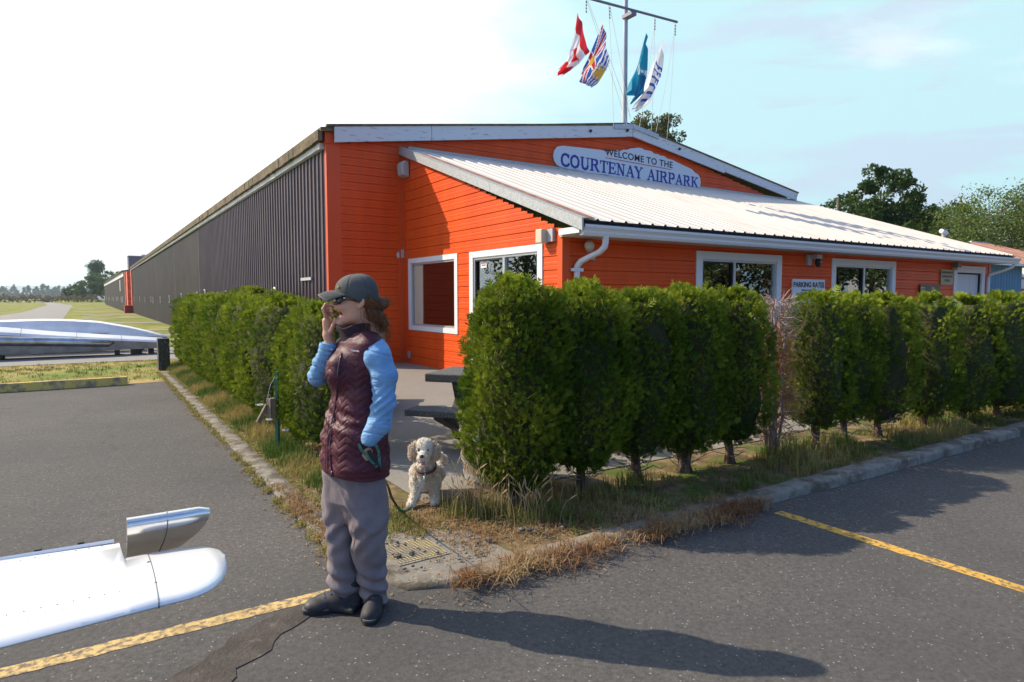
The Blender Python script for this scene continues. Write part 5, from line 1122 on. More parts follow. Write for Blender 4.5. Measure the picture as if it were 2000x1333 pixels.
# small aircraft in front of the hangars far away
M_pw = mat('aircraft white', (.80, .80, .80), .3); M_pr = mat('aircraft red', (.5, .04, .04), .35); M_pg = mat('cockpit glass', (.05, .06, .07), .1); M_tyre = mat('tyre', (.02, .02, .02), .8)
def aircraft(label, loc, rz, group='parked light aircraft', sc_=1.0):
    t = thing('light_aircraft', label, 'aircraft', loc, rz, group); s = sc_
    mb = MB(); st = [(-3.6, .05, .9), (-3.2, .35, .95), (-2.2, .55, 1.05), (-1.0, .62, 1.25), (.3, .58, 1.25), (2.0, .34, 1.15), (4.3, .10, 1.25)]
    mb.loft([[(x * s, rr * .8 * math.cos(q) * s, (z + rr * math.sin(q)) * s) for q in (k * math.pi / 6 for k in range(12))] for x, rr, z in st]); mb.build('fuselage', M_pw, t, True)
    MB().prism([(x * s, y * s, 1.95 * s) for x, y in ((-1.6, -5.2), (-.2, -5.2), (-.1, 0), (-.2, 5.2), (-1.6, 5.2), (-1.75, 0))], (0, 0, .14 * s)).build('wing', M_pw, t, bevel=.03)
    MB().prism([(x * s, -.04 * s, z * s) for x, z in ((2.9, 1.2), (4.4, 1.2), (5.0, 2.9), (4.4, 2.9), (3.7, 1.9))], (0, .08 * s, 0)).build('fin', M_pw, t); MB().prism([(x * s, -.05 * s, z * s) for x, z in ((4.15, 2.5), (4.86, 2.5), (5.02, 2.95), (4.4, 2.95))], (0, .10 * s, 0)).build('fin_tip', M_pr, t)
    MB().prism([(x * s, y * s, 1.3 * s) for x, y in ((3.5, -1.6), (4.4, -1.6), (4.5, 1.6), (3.5, 1.6))], (0, 0, .07 * s)).build('tailplane', M_pw, t); MB().b2((-2.3 * s, -.5 * s, 1.35 * s), (.2 * s, .5 * s, 1.92 * s)).build('cabin', M_pg, t, bevel=.1)
    MB().loft([[(x * s, (rr * .8 + .012) * math.cos(q) * s, (z + (rr + .012) * math.sin(q)) * s) for q in (k * math.pi / 6 for k in (0, -1, -2, -3, -4, -5, -6))] for x, rr, z in st[1:6]], False, False).build('stripe', M_pr, t, True)
    for x, y in ((-2.9, 0), (-.6, -1.0), (-.6, 1.0)): MB().tube([(x * s, y * s, .9 * s), (x * s, y * s, .2 * s)], .04 * s, 6).tube([(x * s, (y - .08) * s, .2 * s), (x * s, (y + .08) * s, .2 * s)], .2 * s, 14).build('wheel', M_tyre, t)
    return t
aircraft('small white aircraft with a red tipped tail parked past the far hangar', (1.2, 262, -.25), R(185)); aircraft('second small white aircraft behind the red tailed one', (3.5, 285, -.25), R(185))
t = thing('pickup_truck', 'tiny white truck parked far out beside the runway', 'truck', at(100, 420, -.25), 0.3)
MB().b2((-2.6, -.9, .4), (2.6, .9, 1.1)).build('body', M_pw, t, bevel=.1); MB().b2((-1.2, -.8, 1.1), (.8, .8, 1.8)).build('cabin', M_pg, t, bevel=.1)
for x in (-1.6, 1.6):
    for y in (-.9, .9): MB().tube([(x, y - .1, .4), (x, y + .1, .4)], .38, 12).build('wheel', M_tyre, t)
t = thing('marker_box', 'small dark red marker box on the airfield grass', 'marker', at(92, 330, -.25)); MB().b2((-.9, -.5, 0), (.9, .5, 1.6)).build('box', MATS['red box'], t); MB().b2((-1, -.6, 1.6), (1, .6, 1.7)).build('lid', MATS['red lid'], t)

# ---------------------------------------------------------------- right hand side
t = thing('blue_shed', 'blue board shed with a rusty corrugated roof beyond the porch', 'shed'); M_blu = mat('blue boards', (.045, .17, .36), .6, c2=(.06, .22, .42), scale=2, stretch=(8, 8, .3))
YS = -2.0; mb = MB(); x = 24.6
while x < 46: mb.b2((x, YS, -.1), (x + .27, YS + .06, 3.08)); mb.b2((x + .27, YS + .02, -.1), (x + .30, YS + .06, 3.08)); x += .30
mb.b2((24.6, YS + .06, -.1), (24.7, 2, 3.1)); mb.build('wall', M_blu, t)
mb = MB(); vs = []; x = 24.0; xs_ = []
while x < 46: xs_ += [(x, 0), (x + .03, .03), (x + .07, .03), (x + .10, 0)]; x += .22
for X_, dz in xs_: hf_ = min(1, (X_ - 23.9) / 11.5); vs += [(X_, YS - .5, 3.12 + dz), (X_, YS - .5 + 4.7 * hf_, 3.12 + 1.62 * hf_ + dz)]
mb.add(vs, [(2 * i, 2 * i + 2, 2 * i + 3, 2 * i + 1) for i in range(len(xs_) - 1)]); mb.build('roof', mat('rusty roof', (.30, .10, .05), .7, c2=(.42, .28, .22), scale=1.6, lo=.42, hi=.62, stretch=(2, .4, 1)), t)
MB().b2((24.0, YS - .52, 3.02), (46, YS - .46, 3.13)).b2((35.4, YS + 4.15, 4.72), (46, YS + 4.25, 4.80)).build('gutter', M_white, t)
t = thing('ladder_post', 'white and rust striped post standing before the blue shed', 'post', (27.9, -3.0, 0))
MB().b2((-.22, -.05, 0), (.22, .05, 2.9)).build('post', M_white, t); mb = MB(); [mb.b2((-.23, -.06, z), (.23, .06, z + .10)) for z in (.5, 1.0, 1.5, 1.9, 2.4)]; mb.build('band', mat('post band', (.35, .16, .08), .7), t)
t = thing('roof_vent', 'small white tilted cowl on the far edge of the porch roof', 'vent', (15.72, -5.0, 3.46)); MB().tube([(0, 0, 0), (0, 0, .13)], .05, 10).build('pipe', M_greyp, t); MB().tube([(-.15, 0, .19), (.15, 0, .13)], [.065, .08], 12).build('cowl', M_white, t, True, angle=40)
x, y, _ = at(1631, 52); t = thing('utility_pole', 'thin dark utility pole left of the tall maple', 'utility pole', (x, y, 0)); MB().tube([(0, 0, 0), (0, 0, 8.6)], [.14, .10], 8).build('pole', M_tk, t)
wp = []
for z0_, z1_, zz_ in ((8.0, 7.6, 0), (5.2, 4.7, 0)):
    a = Vector((x, y, z0_)); b = Vector((*at(2300, 60)[:2], z1_)); wp.append([a + (b - a) * q + Vector((0, 0, -.5 * math.sin(math.pi * q))) for q in np.linspace(0, 1, 14)])
mb = MB(); [mb.tube(p, .012, 4) for p in wp]; mb.build('wire', M_greyp, t)
# things behind the photographer, seen only as reflections in the glass
for i, (x, y, h) in enumerate(((22, -25, 9), (30, -27, 10), (39, -26, 9.5), (14, -27, 8.5), (48, -27, 10))):
    tree('lot_tree', ('roundish green tree across the car park, nearest the red pickup', 'tall green tree across the car park, second along', 'green tree across the car park, third along', 'low green tree across the car park behind the photographer', 'tall green tree at the far end across the car park')[i], (x, y, 0), h, [(0, 0, .55, .48, .42, .45)], 60, 6500, .32, Lc if i % 2 else Lf, 70 + i, 'trees across the car park', .25, clump_r=.15)
for i, (x, y, h) in enumerate(((-22, 27, 9), (-27, 20, 8), (-31, 34, 9))):
    tree('lot_tree', ('dark green tree west of the hangar apron', 'lower dark tree beside the apron to the west', 'tall tree furthest west of the apron')[i], (x, y, -.25), h, [(0, 0, .6, .33, .33, .35)], 26, 2600, .32, Lf, 80 + i, 'trees west of the apron', .25, clump_r=.15)
t = thing('white_house', 'white clapboard house across the car park beyond the trees, seen only in reflections', 'house', (64, -30, 0)); MB().b2((-7, -4, 0), (7, 4, 4.6)).build('wall', M_white, t)
MB().prism([(-7.4, -4.4, 4.6), (-7.4, 4.4, 4.6), (-7.4, 0, 7)], (14.8, 0, 0)).build('roof', M_moss, t)
for x in (-4.5, 0, 4.5): MB().b2((x - .6, 4.0, 1.4), (x + .6, 4.06, 2.8)).build('window', M_pg, t)
t = thing('pickup', 'red pickup truck parked across the lot, seen reflected in the front windows', 'truck', (15, -15.4, 0), R(8)); M_car = mat('red car paint', (.45, .012, .015), .25, coat=.8)
pr = [(-2.7, .45), (-2.75, .95), (-2.55, 1.05), (-1.35, 1.12), (-.75, 1.72), (.75, 1.78), (1.0, 1.12), (2.7, 1.08), (2.75, .5)]
MB().prism([(x, -.92, z) for x, z in pr], (0, 1.84, 0)).build('body', M_car, t, bevel=.06); MB().prism([(x, -.94, z) for x, z in ((-1.15, 1.14), (-.68, 1.66), (.66, 1.70), (.85, 1.14))], (0, 1.88, 0)).build('side_glass', M_pg, t)
for x in (-1.75, 1.75):
    for y in (-.82, .82): MB().tube([(x, y - .12, .38), (x, y + .12, .38)], .38, 18).build('wheel', M_tyre, t)
for y in (-.7, .7): MB().sphere((-2.7, y, .85), (.08, .16, .1), 10).build('headlight', M_white, t)

# ================================================================ THE WOMAN
# built in a frame turned like the camera (x to the photograph's right, y away), origin on the asphalt between her feet
WO = np.array([-.805, 3.27]); PT = R(3.80)
def camworld(x, y):
    h = R(HEAD - 90); return (CAM[0] + x * math.cos(h) - y * math.sin(h), CAM[1] + x * math.sin(h) + y * math.cos(h))
def mk(org):
    def f(px, py, dy=0.0):
        Y = org[1] + dy; a = (px - 1000) / 1271; b = -(py - 666.5) / 1271; r1 = math.cos(PT) + b * math.sin(PT); return np.array([a * Y / r1 - org[0], dy, 1.6 + (-math.sin(PT) + b * math.cos(PT)) * Y / r1])
    return f
W = mk(WO)
def fold(V, nrm, amp, fr, seed, st=(1, 1, 1)): return V + nrm * (amp * vnoise(V * np.array(st), fr, seed))[:, None]
LASTV = [None]
def surfpt(px, py, V, org, out=.002):
    """the point of a modelled surface seen at a photo position, lifted a little off it"""
    c, s = math.cos(PT), math.sin(PT); x = V[:, 0] + org[0]; y = V[:, 1] + org[1]; z = V[:, 2] - 1.6; dd = y * c - z * s; u_ = 1000 + 1271 * x / dd; v_ = 666.5 - 1271 * (y * s + z * c) / dd
    k = np.hypot(u_ - px, v_ - py); m = np.where(k < 4.0)[0]
    if len(m) == 0: m = np.array([k.argmin()])
    m = m[y[m] < y[m].min() + .03]; q = V[m].mean(0); return q + np.array([0, -out, 0])
def sdfobj(name, f, m, parent, it=2, post=None, mats=None, mifn=None):
    V, F = f.mesh(); V = relax(V, F, it)
    if post is not None: V = post(V, vnormals(V, F))
    mi = None; LASTV[0] = V
    if mifn is not None: mi = mifn(V[F].mean(1))
    return link_mesh(name, npmesh(name, V, F, True, mi), m, parent, mats)
M_skin = mat('skin', (.52, .26, .165), .5, c2=(.58, .31, .21), scale=18, lo=.35, hi=.65, spec=.4, c3=(.48, .20, .15), scale3=30, lo3=.6, hi3=.8, bump=.08, bscale=160)
M_mouth = mat('mouth inside', (.22, .03, .03), .5); M_lip = mat('lip', (.45, .16, .14), .4); M_teeth = mat('teeth', (.75, .70, .60), .25)
M_vest = mat('plum vest', (.062, .012, .022), .52, c2=(.092, .020, .034), scale=9, lo=.4, hi=.65, spec=.3, bump=.35, bscale=38, bdist=.012)
M_vestd = mat('vest collar fleece', (.022, .009, .014), .9, c2=(.035, .014, .022), scale=40, bump=.7, bscale=120)
M_shirt = mat('blue shirt', (.15, .31, .53), .8, c2=(.22, .40, .62), scale=7, lo=.4, hi=.65, spec=.2, bump=.7, bscale=13, bdist=.02, bstretch=(1, 1, 2.4), c3=(.11, .24, .43), scale3=5, lo3=.55, hi3=.75)
M_trs = mat('taupe trousers', (.185, .155, .165), .8, c2=(.24, .205, .215), scale=6, lo=.4, hi=.65, c3=(.12, .10, .085), scale3=2.4, lo3=.55, hi3=.7, spec=.2, bump=.45, bscale=15, bdist=.02, bstretch=(1, 1, .35))
M_hair = mat('auburn hair', (.085, .032, .014), .6, c2=(.30, .13, .05), attr='rnd', lo=0, hi=1, spec=.15, trans=.25); M_hair0 = mat('auburn hair base', (.055, .023, .011), .6, c2=(.12, .050, .022), scale=30, stretch=(1, 1, .2), bump=.6, bscale=90)
M_cap = mat('faded cap', (.066, .068, .066), .9, c2=(.115, .115, .105), scale=7, lo=.42, hi=.66, c3=(.20, .19, .15), scale3=12, lo3=.62, hi3=.8, bump=.35, bscale=240)
M_shoe = mat('shoe dark', (.016, .016, .019), .7, c2=(.03, .03, .034), scale=30); M_sole = mat('shoe sole', (.012, .012, .013), .7); M_grey = mat('shoe grey trim', (.10, .10, .11), .6); M_lens = mat('sunglass lens', (.006, .005, .005), .06, coat=1)
WX, WY = camworld(*WO); P_ = thing('person', 'woman in cap and sunglasses, plum vest over blue shirt, hand raised to her open mouth', 'person', (WX, WY, 0), R(HEAD - 90))
th = R(42); TF = np.array([-math.cos(th), -math.sin(th)]); TL = np.array([math.sin(th), -math.cos(th)])          # chest forward / her left
# head frame
hd = R(14); HF = np.array([-math.cos(hd), -math.sin(hd), 0]); HL = np.array([math.sin(hd), -math.cos(hd), 0]); HZ_ = np.array([0, 0, 1.0])
tilt = R(-3); HFt = HF * math.cos(tilt) + HZ_ * math.sin(tilt); HZt = -HF * math.sin(tilt) + HZ_ * math.cos(tilt)
HC = W(699, 584, .0)
HM = np.stack([HFt, HL, HZt])                                        # rows: axes
def Hd(f, l, z): return HC + HFt * f + HL * l + HZt * z
# ---- body: head, neck, torso under the clothes, arms, hands: one surface
B = Field((-.36, -.34, .0), (.36, .34, 1.76), .0036)
B.ell(Hd(-.005, 0, .012), (.098, .078, .100), .02, HM)
B.ell(Hd(.035, 0, -.035), (.072, .066, .082), .03, HM)
B.cap(Hd(.02, .036, -.088), Hd(.085, .010, -.112), .026, .020, .03).cap(Hd(.02, -.036, -.088), Hd(.085, -.010, -.112), .026, .020, .03)
B.ell(Hd(.092, 0, -.120), (.020, .020, .016), .02, HM)               # chin
B.ell(Hd(.074, 0, .016), (.028, .052, .020), .02, HM)                # brow
for s in (-1, 1):
    B.ell(Hd(.074, .036 * s, -.030), (.030, .024, .022), .02, HM)    # cheek
    B.ell(Hd(.100, .030 * s, .000), (.014, .020, .012), .010, HM, 'd')   # eye sockets
    B.ell(Hd(-.014, .080 * s, -.014), (.019, .009, .029), .006, HM).ell(Hd(-.008, .091 * s, -.010), (.010, .007, .017), .003, HM, 'd').ell(Hd(-.004, .078 * s, -.040), (.010, .008, .010), .005, HM); B.ell(Hd(.110, .010 * s, -.030), (.010, .008, .007), .005, HM)
B.cap(Hd(.098, 0, .010), Hd(.122, 0, -.018), .009, .010, .010).ell(Hd(.122, 0, -.024), (.012, .011, .009), .006, HM)   # nose
B.ell(Hd(.102, 0, -.046), (.014, .026, .009), .010, HM)              # upper lip
B.ell(Hd(.094, 0, -.098), (.014, .024, .010), .010, HM)              # lower lip
B.ell(Hd(.098, .004, -.071), (.046, .024, .0195), .004, HM, 'd')     # open mouth
B.ell(Hd(.098, .020, -.071), (.030, .016, .014), .004, HM, 'd')
B.cap(Hd(-.02, 0, -.06), Hd(-.05, 0, -.20), .056, .060, .03)         # neck
ck = W(712, 660); B.cap(Hd(-.05, 0, -.20), (ck[0], .02, 1.22), .065, .10, .05)
B.col([.84, 1.0, 1.15, 1.30, 1.40], [W(696, 900)[0], W(698, 820)[0], W(702, 760)[0], W(706, 700)[0], W(712, 665)[0]], [.0, 0, .0, .0, .01], [.11, .11, .12, .12, .085], [.08, .075, .085, .085, .06], TL, .05)
for sx, hx, kx, ax_ in ((-1, 664, 667, 674), (1, 718, 724, 733)):
    h_ = W(hx, 930); B.chain([(h_[0], .02 if sx < 0 else -.03, .86), (W(kx, 1055)[0], .015 if sx < 0 else -.035, W(kx, 1055)[2]), tuple(W(ax_, 1168))], [.055, .045, .036], .03)
SHL = np.array([W(741, 684)[0], -.115, W(738, 684, -.1)[2]]); SHR = np.array([W(664, 690)[0], .13, W(664, 690, .13)[2]])
ELL = W(749, 788, -.15); WRL = W(722, 858, -.17); HDL = W(715, 885, -.16)
ELR = W(621, 736, .06); WRR = W(645, 674, .0)
B.chain([tuple(SHL + [-.01, .02, -.02]), tuple(ELL), tuple(WRL)], [.04, .034, .028], .01); B.chain([tuple(SHR), tuple(ELR), tuple(WRR)], [.05, .038, .026], .03)
# left hand in the pocket
B.ell(HDL, (.032, .022, .045), .01)
for k in range(4): p = HDL + np.array([-.022 + .014 * k, .0, -.03]); B.chain([tuple(p), tuple(p + [-.004, .004, -.03]), tuple(p + [-.008, .012, -.052 + .004 * abs(k - 1.5)])], [.009, .008, .007], .004)
B.chain([tuple(HDL + [-.03, -.004, .0]), tuple(HDL + [-.042, -.004, -.025]), tuple(HDL + [-.040, .0, -.045])], [.011, .009, .008], .006)
# right hand at the mouth: palm, five fingers
B.cap(WRR, W(641, 655, .0), .024, .026, .01); B.cap(W(641, 655, .004), W(638, 628, -.004), .024, .022, .012); B.cap(W(644, 650, .012), W(643, 626, .014), .018, .016, .012)
fing = [[(636, 618, -.030), (631, 604, -.036), (636, 595, -.034), (646, 595, -.030)], [(637, 622, -.014), (633, 608, -.020), (639, 601, -.022), (648, 603, -.024)], [(640, 625, .002), (636, 613, -.004), (641, 607, -.010), (650, 610, -.014)], [(643, 629, .016), (641, 618, .010), (644, 612, .002), (650, 616, -.004)]]
for i, fg in enumerate(fing):
    rr = [.0092, .0086, .0080, .0068]; k = 1.0 if i < 3 else .88; B.chain([tuple(W(*q)) for q in fg], [v * k for v in rr], .002)
B.chain([tuple(W(646, 648, -.018)), tuple(W(651, 637, -.030)), tuple(W(655, 627, -.036)), tuple(W(654, 620, -.034))], [.013, .011, .009, .0075], .004)
def bodymi(C):
    q = C - HC; f, l, z = q @ HFt, q @ HL, q @ HZt; mi = np.zeros(len(C), int)
    cav = (((f - .098) / .047) ** 2 + ((l - .004) / .0265) ** 2 + ((z + .071) / .0205) ** 2 < 1.0) & (f > .03); lip = (f > .082) & (f < .114) & (l < .03) & (np.abs(l) < .026) & ((np.abs(z + .050) < .0055) | (np.abs(z + .095) < .0065)) & ~cav & (C[:, 1] < .2)
    mi[lip] = 2; mi[cav] = 1; return mi
sdfobj('body', B, None, P_, 1, mats=[M_skin, M_mouth, M_lip], mifn=bodymi)
mb = MB()
for zz, up in ((-.0535, 1), (-.0885, 0)):
    for k in range(-4, 5):
        a = k * .24; p = Hd(.076 + .024 * math.cos(a), .022 * math.sin(a) * 1.1, zz); mb.box(tuple(p), (.0065, .006, .009 if up else .008), rz=math.atan2(HF[1], HF[0]) + a * .6)
mb.build('teeth', M_teeth, P_, bevel=.001)
MB().sphere(Hd(.065, .0, -.083), (.024, .018, .008), 12).build('tongue', mat('tongue', (.45, .12, .11), .4), P_, True)
# fingernails
mb = MB()
for fg in fing: p = W(*fg[-1]); mb.sphere(tuple(p + np.array([-.001, -.0065, .001])), (.0045, .0015, .0035), 8)
mb.build('fingernail', mat('nail', (.62, .42, .36), .3), P_, True)
# ---- shirt: both sleeves and the bit at the throat
sh = Field((-.10, -.34, .60), (.36, .34, 1.60), .0042)
sh.chain([tuple(SHL + [-.01, .03, .012]), tuple(SHL + [.014, -.006, -.03]), tuple(W(750, 735, -.14)), tuple(ELL), tuple(W(741, 828, -.165)), tuple(W(722, 856, -.175))], [.062, .066, .060, .055, .052, .047], .02)
sh.cut(tuple(W(710, 868, -.17)), (-.45, -.1, -1))
sh2 = Field((-.36, -.20, .90), (.10, .34, 1.56), .0042)
sh2.chain([tuple(SHR), tuple(W(640, 722, .09)), tuple(ELR), tuple(W(629, 712, .035)), tuple(W(642, 680, .0))], [.066, .053, .046, .044, .039], .015)
sh2.cut(tuple(W(644, 668, .0)), tuple(W(644, 660, 0) - W(640, 690, .01)))
def sleevefold(V, n):
    z = V[:, 2]; d = np.zeros(len(V)); low = np.clip((.93 - z) / .14, 0, 1) * (V[:, 0] > -.05)
    d += .0055 * low * np.sin(z * 190 + V[:, 0] * 60 + 1.5 * np.sin(V[:, 1] * 40)) ; d += .0035 * vnoise(V * [1, 1, 2.2], 6.0, 3) - .005 * np.exp(-(vnoise(V * [1, 1, 1.8], 4.5, 13) / .16) ** 2); el = np.exp(-((z - ELL[2]) / .06) ** 2) * (V[:, 0] > 0); d += .004 * el * np.sin(z * 150 - V[:, 0] * 120)
    elr = (V[:, 0] < -.05); d += .0022 * elr * np.sin(z * 95 + V[:, 0] * 130 + 4 * vnoise(V, 3, 2)); return V + n * d[:, None]
sdfobj('shirt_sleeve', sh, M_shirt, P_, 2, sleevefold); sdfobj('shirt_sleeve', sh2, M_shirt, P_, 2, sleevefold)
# turned up cuff rings and buttons
mb = MB(); a = W(643, 672, .0); b = W(641, 682, .0); mb.tube([tuple(a), tuple(a + (b - a) * .5), tuple(b)], [.046, .0475, .047], 20, cap=False); mb.build('cuff', M_shirt, P_, True)
mb = MB()
for px, py, dy in ((648, 683, -.045), (640, 706, -.022)): mb.sphere(tuple(W(px, py, dy)), .0055, 8)
mb.build('button', mat('button', (.6, .62, .64), .3), P_, True)
# ---- vest
vf = Field((-.30, -.30, .62), (.30, .30, 1.60), .0040)
vz = [W(0, y)[2] for y in (925, 900, 850, 800, 755, 715, 690, 668, 652)]
vx = [W(x, y)[0] for x, y in ((694, 925), (694, 900), (693, 850), (698, 800), (700, 755), (701, 715), (702, 690), (704, 668), (706, 652))]
vf.col(vz, vx, [0, 0, 0, .0, .0, 0, 0, 0, 0], [.205, .207, .204, .180, .168, .175, .172, .155, .10], [.152, .154, .150, .122, .110, .118, .115, .10, .08], TL, .03, pw=2.2)
vf.cap(tuple(SHL + [-.06, .06, .035]), tuple(SHL + [-.022, .022, .020]), .060, .062, .04); vf.cap(tuple(SHR + [.05, -.05, .02]), tuple(SHR + [.0, .0, .0]), .08, .062, .04)
vf.ell((W(672, 715)[0], -.085, W(0, 722)[2]), (.070, .070, .085), .05); vf.ell((W(662, 715)[0], .02, W(0, 722)[2]), (.065, .07, .085), .05)
vf.cut((0, 0, W(0, 923)[2]), (-.10, -.04, -1))
def qlt(V, n):
    x = V[:, 0] - np.interp(V[:, 2], vz[::-1], vx[::-1]); y = V[:, 1]; z = V[:, 2]; a = np.arctan2(x * TL[0] + y * TL[1], x * TF[0] + y * TF[1]) * .17
    p = .036; q = (z / p + 1.0 * np.abs(((a / .048) % 2) - 1)) % 1; g = np.minimum(q, 1 - q) * p; q2 = ((a / .048) % 1); g2 = np.minimum(q2, 1 - q2) * .048
    yoke = np.clip((W(0, 700)[2] - z) / .04, 0, 1) * np.clip((W(0, 905)[2] * 0 + z - W(0, 908)[2]) / .02, 0, 1)
    d = -.0030 * np.exp(-(g / .005) ** 2) * yoke; d -= .0008 * np.exp(-(g2 / .006) ** 2) * yoke; d += .0065 * vnoise(V * [1, 1, 1.9], 3.6, 9) * np.clip(yoke + .3, 0, 1)
    zc = np.exp(-((a + .006) / .010) ** 2); d = d * (1 - zc) - .004 * np.exp(-((np.abs(a + .006) - .013) / .003) ** 2)
    waist = np.exp(-((z - W(0, 812)[2]) / .05) ** 2); d += .0060 * waist * np.sin(z * 115 + a * 26 + 2 * vnoise(V, 2.6, 4)); hem = np.exp(-((z - W(0, 918)[2]) / .008) ** 2); d += -.003 * hem; return V + n * d[:, None]
sdfobj('vest', vf, M_vest, P_, 2, qlt); VV = LASTV[0]
# collar: open stand-up fleece funnel
mb = MB(); rings = []; cN = 44; b0 = W(708, 672); top_c = W(694, 628)
for j, (tt, ro, ri) in enumerate(((0, .098, 0), (.3, .094, 0), (.65, .096, 0), (.93, .101, 0), (1.0, .098, 0), (.97, .090, 0), (.6, .084, 0), (.2, .080, 0))):
    c = np.array([b0[0], .0, b0[2]]) * (1 - tt) + np.array([top_c[0], .0, top_c[2]]) * tt; ring = []
    for k in range(cN):
        q = 6.283 * k / cN; v = TF * math.cos(q) * ro * 1.02 + TL * math.sin(q) * ro * .93; tl = .022 * math.cos(q - .35) * tt * -1 + .006 * math.sin(4 * q + tt * 3); fr = .012 * math.exp(-(q / .22) ** 2) + .012 * math.exp(-((q - 6.283) / .22) ** 2)
        ring.append((c[0] + v[0] * (1 + fr), c[1] + v[1] * (1 + fr), c[2] + tl + .0015 * math.sin(9 * q)))
    rings.append(ring)
mb.loft(rings, cap=False); mb.build('collar', M_vestd, P_, True)
# zip line down the front
pts = [tuple(surfpt(hx, y, VV, WO, .003)) for y, hx in ((690, 668), (700, 665), (715, 662), (730, 660), (750, 658), (770, 657), (790, 655), (810, 651), (830, 648), (850, 646), (870, 645), (890, 645), (905, 646), (920, 649))]
mb = MB(); mb.tube(pts, .0034, 6); mb.tube([pts[-1], (pts[-1][0] - .002, pts[-1][1] - .004, pts[-1][2] - .030)], .004, 6); mb.build('zip', mat('zip', (.10, .06, .08), .35, .5), P_, True)
mb = MB(); mb.tube([(x + .012, y - .001, z) for x, y, z in pts[2:]], .0022, 5); mb.build('zip_flap', M_vestd, P_, True)
o_ = surfpt(694, 687, VV, WO, .0045); o2 = surfpt(703, 688, VV, WO, .0045); o1 = surfpt(685, 686, VV, WO, .0045)
sans(P_, 'vest_lettering', 'Columbia', .0125, tuple(o_), tuple(o2 - o1), (0.02, 0, 1), mat('stitch', (.60, .60, .63), .6), .0004, 1.0, 1.0, 'CENTER', .001)
# pocket opening edge
mb = MB(); mb.tube([tuple(W(702, 862, -.168)), tuple(W(706, 880, -.172)), tuple(W(716, 903, -.168)), tuple(W(726, 916, -.15))], .005, 6); mb.build('pocket_welt', M_vestd, P_, True)
# ---- trousers
tf = Field((-.26, -.26, .03), (.26, .26, 1.02), .0042)
tz = lambda ys, dy: [W(0, y, dy)[2] for y in ys]
ys = (1172, 1160, 1130, 1095, 1055, 1010, 965, 930, 880); tf.col(tz(ys, .0), [W(x, y, .0)[0] for x, y in zip((674, 674, 674, 669, 667, 664, 662, 664, 672), ys)], [.0, .0, .0, .01, .02, .03, .03, .03, .02], [.064, .070, .072, .070, .074, .084, .094, .098, .09], [.070, .075, .078, .078, .085, .092, .098, .10, .09], TL, .010)
ys2 = (1186, 1174, 1140, 1100, 1055, 1010, 965, 930, 880); tf.col(tz(ys2, -.0), [W(x, y, -.0)[0] for x, y in zip((733, 733, 731, 728, 724, 722, 720, 716, 704), ys2)], [-.0, -.0, -.01, -.02, -.04, -.05, -.04, -.03, -.01], [.062, .066, .069, .070, .077, .087, .096, .098, .09], [.068, .072, .076, .076, .084, .092, .10, .10, .09], TL, .010)
ys3 = (1015, 975, 935, 880); tf.col(tz(ys3, 0), [W(694, y)[0] for y in ys3], 0.0, [.06, .145, .165, .16], [.07, .12, .125, .12], TL, .04)
def trf(V, n):
    z = V[:, 2]; x = V[:, 0]; left = x > W(702, 1060)[0]; d = .007 * vnoise(V * [1, 1, .40], 4.2, 21) + .0030 * vnoise(V, 9, 3) + .008 * (np.exp(-(vnoise(V * [1, 1, .40] + V[:, [2, 0, 1]] * [.5, 0, 0], 3.2, 33) / .22) ** 2) - .4)
    ank = np.clip((.30 - z) / .12, 0, 1); ph_ = np.where(left, 1.3, 0.2); d += ank * .0085 * np.sin(z * 74 + x * 26 + ph_ + 1.6 * vnoise(V, 2.2, 6)); kn = np.exp(-((z - .40) / .09) ** 2); d += kn * .005 * np.sin(z * 60 - x * 70 + ph_)
    cr = np.clip((z - .62) / .12, 0, 1); d += cr * .004 * np.sin(x * 95 + z * 22); return V + n * d[:, None]
sdfobj('trousers', tf, M_trs, P_, 2, trf)
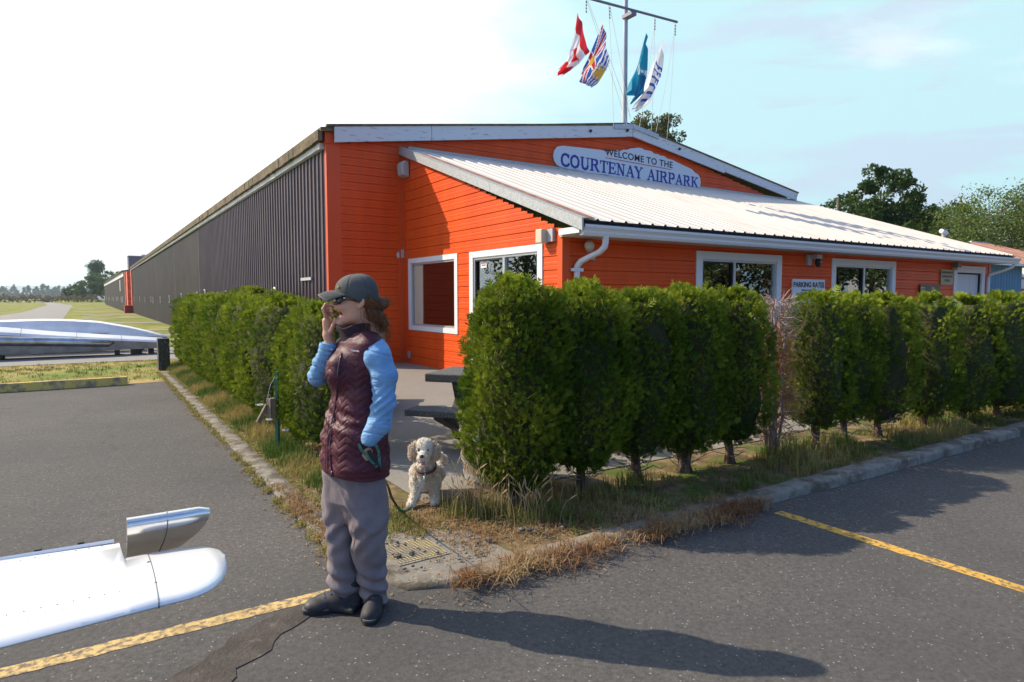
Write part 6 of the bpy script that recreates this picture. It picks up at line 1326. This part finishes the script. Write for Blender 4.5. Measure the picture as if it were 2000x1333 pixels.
# ---- shoes
def shoe(px, py, dy, dirv, name='shoe'):
    o = W(px, py, dy); o[2] = 0; d = np.array([dirv[0], dirv[1], 0.]); d /= np.linalg.norm(d); s = np.array([-d[1], d[0], 0]); Mx = np.stack([d, s, np.array([0, 0, 1.])]); Q = lambda f, l, z: o + d * f + s * l + np.array([0, 0, z])
    sf = Field(tuple(o + [-.24, -.24, .0]), tuple(o + [.24, .24, .18]), .0034)
    sf.ell(Q(.135, 0, .038), (.062, .048, .040), .02, Mx).ell(Q(.06, 0, .052), (.085, .044, .048), .03, Mx).ell(Q(-.04, 0, .055), (.062, .040, .055), .03, Mx).cap(Q(-.035, 0, .05), Q(-.04, 0, .13), .042, .044, .02); sf.box(Q(.05, 0, .025), (.13, .038, .015), .012, .02, Mx)
    sf.cut((0, 0, .014), (0, 0, -1)); so_ = sdfobj(name, sf, M_shoe, P_, 2)
    mb = MB(); ring = []
    for k in range(40):
        q = 6.283 * k / 40; c, sn = math.cos(q), math.sin(q); f = .052 + .152 * math.copysign(abs(c) ** .85, c); w_ = (.050 if f > .06 else .042) * (1 - .25 * math.exp(-((f - .03) / .05) ** 2)); ring.append((f, w_ * math.copysign(abs(sn) ** .7, sn)))
    mb.loft([[tuple(Q(f, l, z)) for f, l in ring] for z in (.0, .010, .022, .030)]); mb.cur = 1; mb.build('sole', M_sole, so_, True, angle=45)
    mb = MB(); mb.loft([[tuple(Q(.052 + (f - .052) * 1.012, l * 1.02, z)) for f, l in ring] for z in (.026, .034)]); mb.build('midsole', M_grey, so_, True, angle=45)
    mb = MB()
    for i in range(4):
        f = .095 - i * .030; z = .092 + i * .014; mb.tube([tuple(Q(f, -.022, z - .008)), tuple(Q(f + .004, 0, z + .006)), tuple(Q(f - .01, .022, z - .008))], .0026, 5); mb.tube([tuple(Q(f, .022, z - .008)), tuple(Q(f + .004, 0, z + .006)), tuple(Q(f - .01, -.022, z - .008))], .0026, 5)
    mb.tube([tuple(Q(.0, 0, .135)), tuple(Q(.03, .03, .125)), tuple(Q(.055, .04, .095))], .0024, 5); mb.tube([tuple(Q(.0, 0, .135)), tuple(Q(.03, -.03, .125)), tuple(Q(.05, -.042, .09))], .0024, 5); mb.build('lace', mat('lace', (.09, .10, .15), .7), so_)
    mb = MB(); mb.sphere(tuple(Q(.152, 0, .036)), (.046, .046, .034), 14); mb.build('toe_cap', mat('toe rubber', (.028, .028, .030), .6), so_, True)
    return so_
shoe(672, 1190, -.02, (-.96, -.28)); shoe(735, 1195, .0, (.02, -1.0))
# ---- cap
cf = Field(tuple(HC + [-.22, -.2, -.10]), tuple(HC + [.2, .2, .18]), .0034); cf.ell(Hd(-.001, 0, .018), (.106, .088, .102), .01, HM).ell(Hd(.03, 0, .05), (.07, .07, .062), .03, HM).ell(Hd(-.03, 0, .06), (.06, .06, .058), .03, HM); cf.cut(tuple(Hd(.0, 0, -.010)), tuple(-HZt + HFt * .27)); 
def capf(V, n):
    q = V - HC; f, l, z = q @ HFt, q @ HL, q @ HZt; a = np.arctan2(l, f); d = .0018 * vnoise(V, 8, 2) + .002 * vnoise(V, 4, 5)
    for a0 in (0, 1.05, 2.1, 3.1416, -1.05, -2.1): dd = np.abs((a - a0 + math.pi) % (2 * math.pi) - math.pi) * np.hypot(f, l); d = d - .0022 * np.exp(-(dd / .003) ** 2)
    return V + n * d[:, None]
co = sdfobj('cap', cf, M_cap, P_, 2, capf)
MB().sphere(tuple(Hd(-.005, 0, .123)), (.007, .007, .004), 8).build('cap_button', M_cap, co, True)
mb = MB(); top = []; bot = []; nL, nF = 24, 9
def brim(u_, v_):                                                      # u_ across -1..1, v_ root..tip
    a = u_ * 1.18; root = np.array([.098 * math.cos(a * .92), .084 * math.sin(a * .92)]); tip = np.array([.055 + .133 * math.cos(a * .80) ** .8 if math.cos(a * .8) > 0 else .055, .078 * math.sin(a)]); p = root * (1 - v_) + tip * v_
    z = .034 + .012 * math.cos(a) - 5.4 * p[1] ** 2 * (.55 + .45 * v_) - .016 * v_ + .006 * math.sin(v_ * 3.1); return Hd(p[0], p[1], z)
for i in range(nL + 1):
    for j in range(nF + 1): p = brim(-1 + 2 * i / nL, j / nF); top.append(tuple(p + HZt * .0022)); bot.append(tuple(p - HZt * .0022))
n1 = nF + 1; q = []; off = len(top)
for i in range(nL):
    for j in range(nF): a = i * n1 + j; q.append((a, a + 1, a + n1 + 1, a + n1)); q.append((a + off, a + n1 + off, a + n1 + 1 + off, a + 1 + off))
for i in range(nL): a = i * n1 + nF; q.append((a, a + off, a + n1 + off, a + n1))
for j in range(nF): a = j; q.append((a, a + off, a + 1 + off, a + 1)); a = nL * n1 + j; q.append((a, a + 1, a + 1 + off, a + off))
mb.add(top + bot, q); mb.build('brim', M_cap, co, True, angle=60)
mb = MB(); mb.tube([tuple(brim(-1 + 2 * i / 20, 1.0)) for i in range(21)], .0032, 6); mb.build('brim_edge', mat('frayed edge', (.20, .18, .14), .9), co, True)
mb = MB(); r = np.random.default_rng(3)
for k in range(10): a = .42 + k * .022; mb.sphere(tuple(Hd(.098 * math.cos(a) + .006, .088 * math.sin(a), .062 + .003 * math.sin(k * 2.2))), .0034, 6)
mb.build('cap_embroidery', mat('gold thread', (.45, .30, .08), .7), co)
# ---- sunglasses
mb = MB(); plan = [(.118, -.012), (.119, .012), (.114, .032), (.103, .052), (.086, .066), (.078, .070)]
def strip3(mb, pl, zt_, zb_, th_=.004):
    rings = []
    for (f, l), a, b in zip(pl, zt_, zb_): n_ = Vector((f, l * 1.4, 0)).normalized(); rings.append([tuple(Hd(f, l, a)), tuple(Hd(f + n_.x * th_, l + n_.y * th_, a)), tuple(Hd(f + n_.x * th_, l + n_.y * th_, b)), tuple(Hd(f, l, b))])
    mb.loft(rings)
for s in (-1, 1):
    m_ = MB(); strip3(m_, [(f, l * s) for f, l in plan[1:]], [.012, .016, .016, .014, .010], [-.008, -.022, -.025, -.020, -.008]); 
    m2 = MB(); strip3(m2, [(f, l * s) for f, l in [(.079, .070), (.05, .080), (.01, .086), (-.02, .086)]], [.011, .008, .004, -.002], [-.006, -.004, -.006, -.012], .0035)
    if s < 0: g_ = thing_ = None
    if s == -1: gl = m2.build('sunglasses', mat('glasses frame', (.010, .010, .011), .2, coat=.5), P_, True)
    else: m2.build('temple', MATS['glasses frame'], gl, True)
    m_.build('lens', M_lens, gl, True)
m_ = MB(); strip3(m_, [(.118, -.014), (.120, 0), (.118, .014)], [.012, .013, .012], [.002, .004, .002]); m_.build('bridge', MATS['glasses frame'], gl)
# ---- hair: cap of hair behind the ears, bun, loose curls
hf = Field(tuple(HC + [-.16, -.2, -.30]), tuple(HC + [.26, .2, .08]), .0042)
hf.ell(Hd(-.030, 0, -.010), (.078, .084, .062), .02, HM).ell(Hd(-.060, 0, -.06), (.055, .066, .075), .03, HM).ell(Hd(.012, .058, .002), (.040, .022, .016), .015, HM).ell(Hd(.012, -.058, .002), (.040, .022, .016), .015, HM)
hf.ell(tuple(W(747, 594, -.005)), (.030, .030, .028), .008).cap(Hd(-.07, .01, -.09), tuple(W(750, 632, .01)), .05, .026, .03)
ho = sdfobj('hair', hf, M_hair0, P_, 2, lambda V, n: V + n * (.004 * vnoise(V * [1, 1, .5], 12, 4))[:, None])
r = np.random.default_rng(15); V = []; F = []; A = []
def strand(p, d, l, curl, w_, c, seg=9, grav=.4):
    p = np.array(p, float); d = np.array(d, float); d /= np.linalg.norm(d); a = r.uniform(0, 6.28); fr = r.uniform(14, 30); s = np.cross(d, [0, .5, 1]); s /= np.linalg.norm(s) + 1e-9; u_ = np.cross(d, s); last = None
    for k in range(seg + 1):
        t_ = k / seg; q = p + d * l * t_ + (s * math.cos(a + fr * t_) + u_ * math.sin(a + fr * t_)) * curl * t_ ** .6 - np.array([0, 0, grav * l * t_ * t_]); wv = w_ * (1 - .75 * t_); e = np.array([0, 0, 1.]) * wv if abs(d[2]) < .7 else np.array([1., 0, 0]) * wv; i = len(V); V.extend([q - e, q + e]); A.extend([c, c])
        if k: F.append((i - 2, i - 1, i + 1, i))
for k in range(300):                                                    # frizzy curls falling on the collar
    b = W(736 + r.normal() * 7, 606 + r.uniform(0, 24), r.normal() * .022); strand(b, (r.uniform(.1, .7), r.normal() * .35, -1.0 + r.normal() * .3), r.uniform(.04, .115), r.uniform(.006, .016), .0013, np.clip(r.normal(.45, .3), 0, 1))
for k in range(60):
    b = W(752 + r.normal() * 4, 590 + r.normal() * 7, r.normal() * .02); strand(b, (1, r.normal() * .5, r.uniform(-.3, 1.0)), r.uniform(.02, .045), .010, .0007, np.clip(r.normal(.75, .2), 0, 1), grav=.2)
for k in range(220):                                                    # swept back over the ear to the bun
    f = r.uniform(.0, .055); sd_ = 1 if r.random() < .8 else -1; p = Hd(f, sd_ * (.081 - .10 * max(f - .02, 0) * .3), -.002 + .020 * r.random() + .25 * f * 0); e = W(745, 598, -.02 * sd_) + r.normal(size=3) * .008; mid = Hd(-.055, sd_ * .088, -.022 + r.normal() * .012)
    for q0, q1 in ((p, mid), (mid, e)): dd = q1 - q0; strand(q0, dd, np.linalg.norm(dd), .0015, .0012, np.clip(r.normal(.45, .25), 0, 1), 4, 0.05)
for k in range(50): p = Hd(-.05 + r.normal() * .02, .088, -.05 - .04 * r.random()); strand(p, (.3, -.3, -1), r.uniform(.05, .10), .012, .0010, np.clip(r.normal(.5, .3), 0, 1))
link_mesh('loose_hair', npmesh('loose_hair', V, F, False, None, A), M_hair, ho)

# ================================================================ THE DOG
DO = np.array([-.655, 4.84]); D = mk(DO); DX, DY = camworld(*DO)
DG = thing('dog', 'curly cream poodle cross standing on a leash, tongue out, facing the camera', 'dog', (DX, DY, .035), R(HEAD - 90)); DZ = -.035
def Dp(px, py, dy=0.0): q = D(px, py, dy); q[2] += DZ; return q
M_fur = mat('cream fur', (.64, .56, .45), .9, c2=(.76, .72, .64), scale=9, lo=.4, hi=.62, sheen=.3, spec=.15, bump=.9, bscale=75, bdist=.012); M_furt = mat('cream curls', (.60, .46, .30), .9, c2=(.88, .84, .76), attr='rnd', lo=0, hi=1, spec=.15, trans=.25); M_tanf = mat('tan ear fur', (.42, .27, .15), .9, c2=(.60, .46, .30), scale=14, bump=.9, bscale=75, bdist=.012)
df = Field((-.22, -.30, -.01), (.24, .62, .60), .0045)
hdc = Dp(829, 880, -.10); df.ell(hdc, (.064, .070, .062), .02).ell(Dp(829, 868, -.10), (.055, .055, .045), .03); df.cap(Dp(828, 886, -.14), Dp(824, 893, -.215), .036, .026, .015); df.ell(Dp(826, 909, -.165), (.018, .038, .012), .008)
df.chain([tuple(Dp(830, 895, -.06)), tuple(Dp(830, 920, -.01)), tuple(Dp(830, 935, .04))], [.056, .070, .086], .04)          # neck and chest
df.chain([tuple(Dp(829, 926, .05)), tuple(Dp(832, 924, .20)), tuple(Dp(838, 922, .36))], [.086, .088, .082], .04); df.ell(Dp(829, 926, .02), (.074, .06, .078), .04)
for a, b, c_, e in ((Dp(812, 940, .03), Dp(811, 970, .02), Dp(806, 994, .0), Dp(803, 1000, -.045)), (Dp(847, 940, .05), Dp(848, 968, .05), Dp(849, 988, .05), Dp(849, 994, .00))):
    e[2] = .022; c_[2] = max(.04, min(c_[2], .045)); df.chain([tuple(a), tuple(b), tuple(c_)], [.044, .029, .028], .02); df.ell(e, (.031, .044, .026), .02)
for sx, x in ((-1, 818), (1, 852)):                                       # hind legs: thigh, hock, foot
    h0 = Dp(x, 925, .36); kn = np.array([h0[0], .29, .19]); hk = np.array([h0[0] + .01 * sx, .42, .13]); ft = np.array([h0[0], .385, .02]); df.chain([tuple(h0), tuple(kn), tuple(hk), tuple(ft)], [.072, .046, .026, .026], .025); df.ell(ft + [0, -.03, 0], (.028, .042, .024), .02)
df.chain([tuple(Dp(846, 918, .42)), tuple(Dp(857, 908, .46)), tuple(Dp(864, 898, .46)), tuple(Dp(862, 889, .44))], [.028, .026, .034, .022], .02)
df.cut((0, 0, .0), (0, 0, -1))
def furdisp(V, n):
    hz_ = np.linalg.norm(V - hdc, axis=1); k = np.where(hz_ < .1, .35, 1.0); return V + n * ((.007 * vnoise(V, 13, 5) + .004 * vnoise(V, 26, 8)) * k)[:, None]
Vd, Fd = df.mesh(); Vd = relax(Vd, Fd, 2); Vd = furdisp(Vd, vnormals(Vd, Fd)); Nd = vnormals(Vd, Fd); link_mesh('body', npmesh('body', Vd, Fd, True), M_fur, DG)
def curls(name, V0, N0, n, l, parent, m, c0, sel=None, seed=2, grav=.6):
    r = np.random.default_rng(seed); idx = np.arange(len(V0)) if sel is None else np.where(sel)[0]; j = r.choice(idx, n); V = []; F = []; A = []
    for i in j:
        p = V0[i]; nn = N0[i]; d = nn * .55 + np.array([0, 0, -grav]) + r.normal(size=3) * .45; d /= np.linalg.norm(d); s = np.cross(d, r.normal(size=3)); s /= np.linalg.norm(s); L_ = l * r.uniform(.6, 1.4); w_ = L_ * .13; c = float(np.clip(c0 + r.normal() * .22, 0, 1)); q0 = p; q1 = p + d * L_ * .5 + nn * .004; q2 = p + d * L_ * .9 - nn * .002 + s * L_ * .25; k = len(V)
        V += [q0 - s * w_, q0 + s * w_, q1 + s * w_, q1 - s * w_, q2 + s * w_ * .3, q2 - s * w_ * .1]; F += [(k, k + 1, k + 2, k + 3), (k + 3, k + 2, k + 4, k + 5)]; A += [c] * 6
    return link_mesh(name, npmesh(name, V, F, False, None, A), m, parent)
hh_ = np.linalg.norm(Vd - Dp(827, 890, -.15), axis=1); face = hh_ < .062
curls('curls', Vd, Nd, 19000, .0125, DG, M_furt, .92, (~face) & (Vd[:, 2] > .01), 3)
mz = (~face) & (np.abs(Vd[:, 2] - .26) < .05) & (Vd[:, 1] < .05); curls('chest_curls', Vd, Nd, 900, .014, DG, M_furt, .35, mz, 4)
# ears
for s, pts, nm in ((-1, ((812, 866, -.09), (806, 876, -.11), (805, 888, -.12), (808, 898, -.12)), 'ear'), (1, ((846, 866, -.08), (852, 876, -.09), (853, 888, -.10), (850, 897, -.11)), 'ear')):
    ef = Field(tuple(Dp(*pts[1]) - .09), tuple(Dp(*pts[1]) + .09), .0040); ef.chain([tuple(Dp(*q)) for q in pts], [.016, .022, .024, .017], .01); Ve, Fe = ef.mesh(); Ve = relax(Ve, Fe, 1); ne = vnormals(Ve, Fe); Ve = Ve + ne * (.004 * vnoise(Ve, 20, 4))[:, None]; eo = link_mesh(nm, npmesh(nm, Ve, Fe, True), M_tanf, DG); curls('ear_curls', Ve, ne, 900, .015, eo, M_furt, .38, None, 6)
M_nose = mat('dog nose', (.02, .014, .013), .25, coat=.6); M_eye = mat('dog eye', (.012, .007, .005), .08, coat=1)
MB().sphere(tuple(Dp(823.5, 892, -.242)), (.017, .012, .013), 14).build('nose', M_nose, DG, True)
for px in (818.5, 835): MB().sphere(tuple(Dp(px, 880, -.158)), (.0105, .008, .0105), 12).build('eye', M_eye, DG, True); 
mb = MB()
for px in (818.5, 835): mb.sphere(tuple(Dp(px, 875.5, -.150)), (.015, .009, .008), 10)
mb.build('brow', M_tanf, DG, True)
MB().sphere(tuple(Dp(825, 901.5, -.190)), (.021, .022, .012), 12).build('mouth_line', mat('dog lip', (.05, .02, .02), .5), DG, True)
MB().sphere(tuple(Dp(826, 905, -.212)), (.015, .018, .019), 12).build('tongue', mat('dog tongue', (.52, .16, .20), .4), DG, True)
mb = MB(); cc_ = Dp(832, 911, -.045); rings = []
for k in range(25):
    q = 6.283 * k / 24; v = Vector((math.cos(q), .35 * math.sin(q) * 0 + math.sin(q) * .75, -.42 * -math.sin(q) * .9)); 
    c = Vector(cc_) + Vector((math.cos(q) * .078, math.sin(q) * .076, math.sin(q) * .034)); o2 = Vector((math.cos(q), math.sin(q), 0)) * .003; u2 = Vector((0, -.25, .97)) * .011; rings.append([c - u2 - o2, c - u2 + o2, c + u2 + o2, c + u2 - o2])
mb.loft(rings, cap=False); mb.build('collar', mat('dog collar', (.10, .03, .025), .6), DG, True)
# ---- leash: from the pocket hand down to the paws and up to the collar
def toW(p, org, zo=0.0): x, y = camworld(org[0] + p[0], org[1] + p[1]); return np.array([x, y, p[2] + zo])
LB = thing('leash', 'flat black and green webbing leash drooping from the woman\'s pocket to the dog collar', 'leash', (WX + .2, WY + .3, 0))
Z0 = np.array([WX + .2, WY + .3, 0])
def ribbon(mb, pts, w_, up=(0, 0, 1)):
    P = [Vector(tuple(p)) for p in pts]; rings = []
    for i, p in enumerate(P):
        t_ = (P[min(i + 1, len(P) - 1)] - P[max(i - 1, 0)]).normalized(); view = Vector((-.545, -.838, .25)); s = t_.cross(view); s.normalize(); n_ = t_.cross(s).normalized(); rings.append([p + s * w_ / 2 + n_ * .0012, p - s * w_ / 2 + n_ * .0012, p - s * w_ / 2 - n_ * .0012, p + s * w_ / 2 - n_ * .0012])
    mb.loft(rings)
def smooth(pts, n=8):
    P = [np.array(p, float) for p in pts]; P = [2 * P[0] - P[1]] + P + [2 * P[-1] - P[-2]]; out = []
    for i in range(1, len(P) - 2):
        for k in range(n):
            t_ = k / n; a, b, c, d = P[i - 1:i + 3]; out.append(.5 * (2 * b + (c - a) * t_ + (2 * a - 5 * b + 4 * c - d) * t_ ** 2 + (3 * b - a - 3 * c + d) * t_ ** 3))
    return out + [P[-2]]
M_lb = mat('leash black', (.014, .014, .015), .7); M_lg = mat('leash green', (.04, .24, .17), .7, c2=(.02, .08, .06), scale=90, lo=.4, hi=.6)
wl = lambda px, py, dy: toW(W(px, py, dy), WO) - Z0; dl = lambda px, py, dy: toW(Dp(px, py, dy), DO, .035) - Z0
a1 = [wl(735, 900, -.19), wl(742, 912, -.17), wl(752, 938, -.05)]; 
mid = [dl(757, 948, -1.0) , dl(765, 972, -.65), dl(776, 990, -.35)]
mb = MB(); ribbon(mb, smooth([wl(720, 880, -.19), wl(733, 905, -.19), wl(741, 918, -.16)] + mid), .020); mb.build('webbing', M_lb, LB)
bt = dl(776, 990, -.35)
mb = MB(); g = [bt, dl(783, 998, -.25), dl(792, 1001, -.18), dl(801, 998, -.13), dl(806, 990, -.12)]
for p in g: p[2] = max(p[2], .045)
ribbon(mb, smooth(g), .020); mb.build('webbing', M_lg, LB)
mb = MB(); ribbon(mb, smooth([g[-1], dl(815, 968, -.12), dl(826, 940, -.12), dl(829, 932, -.12)]), .020); mb.build('webbing', mat('leash pale', (.42, .42, .38), .6), LB)
mb = MB(); mb.tube([tuple(dl(829, 933, -.122)), tuple(dl(831, 925, -.12)), tuple(dl(829, 919, -.12)), tuple(dl(831, 914, -.12))], .005, 8); mb.tube([tuple(dl(831, 942, -.122)), tuple(dl(829, 930, -.122))], .009, 8); mb.build('clip', M_galv, LB, True)
mb = MB(); ribbon(mb, smooth([wl(700, 868, -.195), wl(708, 882, -.20), wl(722, 898, -.20), wl(738, 914, -.185)]), .013); ribbon(mb, smooth([wl(733, 868, -.20), wl(739, 880, -.20), wl(741, 900, -.19), wl(742, 914, -.185)]), .012); mb.build('handle_loop', M_lg, LB)

# ================================================================ PARKED PLANE WHOSE TAILPLANE REACHES INTO THE PICTURE
M_pol = mat('polished skin', (.80, .79, .76), .24, .95, c2=(.72, .70, .67), scale=6, lo=.4, hi=.6, bump=.12, bscale=5, bdist=.02); M_pwh = mat('white enamel', (.80, .80, .79), .25, coat=.5)
AP = thing('parked_airplane', 'white light aircraft whose rounded tailplane tip with a tilted polished elevator horn reaches in', 'airplane', (-7.9, -12.7, 0))
def airfoil(c, th_, n=14):
    pts = []
    for k in range(n + 1): x = .5 * (1 - math.cos(math.pi * k / n)); pts.append((x, 5 * th_ * (.2969 * math.sqrt(x) - .126 * x - .3516 * x ** 2 + .2843 * x ** 3 - .1036 * x ** 4)))
    return [(x * c, y * c) for x, y in pts] + [(x * c, -y * c) for x, y in reversed(pts[1:-1])]
ZS = .885; ST = MB(); rings = []
# stations along the span (x), leading edge y (near), trailing edge y (far)
def plan(x):
    le = np.interp(x, [-8.9, -7.0, -6.60, -6.34], [-13.20, -13.09, -13.055, -13.03]); te = np.interp(x, [-8.9, -7.0, -6.405, -6.40, -6.34], [-12.40, -12.45, -12.53, -12.67, -12.67])
    if x > -6.34: t_ = (x + 6.34) / .175; k = math.sqrt(max(0, 1 - t_ ** 3.2)); mid = -12.80; le = mid - (13.03 - 12.80) * k; te = mid + .13 * k ** .7
    return le, te
xs = [-8.9, -8.2, -7.6, -7.0, -6.7, -6.5, -6.407, -6.400, -6.345] + [-6.338 + .173 * math.sin(k / 10 * math.pi / 2) for k in range(0, 11)]
for x in xs:
    le, te = plan(x); c = max(te - le, .006); thk = np.interp(x, [-8.9, -6.34, -6.2, -6.165], [.078, .066, .046, .010]); ring = []
    for k in range(28):
        q = 6.283 * k / 28; cy = .5 - .5 * math.cos(q); s = math.sin(q); prof = (math.sin(math.pi * min(cy * 1.0, 1)) ** .5 if cy < .5 else (1 - ((cy - .5) / .5) ** 2) ** .5 * 1.0); zt_ = thk / 2 * prof * (1 if s >= 0 else -1) * (1 if cy < .35 else 1 - .45 * (cy - .35) / .65); ring.append((x + 7.9, le + c * cy + 12.7, ZS + zt_ * (1.0 if s >= 0 else .9)))
    rings.append(ring)
ST.loft(rings); ST.build('tailplane', M_pwh, AP, True, angle=60)
mb = MB(); le, te = plan(-6.345); rr_ = [(x_, y_, z_) for (x_, y_, z_) in rings[8]]
mb.tube([(a, b, ZS + (c - ZS) * 1.015) for a, b, c in rr_] + [rr_[0]], .0014, 5); mb.build('tip_seam', mat('seam grey', (.10, .11, .12), .5), AP)
mb = MB()
for x, y in ((-6.35, -12.80), (-6.345, -12.95), (-6.39, -12.60)): mb.sphere((x + 7.9, y + 12.7, ZS + .0255), (.004, .004, .002), 8)
for x in (-6.6, -6.75, -6.5): mb.box((x + 7.9, -12.505 + 12.7 - .02 * (x + 6.6), ZS + .012), (.016, .03, .016))
mb.build_each('hinge', M_black, AP)
mb = MB()
for k in range(60):
    for y in (-12.62, -12.97): mb.sphere((-6.42 - k * .03 + 7.9, y + 12.7, ZS + .031), (.0022, .0022, .0012), 6)
o = mb.build('rivets', MATS['seam grey'], AP); o['kind'] = 'stuff'
# elevator horn: hinged at its far edge, near edge raised
hr = []; cosA, sinA = math.cos(R(48)), math.sin(R(48))
for x in (-6.39, -6.33, -6.29, -6.285, -6.24, -6.205, -6.185, -6.178):
    tpr = np.interp(x, [-6.39, -6.205, -6.178], [0, .0, .02]); c = .20 - tpr; ring = []
    for k in range(20):
        q = 6.283 * k / 20; cy = .5 - .5 * math.cos(q); zz = .034 * math.sin(q) * (1.25 - cy * 1.1) * (1 if x < -6.19 else .85); f = (cy * c) + (tpr * .5); yy = f; ring.append((x + 7.9 - .060 * cy * ((x + 6.39) / .2) ** 2, -12.650 + yy * cosA + zz * sinA + 12.7, ZS + .098 - yy * sinA + zz * cosA))
    hr.append(ring)
HN = MB(); HN.loft(hr); HN.build('elevator_horn', M_pol, AP, True, angle=50)
mb = MB(); mb.tube([tuple(Vector(p) + Vector((0, 0, 0))) for p in hr[2]] , .0018, 5); mb.build('horn_seam', MATS['seam grey'], AP)
mb = MB(); mb.prism([(x + 7.9, y + 12.7, z) for x, y, z in ((-8.9, -12.42, ZS + .012), (-6.42, -12.535, ZS + .008), (-6.42, -12.35, ZS - .17), (-8.9, -12.22, ZS - .19))], (0, .004, .008)); mb.build('elevator', M_pwh, AP)
# rear fuselage, fin, the other tailplane, cabin and wing (outside the picture)
mb = MB(); st = [(-11.9, .06, .95), (-12.6, .14, .95), (-14, .26, .98), (-15.6, .40, 1.05), (-16.6, .55, 1.15), (-18, .52, 1.10), (-19, .38, 1.0), (-19.5, .12, .95)]
mb.loft([[(-9.0 + 7.9 + rr_ * .85 * math.cos(q), y + 12.7, z + rr_ * math.sin(q)) for q in (k * math.pi / 8 for k in range(16))] for y, rr_, z in st]); mb.build('fuselage', M_pwh, AP, True)
MB().prism([(-9.03 + 7.9, y + 12.7, z) for y, z in ((-13.6, 1.1), (-12.3, 1.05), (-11.8, 2.1), (-12.4, 2.15))], (.06, 0, 0)).build('fin', M_pwh, AP)
MB().prism([(x + 7.9, y + 12.7, ZS - .03) for x, y in ((-9.1, -13.2), (-11.6, -13.05), (-11.8, -12.8), (-11.7, -12.5), (-9.1, -12.4))], (0, 0, .05)).build('tailplane', M_pwh, AP, bevel=.015)
MB().prism([(x + 7.9, y + 12.7, 1.9) for x, y in ((-14, -17.9), (-14, -16.4), (-8.9, -16.2), (-8.9, -17.9))], (0, 0, .16)).build('wing', M_pwh, AP, bevel=.04)
MB().b2((-9.45 + 7.9, -17.8 + 12.7, 1.35), (-8.55 + 7.9, -16.3 + 12.7, 1.93)).build('cabin', M_pg, AP, bevel=.08)
for x, y in ((-10.1, -17.0), (-7.9, -17.0), (-9.0, -19.0)): MB().tube([(-9.0 + 7.9, y + 12.7, .9), (x + 7.9, y + 12.7, .2)], .035, 8).tube([(x + 7.9 - .07, y + 12.7, .2), (x + 7.9 + .07, y + 12.7, .2)], .2, 18).build('wheel', M_tyre, AP)

# ================================================================ HAZE
HAZE = True
if HAZE:
    mb = MB(); mb.b2((-9500, -70, -25), (4600, 9480, 260)); ho_ = mb.build('haze'); struct(ho_, 'stuff', 'thin summer haze over the airfield')
    hm = bpy.data.materials.new('haze'); hm.use_nodes = True; hn = hm.node_tree.nodes; hl = hm.node_tree.links; hn.remove(hn['Principled BSDF']); pv = hn.new('ShaderNodeVolumePrincipled'); pv.inputs['Color'].default_value = (.72, .89, 1, 1); pv.inputs['Density'].default_value = .00018; pv.inputs['Anisotropy'].default_value = .3; hl.new(pv.outputs[0], hn['Material Output'].inputs['Volume']); ho_.data.materials.append(hm)
